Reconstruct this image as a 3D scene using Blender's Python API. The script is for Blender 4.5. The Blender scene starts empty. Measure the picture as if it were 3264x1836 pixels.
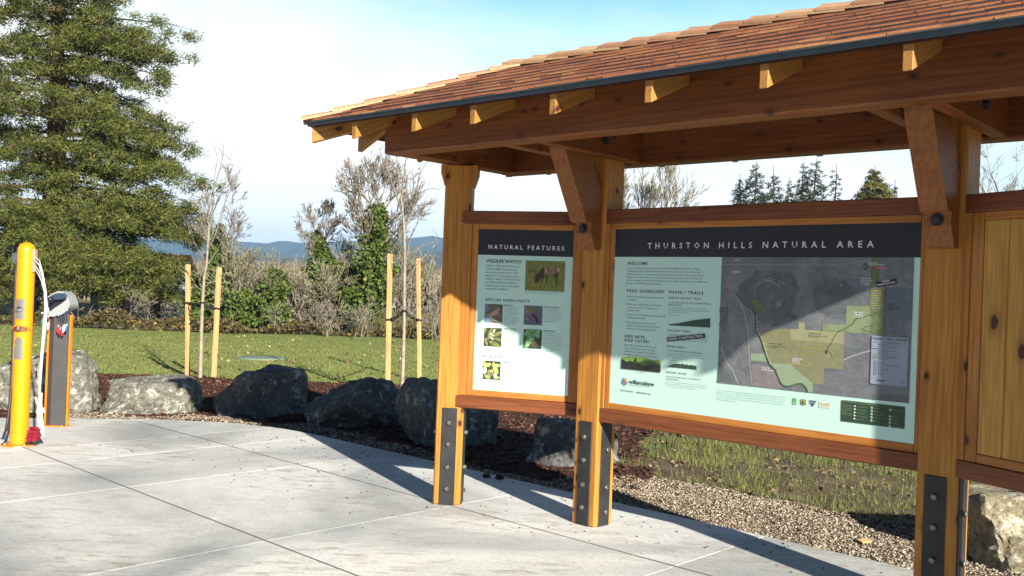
import bpy, bmesh, math, random
import numpy as np
from mathutils import Vector, Matrix, noise as mnoise

SC = bpy.context.scene
COL = SC.collection
rad = math.radians

# ------------------------------------------------------------------ camera
F_PX, CX, CY = 3045.05, 1632.0, 918.0          # focal length in photo pixels (photo 3264 x 1836)
PITCH, ROLL, EYE = 0.0050736, 0.0385292, 1.5
cam = bpy.data.cameras.new('camera')
cam.sensor_width = 36.0
cam.lens = 36.0 * F_PX / 3264.0
cam.clip_start = 0.05
cam.clip_end = 20000.0
cam_ob = bpy.data.objects.new('camera', cam)
COL.objects.link(cam_ob)
_c, _s, _cp, _sp = math.cos(ROLL), math.sin(ROLL), math.cos(PITCH), math.sin(PITCH)
CAM_R = Vector((_c, -_sp * _s, _cp * _s))
CAM_U = Vector((-_s, -_sp * _c, _cp * _c))
CAM_F = Vector((0, _cp, _sp))
cam_ob.matrix_world = Matrix(((CAM_R.x, CAM_U.x, -CAM_F.x, 0), (CAM_R.y, CAM_U.y, -CAM_F.y, 0),
                              (CAM_R.z, CAM_U.z, -CAM_F.z, EYE), (0, 0, 0, 1)))
SC.camera = cam_ob

# ------------------------------------------------------------------ sky, sun, exposure
SUN_AZ, SUN_EL = 152.5, 22.4                   # bearing clockwise from +Y
world = bpy.data.worlds.new('World')
SC.world = world
world.use_nodes = True
nt = world.node_tree
for n in list(nt.nodes):
    nt.nodes.remove(n)
w_out = nt.nodes.new('ShaderNodeOutputWorld')
w_bg = nt.nodes.new('ShaderNodeBackground')
w_sky = nt.nodes.new('ShaderNodeTexSky')
w_sky.sky_type = 'NISHITA'
w_sky.sun_disc = False
w_sky.sun_elevation = rad(SUN_EL)
w_sky.sun_rotation = rad(SUN_AZ)
w_sky.air_density = 1.0
w_sky.dust_density = 0.6
w_sky.ozone_density = 1.2
w_tc = nt.nodes.new('ShaderNodeTexCoord')
w_sep = nt.nodes.new('ShaderNodeSeparateXYZ')
nt.links.new(w_tc.outputs['Generated'], w_sep.inputs[0])
w_map = nt.nodes.new('ShaderNodeMapping')
w_map.inputs['Scale'].default_value = (1.6, 1.6, 5.0)
nt.links.new(w_tc.outputs['Generated'], w_map.inputs['Vector'])
w_noise = nt.nodes.new('ShaderNodeTexNoise')
w_noise.inputs['Scale'].default_value = 1.7
w_noise.inputs['Detail'].default_value = 7.0
w_noise.inputs['Roughness'].default_value = 0.55
nt.links.new(w_map.outputs['Vector'], w_noise.inputs['Vector'])


def wmath(op, a, b=None, clamp=False):
    n = nt.nodes.new('ShaderNodeMath')
    n.operation = op
    n.use_clamp = clamp
    for i, v in enumerate((a, b)):
        if v is None:
            continue
        if isinstance(v, (int, float)):
            n.inputs[i].default_value = v
        else:
            nt.links.new(v, n.inputs[i])
    return n.outputs[0]


# bright thin overcast low in the northern sky, opening to cyan higher up and to the right; deeper clear sky overhead and behind
w_north = wmath('ADD', wmath('MULTIPLY', w_sep.outputs['Y'], 1.6), 0.25, clamp=True)
w_low = wmath('MULTIPLY', wmath('ADD', wmath('MULTIPLY', w_sep.outputs['Z'], -6.0), 2.55, clamp=True), w_north)
w_t = wmath('ADD', wmath('MULTIPLY', w_sep.outputs['Z'], -4.4), wmath('MULTIPLY', w_sep.outputs['X'], -0.62))
w_t = wmath('ADD', w_t, wmath('MULTIPLY', w_noise.outputs[0], 1.5))
w_t = wmath('ADD', w_t, 0.90, clamp=True)


def wmix(fac, a, b_, mode='MIX'):
    n = nt.nodes.new('ShaderNodeMixRGB')
    n.blend_type = mode
    for i, v in enumerate((fac, a, b_)):
        if isinstance(v, (int, float)):
            n.inputs[i].default_value = v
        elif isinstance(v, tuple):
            n.inputs[i].default_value = (*v, 1)
        else:
            nt.links.new(v, n.inputs[i])
    return n.outputs[0]


w_bright = wmix(w_t, (2.2, 6.3, 7.6), (9.6, 9.5, 9.3))
w_clear = wmix(1.0, w_sky.outputs[0], (0.165, 0.22, 0.33), 'MULTIPLY')
nt.links.new(wmix(w_low, w_clear, w_bright), w_bg.inputs['Color'])
w_bg.inputs['Strength'].default_value = 0.06
nt.links.new(w_bg.outputs[0], w_out.inputs[0])

sun = bpy.data.lights.new('sun', 'SUN')
sun.energy = 5.0
sun.angle = rad(0.55)
sun.color = (1.0, 0.93, 0.81)
sun_ob = bpy.data.objects.new('sun', sun)
COL.objects.link(sun_ob)
SUN_DIR = Vector((math.sin(rad(SUN_AZ)) * math.cos(rad(SUN_EL)), math.cos(rad(SUN_AZ)) * math.cos(rad(SUN_EL)), math.sin(rad(SUN_EL))))
sun_ob.rotation_mode = 'QUATERNION'
sun_ob.rotation_quaternion = SUN_DIR.to_track_quat('Z', 'Y')
sun_ob.location = SUN_DIR * 60

vs = SC.view_settings
vs.view_transform = 'Standard'
vs.look = 'None'
vs.exposure = 1.38
vs.gamma = 1.0
vs.use_curve_mapping = False
SC.cycles.max_bounces = 6
SC.cycles.diffuse_bounces = 3
SC.cycles.transparent_max_bounces = 4
SC.cycles.use_denoising = True


def ray(px, py):
    x, y = (px - CX) / F_PX, -(py - CY) / F_PX
    return CAM_F + CAM_R * x + CAM_U * y


def at(px, py, Y):
    r = ray(px, py)
    return Vector((r.x * Y / r.y, Y, EYE + r.z * Y / r.y))


def on_ground(px, py, z=0.0):
    r = ray(px, py)
    k = (z - EYE) / r.z
    return Vector((r.x * k, r.y * k, z))


# ------------------------------------------------------------------ materials
def new_mat(name):
    m = bpy.data.materials.new(name)
    m.use_nodes = True
    t = m.node_tree
    b = t.nodes['Principled BSDF']
    return m, t, b


class NB:
    """small node helper"""
    def __init__(self, t):
        self.t = t

    def node(self, typ, **kw):
        n = self.t.nodes.new(typ)
        for k, v in kw.items():
            setattr(n, k, v)
        return n

    def link(self, a, b):
        self.t.links.new(a, b)

    def obj(self, scale=(1, 1, 1), rnd=True, rot=(0, 0, 0)):
        tc = self.node('ShaderNodeTexCoord')
        src = tc.outputs['Object']
        if rnd:
            oi = self.node('ShaderNodeObjectInfo')
            mu = self.node('ShaderNodeMath', operation='MULTIPLY')
            mu.inputs[1].default_value = 37.0
            self.link(oi.outputs['Random'], mu.inputs[0])
            ad = self.node('ShaderNodeVectorMath', operation='ADD')
            self.link(src, ad.inputs[0])
            self.link(mu.outputs[0], ad.inputs[1])
            src = ad.outputs[0]
        mp = self.node('ShaderNodeMapping')
        mp.inputs['Scale'].default_value = scale
        mp.inputs['Rotation'].default_value = rot
        self.link(src, mp.inputs['Vector'])
        return mp.outputs[0]

    def noise(self, vec, scale, detail=3.0, rough=0.5, dist=0.0):
        n = self.node('ShaderNodeTexNoise')
        n.inputs['Scale'].default_value = scale
        n.inputs['Detail'].default_value = detail
        n.inputs['Roughness'].default_value = rough
        n.inputs['Distortion'].default_value = dist
        self.link(vec, n.inputs['Vector'])
        return n.outputs[0]

    def voronoi(self, vec, scale, feature='F1', rnd=1.0):
        n = self.node('ShaderNodeTexVoronoi')
        n.feature = feature
        n.inputs['Scale'].default_value = scale
        n.inputs['Randomness'].default_value = rnd
        self.link(vec, n.inputs['Vector'])
        return n

    def ramp(self, fac, stops):
        n = self.node('ShaderNodeValToRGB')
        el = n.color_ramp.elements
        while len(el) < len(stops):
            el.new(0.5)
        for e, (p, c) in zip(el, stops):
            e.position = p
            e.color = (c[0], c[1], c[2], 1) if not isinstance(c, (int, float)) else (c, c, c, 1)
        self.link(fac, n.inputs[0])
        return n.outputs[0]

    def mix(self, fac, a, b, mode='MIX'):
        n = self.node('ShaderNodeMixRGB', blend_type=mode)
        for i, v in enumerate((fac, a, b)):
            if isinstance(v, (int, float)):
                n.inputs[i].default_value = v if i == 0 else (v, v, v, 1)
            elif isinstance(v, (tuple, list)):
                n.inputs[i].default_value = (v[0], v[1], v[2], 1)
            else:
                self.link(v, n.inputs[i])
        return n.outputs[0]

    def bump(self, h, strength, dist, bsdf):
        n = self.node('ShaderNodeBump')
        n.inputs['Strength'].default_value = strength
        n.inputs['Distance'].default_value = dist
        self.link(h, n.inputs['Height'])
        self.link(n.outputs[0], bsdf.inputs['Normal'])

    def island(self):
        return self.node('ShaderNodeNewGeometry').outputs['Random Per Island']


def plain(name, color, rough=0.6, metal=0.0, spec=0.5, var=0.0):
    m, t, b = new_mat(name)
    b.inputs['Base Color'].default_value = (*color, 1)
    b.inputs['Roughness'].default_value = rough
    b.inputs['Metallic'].default_value = metal
    b.inputs['Specular IOR Level'].default_value = spec
    if var:
        n = NB(t)
        f = n.noise(n.obj((1, 1, 1)), 9.0, 4)
        c = n.mix(n.ramp(f, [(0.3, 1 - var), (0.7, 1 + var * 0.5)]), color, color)
        c = n.mix(1.0, n.ramp(f, [(0.3, tuple(v * (1 - var) for v in color)), (0.7, tuple(min(1, v * (1 + var)) for v in color))]), (1, 1, 1), 'MULTIPLY')
        n.link(c, b.inputs['Base Color'])
    return m


def wood(name, light, dark, knots=0.5, knotcol=(0.06, 0.02, 0.012), rough=0.5, kscale=1.5, sat=0.35):
    m, t, b = new_mat(name)
    n = NB(t)
    base = n.obj((1, 1, 1))

    def sc(v):
        mp = n.node('ShaderNodeMapping')
        mp.inputs['Scale'].default_value = v
        n.link(base, mp.inputs['Vector'])
        return mp.outputs[0]
    f = n.noise(sc((0.9, 11, 11)), 1.6, 5, 0.6, 1.4)
    c = n.ramp(f, [(0.32, dark), (0.62, light)])
    # growth-ring lines
    w = n.node('ShaderNodeTexWave')
    w.wave_type = 'RINGS'
    w.rings_direction = 'X'
    w.inputs['Scale'].default_value = 1.0
    w.inputs['Distortion'].default_value = 9.0
    w.inputs['Detail'].default_value = 2.0
    w.inputs['Detail Scale'].default_value = 0.7
    n.link(sc((1.2, 13, 13)), w.inputs['Vector'])
    c = n.mix(sat, c, n.ramp(w.outputs['Fac'], [(0.05, dark), (0.4, light), (1.0, light)]), 'MIX')
    g = n.noise(sc((5, 210, 210)), 1.0, 2, 0.6)
    c = n.mix(0.55, c, n.ramp(g, [(0.3, 0.55), (0.7, 1.2)]), 'MULTIPLY')
    big = n.noise(sc((1.1, 1.8, 1.8)), 1.1, 2)
    c = n.mix(0.6, c, n.ramp(big, [(0.3, 0.72), (0.7, 1.18)]), 'MULTIPLY')
    if knots:
        sp_ = n.node('ShaderNodeSeparateXYZ')
        n.link(base, sp_.inputs[0])
        ad = n.node('ShaderNodeMath', operation='ADD')
        n.link(sp_.outputs['Y'], ad.inputs[0])
        n.link(sp_.outputs['Z'], ad.inputs[1])
        cb = n.node('ShaderNodeCombineXYZ')
        n.link(sp_.outputs['X'], cb.inputs['X'])
        n.link(ad.outputs[0], cb.inputs['Y'])
        mp2 = n.node('ShaderNodeMapping')
        mp2.inputs['Scale'].default_value = (kscale * 1.9, kscale * 3.1, 1)
        n.link(cb.outputs[0], mp2.inputs['Vector'])
        v = n.node('ShaderNodeTexVoronoi')
        v.voronoi_dimensions = '2D'
        v.inputs['Scale'].default_value = 1.0
        n.link(mp2.outputs[0], v.inputs['Vector'])
        wob = n.noise(sc((30, 30, 30)), 1.0, 2)
        dd = n.node('ShaderNodeMath', operation='ADD')
        n.link(v.outputs['Distance'], dd.inputs[0])
        wm = n.node('ShaderNodeMath', operation='MULTIPLY_ADD')
        n.link(wob, wm.inputs[0])
        wm.inputs[1].default_value = 0.10 * knots
        wm.inputs[2].default_value = -0.05 * knots
        n.link(wm.outputs[0], dd.inputs[1])
        pick = n.ramp(v.outputs['Color'], [(0.50, 0.0), (0.52, 1.0)])
        k = n.mix(1.0, n.ramp(dd.outputs[0], [(0.0, 1.0), (0.09 * knots, 1.0), (0.13 * knots, 0.0)]), pick, 'MULTIPLY')
        halo = n.mix(1.0, n.ramp(dd.outputs[0], [(0.08 * knots, 0.8), (0.32 * knots, 0.0)]), pick, 'MULTIPLY')
        c = n.mix(halo, c, tuple(x * 0.6 for x in dark))
        c = n.mix(k, c, knotcol)
    n.link(c, b.inputs['Base Color'])
    b.inputs['Roughness'].default_value = rough
    b.inputs['Specular IOR Level'].default_value = 0.3
    n.bump(g, 0.25, 0.002, b)
    return m


M = {}
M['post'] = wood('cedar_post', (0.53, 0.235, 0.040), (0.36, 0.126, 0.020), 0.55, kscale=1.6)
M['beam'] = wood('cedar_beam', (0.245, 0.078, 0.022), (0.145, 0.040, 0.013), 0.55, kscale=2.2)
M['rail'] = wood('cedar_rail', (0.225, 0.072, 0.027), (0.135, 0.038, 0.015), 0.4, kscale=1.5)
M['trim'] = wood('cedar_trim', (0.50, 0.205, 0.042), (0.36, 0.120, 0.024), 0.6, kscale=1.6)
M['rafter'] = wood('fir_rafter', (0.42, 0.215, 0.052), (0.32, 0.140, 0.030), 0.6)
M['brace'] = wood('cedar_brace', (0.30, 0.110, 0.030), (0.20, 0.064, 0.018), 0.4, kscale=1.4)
M['pine'] = wood('knotty_pine', (0.58, 0.305, 0.058), (0.40, 0.165, 0.029), 0.95, (0.060, 0.016, 0.010), 0.4, 1.7, 0.3)
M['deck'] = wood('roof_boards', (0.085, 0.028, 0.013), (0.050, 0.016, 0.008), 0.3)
M['stake'] = wood('stake_wood', (0.70, 0.43, 0.20), (0.54, 0.29, 0.115), 0.35)
M['steel'] = plain('black_steel', (0.030, 0.031, 0.032), 0.5, 0.3, 0.5, 0.25)
M['bolt'] = plain('zinc_bolt', (0.20, 0.19, 0.17), 0.45, 0.8)
M['bolt_dark'] = plain('dark_bolt', (0.035, 0.035, 0.035), 0.5, 0.5)
M['fascia'] = plain('grey_metal_edge', (0.075, 0.095, 0.115), 0.4, 0.2, 0.5, 0.1)


def shingle_mat(name, stops):
    m, t, b = new_mat(name)
    n = NB(t)
    r = n.island()
    c = n.ramp(r, stops)
    v = n.obj((1, 1, 1), False)
    g = n.noise(v, 30.0, 4, 0.7)
    c = n.mix(0.5, c, n.ramp(g, [(0.3, 0.6), (0.7, 1.2)]), 'MULTIPLY')
    n.link(c, b.inputs['Base Color'])
    b.inputs['Roughness'].default_value = 0.75
    n.bump(g, 0.4, 0.004, b)
    return m


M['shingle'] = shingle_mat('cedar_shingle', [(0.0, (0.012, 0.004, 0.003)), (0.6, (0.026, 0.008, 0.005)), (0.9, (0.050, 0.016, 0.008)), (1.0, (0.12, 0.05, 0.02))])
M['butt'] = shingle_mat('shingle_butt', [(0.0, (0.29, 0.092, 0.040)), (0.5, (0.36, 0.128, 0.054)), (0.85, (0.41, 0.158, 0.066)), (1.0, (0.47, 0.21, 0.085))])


M['cap'] = shingle_mat('cedar_cap', [(0.0, (0.34, 0.16, 0.085)), (0.5, (0.48, 0.27, 0.15)), (1.0, (0.52, 0.33, 0.18))])


def concrete_mat():
    m, t, b = new_mat('broom_finished_concrete')
    n = NB(t)
    v = n.obj((1, 1, 1), False)
    vs_ = n.obj((1.0, 3.2, 1.0), False, (0, 0, rad(20)))
    big = n.noise(v, 0.42, 5, 0.6, 0.8)
    c = n.ramp(big, [(0.35, (0.34, 0.355, 0.36)), (0.46, (0.51, 0.52, 0.505)), (0.58, (0.70, 0.70, 0.665))])
    isl = n.island()
    c = n.mix(0.8, c, n.ramp(isl, [(0.0, 0.74), (0.5, 0.93), (1.0, 1.08)]), 'MULTIPLY')
    med = n.noise(vs_, 4.2, 5, 0.65, 0.5)
    mask = n.noise(v, 0.75, 2, 0.5)
    st = n.mix(1.0, n.ramp(med, [(0.50, 0.0), (0.68, 1.0)]), n.ramp(mask, [(0.40, 0.12), (0.60, 0.95)]), 'MULTIPLY')
    c = n.mix(n.mix(1.0, st, 0.85, 'MULTIPLY'), c, (0.30, 0.24, 0.155))
    spk = n.noise(v, 38.0, 3, 0.7)
    c = n.mix(0.6, c, n.ramp(spk, [(0.32, 0.72), (0.55, 1.04)]), 'MULTIPLY')
    dots = n.noise(vs_, 15.0, 2, 0.6)
    c = n.mix(n.ramp(dots, [(0.665, 0.0), (0.72, 0.7)]), c, (0.20, 0.15, 0.10))
    n.link(c, b.inputs['Base Color'])
    n.link(n.ramp(big, [(0.3, 0.55), (0.6, 0.8)]), b.inputs['Roughness'])
    b.inputs['Specular IOR Level'].default_value = 0.35
    n.bump(spk, 0.25, 0.003, b)
    return m


M['concrete'] = concrete_mat()
M['joint'] = plain('joint_gap', (0.03, 0.028, 0.025), 0.9)


def noisy(name, stops, scale, detail=6, rough=0.65, bump=0.0, bscale=None, roughness=0.9, spec=0.2, scl=(1, 1, 1), bdist=0.03):
    m, t, b = new_mat(name)
    n = NB(t)
    v = n.obj(scl, False)
    f = n.noise(v, scale, detail, rough)
    c = n.ramp(f, stops)
    n.link(c, b.inputs['Base Color'])
    b.inputs['Roughness'].default_value = roughness
    b.inputs['Specular IOR Level'].default_value = spec
    if bump:
        n.bump(n.noise(v, bscale or scale * 4, 5, 0.7), bump, bdist, b)
    return m


def leafy(name, stops, rough=0.6, spec=0.25, trans=0.25):
    """leaves: colour picked per leaf"""
    m, t, b = new_mat(name)
    n = NB(t)
    c = n.ramp(n.island(), stops)
    n.link(c, b.inputs['Base Color'])
    b.inputs['Roughness'].default_value = rough
    b.inputs['Specular IOR Level'].default_value = spec
    if trans:
        tr = n.node('ShaderNodeBsdfTranslucent')
        n.link(c, tr.inputs['Color'])
        mx = n.node('ShaderNodeMixShader')
        mx.inputs[0].default_value = trans
        n.link(b.outputs[0], mx.inputs[1])
        n.link(tr.outputs[0], mx.inputs[2])
        n.link(mx.outputs[0], t.nodes['Material Output'].inputs['Surface'])
    return m


M['gravel_base'] = noisy('gravel_bed', [(0.35, (0.10, 0.085, 0.065)), (0.65, (0.26, 0.23, 0.18))], 55, 4, 0.7, 0.6, 90, bdist=0.01)
M['stone'] = leafy('gravel_stone', [(0.0, (0.05, 0.037, 0.026)), (0.3, (0.17, 0.125, 0.085)), (0.6, (0.31, 0.25, 0.18)), (0.85, (0.41, 0.35, 0.265)), (1.0, (0.56, 0.51, 0.42))], 0.75, 0.3, 0)
M['mulch_base'] = noisy('bark_mulch', [(0.3, (0.030, 0.014, 0.010)), (0.7, (0.085, 0.040, 0.027))], 30, 6, 0.75, 0.9, 45, bdist=0.02)
M['chip'] = leafy('bark_chip', [(0.0, (0.022, 0.011, 0.009)), (0.5, (0.075, 0.034, 0.023)), (0.88, (0.13, 0.065, 0.042)), (1.0, (0.22, 0.13, 0.085))], 0.85, 0.15, 0)
M['lawn'] = noisy('lawn_turf', [(0.28, (0.135, 0.135, 0.045)), (0.42, (0.150, 0.185, 0.050)), (0.58, (0.180, 0.225, 0.060)), (0.75, (0.225, 0.255, 0.080))], 1.1, 9, 0.68, 0.8, 22, bdist=0.04)
M['field'] = noisy('rough_field', [(0.3, (0.07, 0.07, 0.03)), (0.6, (0.14, 0.13, 0.06))], 0.12, 8, 0.7)
M['soil'] = noisy('seeded_soil', [(0.3, (0.060, 0.042, 0.028)), (0.5, (0.115, 0.085, 0.055)), (0.7, (0.19, 0.15, 0.105))], 3.0, 8, 0.7, 0.8, 30, bdist=0.02)
M['blade'] = leafy('grass_blade', [(0.0, (0.12, 0.16, 0.03)), (0.5, (0.19, 0.235, 0.05)), (0.85, (0.28, 0.32, 0.075)), (1.0, (0.36, 0.31, 0.14))], 0.6, 0.3, 0.35)
M['lawn_blade'] = leafy('lawn_blade', [(0.0, (0.20, 0.21, 0.06)), (0.5, (0.27, 0.30, 0.085)), (0.9, (0.33, 0.345, 0.115)), (1.0, (0.44, 0.39, 0.21))], 0.6, 0.3, 0.35)
M['conifer'] = leafy('conifer_needles', [(0.0, (0.045, 0.062, 0.018)), (0.35, (0.090, 0.112, 0.028)), (0.7, (0.145, 0.165, 0.040)), (0.93, (0.21, 0.22, 0.058)), (1.0, (0.24, 0.165, 0.05))], 0.6, 0.2, 0.3)
M['fir'] = leafy('fir_needles', [(0.0, (0.024, 0.042, 0.026)), (0.5, (0.045, 0.070, 0.040)), (1.0, (0.075, 0.100, 0.050))], 0.55, 0.3, 0.15)
M['sequoia'] = leafy('sequoia_needles', [(0.0, (0.075, 0.085, 0.022)), (0.5, (0.125, 0.130, 0.030)), (1.0, (0.19, 0.17, 0.04))], 0.55, 0.3, 0.2)
M['ivy'] = leafy('ivy_leaf', [(0.0, (0.035, 0.062, 0.016)), (0.5, (0.085, 0.125, 0.026)), (0.9, (0.135, 0.180, 0.038)), (1.0, (0.20, 0.21, 0.06))], 0.65, 0.2, 0.2)
M['bramble'] = leafy('bramble_leaf', [(0.0, (0.035, 0.028, 0.016)), (0.45, (0.085, 0.070, 0.030)), (0.80, (0.12, 0.125, 0.042)), (0.94, (0.20, 0.12, 0.045)), (1.0, (0.36, 0.21, 0.05))], 0.6, 0.3, 0.2)
M['bark'] = noisy('grey_bark', [(0.3, (0.10, 0.085, 0.065)), (0.7, (0.25, 0.22, 0.18))], 6, 6, 0.7, 0.6, 20, scl=(1, 1, 0.25))
M['redbark'] = noisy('conifer_bark', [(0.3, (0.055, 0.032, 0.020)), (0.7, (0.16, 0.10, 0.065))], 6, 6, 0.7, 0.6, 20, scl=(1, 1, 0.25))
M['twig'] = leafy('lichen_twig', [(0.0, (0.085, 0.070, 0.045)), (0.5, (0.16, 0.145, 0.095)), (1.0, (0.27, 0.26, 0.175))], 0.8, 0.2, 0)
M['twig_purple'] = leafy('bare_twig', [(0.0, (0.095, 0.080, 0.070)), (0.5, (0.165, 0.145, 0.122)), (1.0, (0.26, 0.24, 0.19))], 0.8, 0.2, 0)
M['twig_brown'] = leafy('brown_scrub', [(0.0, (0.075, 0.055, 0.040)), (0.6, (0.16, 0.125, 0.085)), (1.0, (0.22, 0.19, 0.12))], 0.85, 0.2, 0)
M['sapling'] = noisy('sapling_bark', [(0.3, (0.20, 0.165, 0.12)), (0.7, (0.37, 0.32, 0.25))], 12, 5, 0.6, 0.3, 40)
M['clod'] = leafy('soil_clod', [(0.0, (0.045, 0.030, 0.020)), (0.6, (0.13, 0.095, 0.062)), (0.92, (0.20, 0.155, 0.10)), (1.0, (0.34, 0.22, 0.11))], 0.9, 0.15, 0)
M['hill'] = noisy('forested_hill', [(0.3, (0.020, 0.030, 0.018)), (0.6, (0.045, 0.058, 0.032)), (0.75, (0.10, 0.09, 0.06))], 0.006, 8, 0.7)
M['far_wood'] = leafy('far_bare_wood', [(0.0, (0.09, 0.075, 0.06)), (0.6, (0.16, 0.135, 0.11)), (1.0, (0.20, 0.18, 0.14))], 0.9, 0.1, 0)
M['strap'] = plain('black_rubber', (0.012, 0.012, 0.012), 0.6)


def rock_mat(name, base, lich, lich_amt):
    m, t, b = new_mat(name)
    n = NB(t)
    v = n.obj((1, 1, 1))
    f = n.noise(v, 3.0, 8, 0.7, 0.5)
    c = n.ramp(f, [(0.32, tuple(x * 0.5 for x in base)), (0.6, base), (0.75, tuple(min(1, x * 1.35) for x in base))])
    l = n.noise(v, 7.0, 7, 0.75, 0.3)
    c = n.mix(n.ramp(l, [(lich_amt, 0.0), (lich_amt + 0.09, 0.85)]), c, lich)
    d = n.noise(v, 26.0, 5, 0.75)
    c = n.mix(0.85, c, n.ramp(d, [(0.36, 0.38), (0.60, 1.2)]), 'MULTIPLY')
    n.link(c, b.inputs['Base Color'])
    b.inputs['Roughness'].default_value = 0.72
    b.inputs['Specular IOR Level'].default_value = 0.4
    n.bump(d, 0.8, 0.02, b)
    return m


M['rock'] = rock_mat('grey_basalt', (0.19, 0.185, 0.150), (0.52, 0.51, 0.44), 0.52)
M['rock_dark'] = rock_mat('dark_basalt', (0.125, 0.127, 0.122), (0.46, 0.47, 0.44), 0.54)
M['rock_tan'] = rock_mat('mossy_basalt', (0.31, 0.265, 0.165), (0.58, 0.54, 0.42), 0.51)

# ------------------------------------------------------------------ mesh helpers


class MB:
    """collects faces, builds one mesh object"""
    def __init__(self):
        self.v, self.f, self.m = [], [], []

    def poly(self, pts, mi=0):
        i = len(self.v)
        self.v += [tuple(p) for p in pts]
        self.f.append(tuple(range(i, i + len(pts))))
        self.m.append(mi)

    def grid_faces(self, rings, closed=True, mi=0):
        i0 = len(self.v)
        k = len(rings[0])
        for r in rings:
            self.v += [tuple(p) for p in r]
        for a in range(len(rings) - 1):
            for j in range(k if closed else k - 1):
                j2 = (j + 1) % k
                self.f.append((i0 + a * k + j, i0 + a * k + j2, i0 + (a + 1) * k + j2, i0 + (a + 1) * k + j))
                self.m.append(mi)
        return i0, k

    def tube(self, pts, radii, seg=8, caps=True, mi=0):
        pts = [Vector(p) for p in pts]
        rings = []
        ref = None
        for i, p in enumerate(pts):
            d = (pts[min(i + 1, len(pts) - 1)] - pts[max(i - 1, 0)])
            if d.length < 1e-9:
                d = Vector((0, 0, 1))
            d.normalize()
            if ref is None:
                ref = d.orthogonal().normalized()
            u = (ref - d * ref.dot(d))
            u = u.normalized() if u.length > 1e-6 else d.orthogonal().normalized()
            ref = u
            w = d.cross(u)
            r = radii[i] if isinstance(radii, (list, tuple)) else radii
            rings.append([p + (u * math.cos(2 * math.pi * j / seg) + w * math.sin(2 * math.pi * j / seg)) * r for j in range(seg)])
        i0, k = self.grid_faces(rings, True, mi)
        if caps:
            self.f.append(tuple(reversed(range(i0, i0 + k))))
            self.m.append(mi)
            e = i0 + (len(rings) - 1) * k
            self.f.append(tuple(range(e, e + k)))
            self.m.append(mi)

    def box(self, c, size, M3=None, mi=0):
        hx, hy, hz = size[0] / 2, size[1] / 2, size[2] / 2
        P = [Vector((x, y, z)) for x in (-hx, hx) for y in (-hy, hy) for z in (-hz, hz)]
        if M3 is not None:
            P = [M3 @ p for p in P]
        P = [p + Vector(c) for p in P]
        i = len(self.v)
        self.v += [tuple(p) for p in P]
        for f in ((0, 1, 3, 2), (4, 6, 7, 5), (0, 4, 5, 1), (2, 3, 7, 6), (0, 2, 6, 4), (1, 5, 7, 3)):
            self.f.append(tuple(i + j for j in f))
            self.m.append(mi)

    def hexa(self, P, mi=0):
        """8 points: bottom loop 4, top loop 4"""
        i = len(self.v)
        self.v += [tuple(p) for p in P]
        for f in ((3, 2, 1, 0), (4, 5, 6, 7), (0, 1, 5, 4), (1, 2, 6, 5), (2, 3, 7, 6), (3, 0, 4, 7)):
            self.f.append(tuple(i + j for j in f))
            self.m.append(mi)

    def build(self, name, mats, parent=None, loc=None, smooth=False, bevel=0.0, label=None, cat=None, group=None, kind=None, mat_world=None):
        me = bpy.data.meshes.new(name)
        me.from_pydata(self.v, [], self.f)
        if not isinstance(mats, (list, tuple)):
            mats = [mats]
        for m in mats:
            me.materials.append(m)
        me.polygons.foreach_set('material_index', self.m)
        if smooth:
            me.polygons.foreach_set('use_smooth', [True] * len(self.f))
        if bevel:
            bm = bmesh.new()
            bm.from_mesh(me)
            bmesh.ops.recalc_face_normals(bm, faces=bm.faces)
            bmesh.ops.bevel(bm, geom=[e for e in bm.edges], offset=bevel, segments=1, affect='EDGES', profile=0.5, clamp_overlap=True)
            bm.to_mesh(me)
            bm.free()
        me.update()
        o = bpy.data.objects.new(name, me)
        COL.objects.link(o)
        if mat_world is not None:
            o.matrix_world = mat_world
        if loc is not None:
            o.location = loc
        attach(o, parent)
        tag(o, label, cat, group, kind)
        return o


def attach(o, parent):
    if parent is not None:
        o.parent = parent
        m = Matrix.Translation(parent['_base']) if '_base' in parent else Matrix.Identity(4)
        o.matrix_parent_inverse = m.inverted()


def tag(o, label=None, cat=None, group=None, kind=None):
    for k, v in (('label', label), ('category', cat), ('group', group), ('kind', kind)):
        if v:
            o[k] = v
    return o


BASES = []


def thing(name, label, cat, loc, group=None):
    o = bpy.data.objects.new(name, None)
    o.empty_display_size = 0.2
    COL.objects.link(o)
    o.location = loc
    o['_base'] = tuple(loc)
    BASES.append(o)
    return tag(o, label, cat, group)


def soup(name, verts, nper, mats, midx=None, parent=None, smooth=False, **kw):
    """verts: (n, nper, 3) array of separate polygons"""
    verts = np.asarray(verts, dtype=np.float32)
    n = len(verts)
    me = bpy.data.meshes.new(name)
    me.vertices.add(n * nper)
    me.vertices.foreach_set('co', verts.reshape(-1))
    me.loops.add(n * nper)
    me.loops.foreach_set('vertex_index', np.arange(n * nper, dtype=np.int32))
    me.polygons.add(n)
    me.polygons.foreach_set('loop_start', np.arange(0, n * nper, nper, dtype=np.int32))
    me.polygons.foreach_set('loop_total', np.full(n, nper, dtype=np.int32))
    if not isinstance(mats, (list, tuple)):
        mats = [mats]
    for m in mats:
        me.materials.append(m)
    if midx is not None:
        me.polygons.foreach_set('material_index', np.asarray(midx, dtype=np.int32))
    me.update(calc_edges=True)
    me.validate()
    o = bpy.data.objects.new(name, me)
    COL.objects.link(o)
    attach(o, parent)
    tag(o, **kw)
    return o


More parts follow.
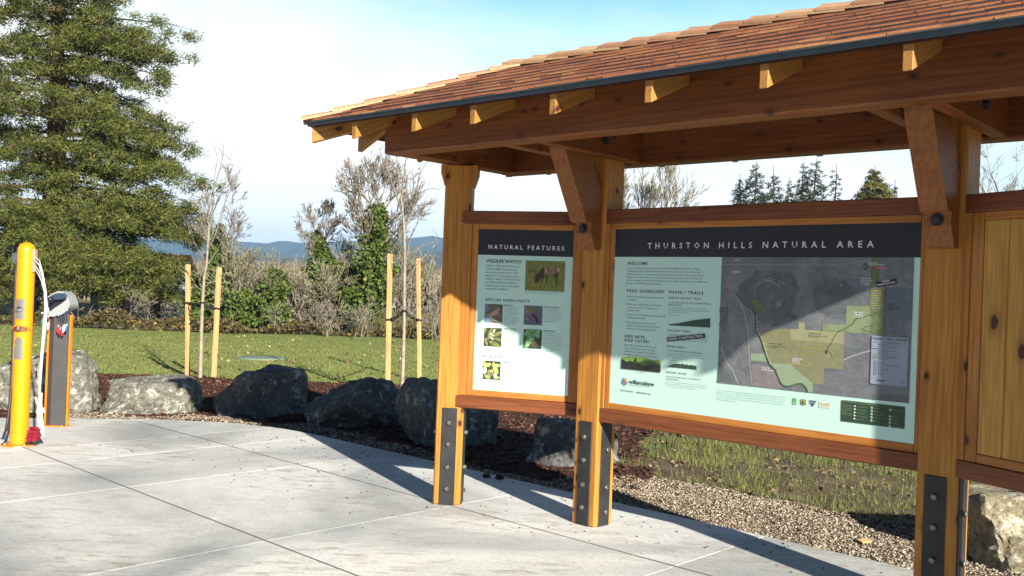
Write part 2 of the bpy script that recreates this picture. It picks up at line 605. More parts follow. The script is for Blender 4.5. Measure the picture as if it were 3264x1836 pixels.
def rock_soup(name, centers, radii, mat, rng, flat=0.6, **kw):
    """many little 6-point stones in one mesh"""
    n = len(centers)
    base = np.array([[1, 0, 0], [0, 1, 0], [-1, 0, 0], [0, -1, 0], [0, 0, 1], [0, 0, -1]], dtype=np.float32)
    fac = np.array([[0, 1, 4], [1, 2, 4], [2, 3, 4], [3, 0, 4], [1, 0, 5], [2, 1, 5], [3, 2, 5], [0, 3, 5]], dtype=np.int32)
    s = np.stack([rng.uniform(0.6, 1.35, n), rng.uniform(0.6, 1.2, n), rng.uniform(0.4, 1.0, n) * flat], 1)[:, None, :]
    P = base[None] * s * (1 + rng.uniform(-0.25, 0.25, (n, 6, 1)))
    ang = rng.uniform(0, 6.283, n)
    tl = rng.uniform(-0.5, 0.5, n)
    ct, st_ = np.cos(tl)[:, None], np.sin(tl)[:, None]
    x, z = P[..., 0] * ct - P[..., 2] * st_, P[..., 0] * st_ + P[..., 2] * ct
    ca, sa = np.cos(ang)[:, None], np.sin(ang)[:, None]
    Q = np.stack([x * ca - P[..., 1] * sa, x * sa + P[..., 1] * ca, z], -1) * np.asarray(radii)[:, None, None] + np.asarray(centers)[:, None, :]
    me = bpy.data.meshes.new(name)
    me.vertices.add(n * 6)
    me.vertices.foreach_set('co', Q.astype(np.float32).reshape(-1))
    F = (fac[None] + (np.arange(n) * 6)[:, None, None]).reshape(-1)
    me.loops.add(len(F))
    me.loops.foreach_set('vertex_index', F.astype(np.int32))
    me.polygons.add(n * 8)
    me.polygons.foreach_set('loop_start', np.arange(0, n * 24, 3, dtype=np.int32))
    me.polygons.foreach_set('loop_total', np.full(n * 8, 3, dtype=np.int32))
    me.materials.append(mat)
    me.update(calc_edges=True)
    me.validate()
    o = bpy.data.objects.new(name, me)
    COL.objects.link(o)
    tag(o, **kw)
    return o


def in_poly(x, y, P):
    c = np.zeros(len(x), bool)
    n = len(P)
    for i in range(n):
        x1, y1 = P[i][:2]
        x2, y2 = P[(i + 1) % n][:2]
        m = ((y1 > y) != (y2 > y))
        with np.errstate(divide='ignore', invalid='ignore'):
            xi = (x2 - x1) * (y - y1) / ((y2 - y1) if y2 != y1 else 1e-9) + x1
        c ^= m & (x < xi)
    return c


def sheet(name, pts, z, mat, **kw):
    b = MB()
    b.poly([(p[0], p[1], z) for p in pts])
    return b.build(name, mat, **kw)


# ------------------------------------------------------------------ kiosk frames of reference
TM, TW, TT, TR = rad(43.9537), rad(17.7161), rad(66.0), rad(41.5836)


def W(s, d, t, z=0.0):
    """point s along, d behind (from the photographer), of a wall turned by angle t"""
    return Vector((math.cos(t) * s + math.sin(t) * d, -math.sin(t) * s + math.cos(t) * d, z))


def inv(p, t):
    return (math.cos(t) * p[0] - math.sin(t) * p[1], math.sin(t) * p[0] + math.cos(t) * p[1])


def frame(t, origin):
    """matrix: local x along wall, y away from viewer, z up"""
    return Matrix(((math.cos(t), math.sin(t), 0, origin[0]), (-math.sin(t), math.cos(t), 0, origin[1]), (0, 0, 1, origin[2]), (0, 0, 0, 1)))


P1 = W(-2.440, 6.339, TW)
P2 = W(-3.966, 4.956, TM)
P3 = W(-1.740, 4.956, TM)
_len = (P1 - P2).length
_a12 = math.atan2(-(P2 - P1).y, (P2 - P1).x)
_a34 = rad(66.4)
P4 = P3 + Vector((math.cos(_a34), -math.sin(_a34), 0)) * _len


def piece(name, mat, parent, a, b, w, h, up=(0, 0, 1), bevel=0.006, **kw):
    """straight timber: local X runs along its length so the grain follows it"""
    a, b = Vector(a), Vector(b)
    x = (b - a)
    L = x.length
    x.normalize()
    z = Vector(up)
    z = (z - x * z.dot(x)).normalized()
    y = z.cross(x)
    mid = (a + b) / 2
    m = Matrix(((x.x, y.x, z.x, mid.x), (x.y, y.y, z.y, mid.y), (x.z, y.z, z.z, mid.z), (0, 0, 0, 1)))
    k = MB()
    k.box((0, 0, 0), (L, w, h))
    return k.build(name, mat, parent, bevel=bevel, mat_world=m, **kw)


# ================================================================== SETTING
b = MB()
b.poly([(-5500, -5500, -0.10), (5500, -5500, -0.10), (5500, 5500, -0.10), (-5500, 5500, -0.10)])
b.build('ground', M['field'], kind='structure', label='rough grassy field reaching out to the hills', cat='ground')

pad_edge = [W(-10.28, 4.08, TM), W(-9.8, 4.78, TM), W(-9.45, 5.10, TM), W(-9.12, 5.34, TM), W(-8.56, 5.54, TM), W(-8.1, 5.595, TM), W(-7.1, 5.60, TM), W(3.0, 5.60, TM)]
PAD = [(-12, -4), (-12, 6.2), (-8.5, 8.6), (-6.2, 9.7)] + [(p.x, p.y) for p in pad_edge] + [(7.5, 0), (7.5, -4)]


def build_pad():
    bm = bmesh.new()
    f = bm.faces.new([bm.verts.new((x, y, 0)) for x, y in PAD])
    cuts = []
    A = Vector((math.cos(TM), -math.sin(TM), 0))
    N = Vector((math.sin(TM), math.cos(TM), 0))
    for d in (-2.9, -1.41, 0.08, 1.57, 3.06, 4.545):
        cuts.append((W(0, d, TM), N))
    for s in (-12.2, -10.3, -8.62, -7.9, -6.72, -4.86, -3.0, -1.1, 0.8, 2.7):
        tilt = 0.02
        cuts.append((W(s, 3.06, TM), (A + N * tilt).normalized()))
    allc = []
    for co, no in cuts:
        geom = bm.verts[:] + bm.edges[:] + bm.faces[:]
        r = bmesh.ops.bisect_plane(bm, geom=geom, plane_co=co, plane_no=no, dist=1e-5)
        bmesh.ops.split_edges(bm, edges=[e for e in r['geom_cut'] if isinstance(e, bmesh.types.BMEdge)])
    faces = bm.faces[:]
    for f in faces:
        c = f.calc_center_median()
        for v in f.verts:
            pass
    # open 7 mm joints between the slabs
    bmesh.ops.inset_individual(bm, faces=faces, thickness=0.006, depth=0.0)
    big = sorted(bm.faces, key=lambda q: -q.calc_area())
    keep = set(faces)
    bmesh.ops.delete(bm, geom=[q for q in bm.faces if q not in keep], context='FACES')
    r = bmesh.ops.extrude_face_region(bm, geom=bm.faces[:])
    bmesh.ops.translate(bm, vec=(0, 0, -0.012), verts=[v for v in r['geom'] if isinstance(v, bmesh.types.BMVert)])
    bmesh.ops.recalc_face_normals(bm, faces=bm.faces)
    me = bpy.data.meshes.new('concrete_pad')
    bm.to_mesh(me)
    bm.free()
    me.materials.append(M['concrete'])
    o = bpy.data.objects.new('concrete_pad', me)
    COL.objects.link(o)
    tag(o, 'pale broom finished concrete patio with straight joints', 'pavement', None, 'structure')
    k = MB()
    k.poly([(x, y, -0.013) for x, y in PAD])
    k.grid_faces([[(x, y, -0.012) for x, y in PAD], [(x, y, -0.14) for x, y in PAD]])
    k.build('slab_base', M['joint'], kind='structure', label='dark gap filler under the concrete slabs', cat='pavement')


build_pad()
# dirt packed into the joints that run along the kiosk
k = MB()
for d in (-1.41, 0.08, 1.57, 3.06, 4.545):
    n_ = 60
    for i in range(n_):
        sa, sb = -12.0 + 13.5 * i / n_, -12.0 + 13.5 * (i + 1) / n_
        wa = 0.0035 + 0.0025 * mnoise.noise(Vector((sa * 1.7, d, 0)))
        wb = 0.0035 + 0.0025 * mnoise.noise(Vector((sb * 1.7, d, 0)))
        pa = W(sa, d, TM)
        if not in_poly(np.array([pa.x]), np.array([pa.y]), PAD)[0]:
            continue
        k.poly([W(sa, d - wa, TM, 0.004), W(sb, d - wb, TM, 0.004), W(sb, d + wb, TM, 0.004), W(sa, d + wa, TM, 0.004)])
k.build('joint_dirt', plain('joint_dirt', (0.30, 0.28, 0.24), 0.95), kind='structure', label='dark dirt packed into the patio joints', cat='pavement')


def height_sheet(name, x0, x1, y0, y1, step, hf, mat, poly=None, **kw):
    nx, ny = int((x1 - x0) / step) + 1, int((y1 - y0) / step) + 1
    k = MB()
    idx = {}
    xs = [x0 + i * step for i in range(nx)]
    ys = [y0 + j * step for j in range(ny)]
    if poly is not None:
        gx, gy = np.meshgrid(np.array(xs), np.array(ys), indexing='ij')
        ins = in_poly(gx.ravel(), gy.ravel(), poly).reshape(nx, ny)
    for i in range(nx - 1):
        for j in range(ny - 1):
            if poly is not None and not (ins[i, j] and ins[i + 1, j] and ins[i, j + 1] and ins[i + 1, j + 1]):
                continue
            q = []
            for a, c in ((i, j), (i + 1, j), (i + 1, j + 1), (i, j + 1)):
                if (a, c) not in idx:
                    idx[(a, c)] = len(k.v)
                    k.v.append((xs[a], ys[c], hf(xs[a], ys[c])))
                q.append(idx[(a, c)])
            k.f.append(tuple(q))
            k.m.append(0)
    return k.build(name, mat, smooth=True, **kw)


def fbm(x, y, s, o=3):
    v, a = 0, 1
    for i in range(o):
        v += a * mnoise.noise(Vector((x * s, y * s, 3.3 + i)))
        s *= 2.1
        a *= 0.5
    return v


MULCH = [(-14, 7.0), (-8.5, 8.6), (-6.2, 9.7)] + [(p.x, p.y) for p in pad_edge[:-1]] + [(p.x, p.y) for p in (W(-4.6, 5.60, TM), W(-4.6, 6.6, TM), W(-5.4, 7.6, TM), W(-6.2, 8.6, TM), W(-6.6, 9.6, TM))] + [(0.6, 14.8), (-1.4, 14.85), (-3.04, 14.95), (-4.4, 14.6), (-5.93, 14.8), (-7.1, 14.3), (-10, 13.6), (-14, 13)]


def mulch_h(x, y):
    h = -0.05 + 0.045 * fbm(x, y, 1.6)
    sy = inv((x, y), TM)[1]
    h += 0.15 * math.exp(-((y - 13.6) / 1.0) ** 2) if x < 0.3 else 0.06 * math.exp(-((y - 13.6) / 1.0) ** 2)
    return h


height_sheet('mulch_bed', -14, 3.2, 6.0, 15.2, 0.14, mulch_h, M['mulch_base'], MULCH, kind='structure', label='dark bark mulch bed around the boulders', cat='ground')

GRAVEL = [(p.x, p.y) for p in (W(-4.75, 5.60, TM), W(2.8, 5.60, TM), W(2.8, 7.35, TM), W(-2.4, 6.75, TM), W(-3.6, 6.80, TM), W(-5.0, 6.80, TM), W(-5.6, 6.6, TM))]
GRAVEL_STRIP = [(p.x, p.y) for p in (W(-11.0, 4.0, TM), W(-10.28, 4.08, TM), W(-9.8, 4.78, TM), W(-9.12, 5.34, TM), W(-8.56, 5.54, TM), W(-7.1, 5.60, TM), W(-4.7, 5.6, TM), W(-4.7, 5.95, TM), W(-6.9, 6.0, TM), W(-8.0, 6.15, TM), W(-8.9, 6.1, TM), W(-9.6, 5.75, TM), W(-10.4, 5.0, TM), W(-11.4, 4.3, TM))]


def gravel_h(x, y):
    return -0.035 + 0.02 * fbm(x, y, 2.2)


height_sheet('gravel_bed', -9.5, 8, 0.0, 12.5, 0.1, gravel_h, M['gravel_base'], GRAVEL, kind='structure', label='bed of pale gravel behind the kiosk', cat='ground')
LAWN = [(-90, 12), (-14, 13), (-10, 13.55), (-7.1, 14.2), (-5.93, 14.7), (-4.4, 14.5), (-3.04, 14.85), (-1.4, 14.75), (0.6, 14.7), (3, 14.4), (60, 14), (60, 31), (8, 30.5), (-2.7, 30), (-8.5, 28.4), (-12.2, 28.2), (-30, 27), (-90, 24)]


def lawn_h(x, y):
    return -0.02 + 0.05 * fbm(x, y, 0.25, 2)


height_sheet('lawn', -70, 50, 11.5, 31, 0.5, lawn_h, M['lawn'], LAWN, kind='structure', label='mown green lawn between mulch bed and tree line', cat='lawn')
SOIL = [(p.x, p.y) for p in (W(-5.2, 6.7, TM), W(-3.6, 6.75, TM), W(-2.4, 6.7, TM), W(2.8, 7.2, TM), W(9, 7.5, TM))] + [(60, 2), (60, 15), (3, 15), (0.5, 14.9), (W(-6.5, 9.7, TM).x, W(-6.5, 9.7, TM).y), (W(-6.1, 8.6, TM).x, W(-6.1, 8.6, TM).y)]


def soil_h(x, y):
    return -0.06 + 0.05 * fbm(x, y, 1.2)


height_sheet('soil_bed', -2, 40, -3, 15.2, 0.25, soil_h, M['soil'], SOIL, kind='structure', label='muddy soil with freshly sprouting grass seed', cat='ground')

# loose materials ---------------------------------------------------------
RG = np.random.default_rng(7)


def scatter(poly, n, rng=RG):
    P = np.array(poly)
    lo, hi = P.min(0), P.max(0)
    out = np.zeros((0, 2))
    while len(out) < n:
        q = rng.uniform(lo, hi, (n * 2, 2))
        q = q[in_poly(q[:, 0], q[:, 1], poly)]
        out = np.concatenate([out, q])
    return out[:n]


def gravel_field(name, poly, n, rmin, rmax, hf, mat, lift, label, flat=0.7):
    q = scatter(poly, n)
    z = np.array([hf(x, y) for x, y in q]) + lift
    c = np.concatenate([q, z[:, None] + RG.uniform(-0.004, 0.006, (n, 1))], 1)
    r = RG.uniform(rmin, rmax, n) * RG.choice([0.75, 1, 1, 1.35], n)
    rock_soup(name, c, r, mat, RG, flat, kind='stuff', label=label, cat='gravel')


near_gravel = [(p.x, p.y) for p in (W(-5.2, 5.61, TM), W(0.5, 5.61, TM), W(0.5, 7.0, TM), W(-2.4, 6.83, TM), W(-3.6, 6.86, TM), W(-5.2, 6.83, TM))]
gravel_field('gravel', near_gravel, 38000, 0.006, 0.0115, gravel_h, M['stone'], 0.004, 'pale crushed gravel stones along the patio edge')
gravel_field('gravel', GRAVEL_STRIP, 9000, 0.007, 0.013, lambda x, y: mulch_h(x, y) + 0.012, M['stone'], 0.0, 'strip of fine gravel between patio and boulders')

# bark chips
chip_poly = [p for p in MULCH]
q = scatter(chip_poly, 26000)
z = np.array([mulch_h(x, y) for x, y in q]) + 0.006
L = RG.uniform(0.012, 0.04, len(q))
rock_soup('bark_chips', np.concatenate([q, z[:, None]], 1), L, M['chip'], RG, 0.35, kind='stuff', label='loose reddish bark chips on the mulch bed', cat='mulch')


def blades(name, pts, z, h0, h1, w, mat, lean=0.5, **kw):
    n = len(pts)
    ang = RG.uniform(0, 6.283, n)
    hh = RG.uniform(h0, h1, n)
    la = RG.uniform(0, 6.283, n)
    ln = RG.uniform(0, lean, n) * hh
    dx, dy = np.cos(ang) * w / 2, np.sin(ang) * w / 2
    V = np.zeros((n, 3, 3))
    V[:, 0] = np.stack([pts[:, 0] - dx, pts[:, 1] - dy, z - 0.01], 1)
    V[:, 1] = np.stack([pts[:, 0] + dx, pts[:, 1] + dy, z - 0.01], 1)
    V[:, 2] = np.stack([pts[:, 0] + np.cos(la) * ln, pts[:, 1] + np.sin(la) * ln, z + hh], 1)
    return soup(name, V, 3, mat, **kw)


seed_poly = [(p.x, p.y) for p in (W(-5.6, 6.9, TM), W(-3.6, 6.85, TM), W(-2.2, 6.8, TM), W(0.5, 7.2, TM))] + [(7.5, 6.0), (9, 14.5), (1.2, 14.8), (W(-6.2, 8.9, TM).x, W(-6.2, 8.9, TM).y)]
q = scatter(seed_poly, 80000)
dens = np.array([fbm(x, y, 0.9, 3) for x, y in q])
edge = np.array([inv(p, TM)[1] for p in q])
keep = RG.uniform(0, 1, len(q)) < np.clip(0.30 + dens * 1.3 + np.clip((edge - 7.2) * 0.05, 0, 0.12), 0.012, 0.8)
q = q[keep]
blades('seedling_grass', q, np.array([soil_h(x, y) for x, y in q]), 0.025, 0.085, 0.006, M['blade'], 0.8, kind='stuff', label='thin bright green grass sprouting from muddy soil', cat='grass')
lp = [(-16, 14.0), (-7.1, 14.25), (-5.93, 14.75), (-4.4, 14.55), (-3.04, 14.9), (-1.4, 14.8), (3, 14.6), (4, 28), (-16, 28)]
q = scatter(lp, 150000)
q = q[RG.uniform(0, 1, len(q)) < np.clip((30 - q[:, 1]) / 13, 0.25, 1)]
blades('lawn_grass', q, np.array([lawn_h(x, y) for x, y in q]), 0.012, 0.038, 0.012, M['lawn_blade'], 1.2, kind='stuff', label='short grass blades of the mown lawn', cat='grass')

q = scatter(seed_poly, 9000)
rock_soup('soil_clods', np.concatenate([q, np.array([soil_h(x, y) for x, y in q])[:, None]], 1), RG.uniform(0.006, 0.032, len(q)) * RG.choice([0.6, 1.0, 1.3], len(q)), M['clod'], RG, 0.7, kind='stuff', label='loose clods and dead leaves on the seeded soil', cat='soil')
# dark crumbs of soil trodden over the concrete
q = scatter([(p.x, p.y) for p in (W(-8.6, 3.6, TM), W(-8.6, 5.5, TM), W(-2.0, 5.55, TM), W(-2.6, 4.9, TM), W(-5, 3.4, TM))], 420)
ed = np.array([inv(p, TM)[1] for p in q])
q = q[RG.uniform(0, 1, len(q)) < np.clip((ed - 3.2) / 2.3, 0.05, 1)]
rock_soup('soil_crumbs', np.concatenate([q, np.full((len(q), 1), 0.003)], 1), RG.uniform(0.004, 0.012, len(q)), M['chip'], RG, 0.6, kind='stuff', label='dark crumbs of soil scattered over the concrete', cat='dirt')

# far hills -------------------------------------------------------------


def hill_ridge(name, dist, pts, depth, seed, label):
    """pts: (photo x, photo y) of the skyline"""
    xs = np.linspace(-2600, 4600, 220)
    prof = np.interp(xs, [p[0] for p in pts], [p[1] for p in pts])
    k = MB()
    rings = []
    crest, mid, foot, back = [], [], [], []
    for x, y in zip(xs, prof):
        t = at(x, y, dist)
        t.z += 5.0 * mnoise.noise(Vector((x * 0.012, seed, 0))) + 2.2 * mnoise.noise(Vector((x * 0.05, seed, 1)))
        crest.append(t)
        for lst, fy, fz in ((mid, 0.85, 0.62), (foot, 0.68, 0.0), (back, 1.2, 0.0)):
            p = Vector((t.x, t.y - dist + dist * fy, max(t.z, 5) * fz))
            if lst is mid:
                p.z += 9 * mnoise.noise(Vector((x * 0.02, seed + 5, 0)))
            lst.append(p)
    k.grid_faces([foot, mid, crest, back], closed=False)
    k.build(name, M['hill'], smooth=True, kind='structure', label=label, cat='hills')


hill_ridge('hills', 3400, [(-2600, 700), (0, 745), (700, 772), (760, 768), (800, 770), (850, 776), (905, 766), (960, 775), (1040, 772), (1120, 768), (1200, 764), (1320, 758), (1380, 752), (1450, 764), (1700, 780), (2500, 800), (6200, 860)], 0, 1.0, 'forested hill range fading blue on the horizon')
hill_ridge('foothills', 2000, [(-2600, 830), (0, 815), (700, 812), (800, 815), (900, 822), (1000, 824), (1100, 822), (1200, 812), (1400, 800), (1700, 838), (2500, 870), (6200, 960)], 0, 8.0, 'lower wooded foothills in front of the blue hills')

# ================================================================== KIOSK
kiosk = thing('information_kiosk', 'timber information kiosk with a hipped cedar shingle roof on steel shod posts', 'kiosk', (P2 + P3) / 2)
ZB, BEAM_H, TIE_H = 2.385, 0.292, 0.20
POST_W = 0.19


def make_post(P, t, top, faces):
    m = MB()
    # local X is the vertical so that the grain runs up the post
    k = MB()
    k.box((0, 0, 0), (top, POST_W, POST_W))
    x, y = Vector((0, 0, 1)), Vector((math.cos(t), -math.sin(t), 0))
    z = x.cross(y)
    mid = Vector((P.x, P.y, top / 2))
    mw = Matrix(((x.x, y.x, z.x, mid.x), (x.y, y.y, z.y, mid.y), (x.z, y.z, z.z, mid.z), (0, 0, 0, 1)))
    po = k.build('post', M['post'], kiosk, bevel=0.009, mat_world=mw)
    fr = frame(t, (P.x, P.y, 0))

    def sub(name, mbuild, mat, bevel=0.0):
        o = mbuild.build(name, mat, None, bevel=bevel)
        o.matrix_world = fr
        o.parent = po
        o.matrix_parent_inverse = po.matrix_world.inverted()
        o.matrix_parent_inverse = mw.inverted()
        return o
    for face, bolts in faces:
        rot = Matrix.Rotation({'front': 0, 'right': rad(90), 'left': rad(-90), 'back': rad(180)}[face], 3, 'Z')
        pl = MB()
        pw, ph, th = 0.107, 0.68, 0.008
        c = rot @ Vector((0, -POST_W / 2 - th / 2 + 0.001, ph / 2))
        pl.box(c, (pw, th, ph), rot)
        sub('steel_plate', pl, M['steel'], 0.003)
        for bz in bolts:
            bm_ = MB()
            ring0, ring1, ring2 = [], [], []
            for j in range(6):
                a = j * math.pi / 3 + bz * 9
                q = Vector((0.0165 * math.cos(a), 0, 0.0165 * math.sin(a)))
                o0 = Vector((0, -POST_W / 2 - th + 0.001, bz))
                ring0.append(rot @ (o0 + q))
                ring1.append(rot @ (o0 + q + Vector((0, -0.016, 0))))
                ring2.append(rot @ (o0 + q * 0.8 + Vector((0, -0.019, 0))))
            i0, n_ = bm_.grid_faces([ring0, ring1, ring2])
            bm_.f.append(tuple(range(i0 + 12, i0 + 18)))
            bm_.m.append(0)
            sub('bolt', bm_, M['bolt'])
    return po


FB = (0.578, 0.428, 0.268, 0.118)
SB = (0.50, 0.255, 0.092)
T_P1 = rad(4.0)
post1 = make_post(P1, T_P1, ZB, [('front', FB), ('right', SB), ('left', SB)])
post2 = make_post(P2, TM, ZB + 0.15, [('front', FB), ('right', SB), ('left', SB)])
post3 = make_post(P3, TM, ZB + 0.15, [('front', FB), ('right', SB), ('left', SB)])
post4 = make_post(P4, TT, ZB, [('front', FB), ('right', SB), ('left', SB)])
# flared cheek blocks that carry the end beams on the two outer posts
for P, t in ((P1, T_P1), (P4, TT)):
    for sx in (-1, 1):
        k = MB()
        prof = [(0.096, ZB - 0.002), (0.096, ZB - 0.15), (0.100, ZB - 0.15), (0.128, ZB - 0.06), (0.128, ZB - 0.002)]
        fr = frame(t, (P.x, P.y, 0))
        r0 = [fr @ Vector((sx * a, -0.088, z)) for a, z in prof]
        r1 = [fr @ Vector((sx * a, 0.088, z)) for a, z in prof]
        k.poly(r0 if sx < 0 else r0[::-1])
        k.poly(r1[::-1] if sx < 0 else r1)
        k.grid_faces([r0, r1])
        k.build('cheek_block', M['post'], kiosk, bevel=0.003)

# ---- rails, frames and panels of the three bays
Z_RTT, Z_RTB, Z_ST, Z_HB, Z_SB, Z_BRT, Z_BRB = 2.063, 1.975, 1.935, 1.757, 0.818, 0.774, 0.686


def bay(t, d, Pa, Pb, s0, s1, panel):
    """d: front face of the rails; s0, s1: clear opening left and right of the sign face"""
    sa, sb = inv(Pa, t)[0], inv(Pb, t)[0]
    for nm, z0, z1 in (('top_rail', Z_RTB, Z_RTT), ('bottom_rail', Z_BRB, Z_BRT)):
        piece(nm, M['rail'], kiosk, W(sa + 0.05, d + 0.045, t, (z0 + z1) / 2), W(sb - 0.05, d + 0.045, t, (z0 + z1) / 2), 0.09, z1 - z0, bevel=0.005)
    # two stepped battens on each side and one along the top and bottom
    zc = (Z_RTB + Z_BRT) / 2
    zh = Z_RTB - Z_BRT - 0.002
    ea, eb = sa + 0.085, sb - 0.085
    for e, s_, sg in ((ea, s0, 1), (eb, s1, -1)):
        wid = abs(s_ - e)
        m_ = e + sg * wid * 0.5
        piece('frame_batten', M['trim'], kiosk, W((e + m_) / 2 - sg * 0.01, d + 0.028, t, zc - zh / 2), W((e + m_) / 2 - sg * 0.01, d + 0.028, t, zc + zh / 2), 0.05, abs(m_ - e) + 0.018, up=(math.cos(t), -math.sin(t), 0), bevel=0.003)
        piece('frame_batten', M['trim'], kiosk, W((m_ + s_) / 2, d + 0.034, t, Z_BRT + 0.001), W((m_ + s_) / 2, d + 0.034, t, Z_RTB - 0.001), 0.05, abs(s_ - m_) - 0.001, up=(math.cos(t), -math.sin(t), 0), bevel=0.003)
    for z0, z1 in ((Z_BRT + 0.001, Z_SB), (Z_ST, Z_RTB - 0.001)):
        piece('frame_batten', M['trim'], kiosk, W(s0 + 0.001, d + 0.034, t, (z0 + z1) / 2), W(s1 - 0.001, d + 0.034, t, (z0 + z1) / 2), 0.05, z1 - z0, bevel=0.003)
    # back board closing the bay behind the panel
    k = MB()
    fr = frame(t, W(0, 0, t))
    k.box(fr @ Vector(((s0 + s1) / 2, d + 0.045, (Z_ST + Z_SB) / 2)), (s1 - s0 + 0.02, 0.018, Z_ST - Z_SB + 0.02), fr.to_3x3())
    k.build('back_board', M['deck'], kiosk)


D_M, D_W, D_T = 4.872, 6.255, 3.892
S_M0, S_M1 = -3.799, -1.862
S_W0, S_W1 = -2.259, -1.579
s3 = inv(P3, TT)[0]
S_T0 = s3 + 0.22
S_T1 = inv(P4, TT)[0] - 0.18
bay(TW, D_W, P1, P2, S_W0, S_W1, None)
bay(TM, D_M, P2, P3, S_M0, S_M1, None)
bay(TT, D_T, P3, P4, S_T0, S_T1, None)
# knotty pine boards in the third bay
wpl = (S_T1 - S_T0) / 5
for i in range(5):
    piece('pine_board', M['pine'], kiosk, W(S_T0 + wpl * (i + 0.5), D_T + 0.022, TT, Z_SB + 0.001), W(S_T0 + wpl * (i + 0.5), D_T + 0.022, TT, Z_ST - 0.001), 0.02, wpl - 0.002, up=(math.cos(TT), -math.sin(TT), 0), bevel=0.004)

# ---- roof timbers
D_F, D_B, S_L = 4.149, 5.434, -4.866
S_R = -0.10  # right end is out of view, lengthened to shade the boulder behind
D_C = (D_F + D_B) / 2
BW = 0.14
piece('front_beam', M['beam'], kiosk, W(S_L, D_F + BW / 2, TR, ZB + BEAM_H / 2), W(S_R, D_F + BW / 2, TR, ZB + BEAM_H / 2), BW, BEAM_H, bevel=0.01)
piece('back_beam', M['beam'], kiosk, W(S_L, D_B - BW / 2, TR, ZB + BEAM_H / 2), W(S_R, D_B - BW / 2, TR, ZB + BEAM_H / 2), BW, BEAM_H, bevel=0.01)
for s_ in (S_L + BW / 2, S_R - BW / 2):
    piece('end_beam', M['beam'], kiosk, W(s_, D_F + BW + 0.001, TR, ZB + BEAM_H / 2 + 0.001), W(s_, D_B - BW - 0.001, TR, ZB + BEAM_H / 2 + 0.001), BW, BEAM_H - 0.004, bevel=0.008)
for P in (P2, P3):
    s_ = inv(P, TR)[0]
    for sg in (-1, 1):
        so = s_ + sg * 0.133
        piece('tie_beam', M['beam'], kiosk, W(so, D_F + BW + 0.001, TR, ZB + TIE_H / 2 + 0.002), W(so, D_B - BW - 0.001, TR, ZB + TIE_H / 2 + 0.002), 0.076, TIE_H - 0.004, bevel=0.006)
    # washer and bolt through the tie beam
    k = MB()
    c = W(s_ + 0.171 + 0.006, D_F + 0.72, TR, ZB + 0.10)
    ax = Vector((math.cos(TR), -math.sin(TR), 0))
    k.tube([c - ax * 0.008, c + ax * 0.004, c + ax * 0.004, c + ax * 0.02], [0.03, 0.03, 0.014, 0.014], 10)
    k.build('bolt', M['bolt_dark'], kiosk)
    # knee brace from the post out to the front beam, with its stepped foot block
    sP, dP = inv(P, TM)
    df = dP - POST_W / 2
    k = MB()
    prof = [(df + 0.002, 1.80), (df - 0.055, 1.80), (df - 0.105, 1.90), (df - 0.105, 1.968), (df - 0.155, 1.972), (df - 0.44, ZB + 0.12), (df - 0.22, ZB + 0.12), (df + 0.002, 2.17)]
    hw = 0.066
    r0 = [W(sP - hw, a, TM, z) for a, z in prof]
    r1 = [W(sP + hw, a, TM, z) for a, z in prof]
    k.poly(r0)
    k.poly(r1[::-1])
    k.grid_faces([r0, r1])
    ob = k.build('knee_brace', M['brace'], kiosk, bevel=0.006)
    kb = MB()
    c = W(sP, df - 0.105, TM, 1.935)
    ax = -Vector((math.sin(TM), math.cos(TM), 0))
    kb.tube([c, c + ax * 0.006, c + ax * 0.006, c + ax * 0.02, c + ax * 0.022], [0.032, 0.032, 0.02, 0.02, 0.012], 12)
    kb.build('bolt', M['bolt_dark'], kiosk)

OH = 0.35
D_E, S_EL = D_F - OH, S_L - OH                  # eaves
S_ER = S_R + OH
PITCH_R = 0.45
Z_E = 2.565                                     # top of the roof boards at the eaves
HALF = D_C - D_E
Z_RIDGE = Z_E + HALF * PITCH_R
SR0, SR1 = S_EL + HALF, S_ER - HALF             # ridge ends


def plane_z(dist_from_eave):
    return Z_E + dist_from_eave * PITCH_R


# roof boards (seen from below between the rafters)
k = MB()
TH = 0.028
E = [(S_EL + 0.01, D_E + 0.01), (S_ER - 0.01, D_E + 0.01), (S_ER - 0.01, 2 * D_C - D_E - 0.01), (S_EL + 0.01, 2 * D_C - D_E - 0.01)]
rg = [(SR0, D_C), (SR1, D_C)]
ze = Z_E
for dz, flip in ((0, False), (-TH, True)):
    V = [W(s_, d_, TR, ze + dz) for s_, d_ in E] + [W(s_, d_, TR, Z_RIDGE + dz) for s_, d_ in rg]
    fs = [(0, 1, 5, 4), (1, 2, 5), (2, 3, 4, 5), (3, 0, 4)]
    for f in fs:
        pts = [V[i] for i in f]
        k.poly(pts[::-1] if flip else pts)
k.grid_faces([[W(s_, d_, TR, ze) for s_, d_ in E], [W(s_, d_, TR, ze - TH) for s_, d_ in E]])
k.build('roof_boards', M['deck'], kiosk)
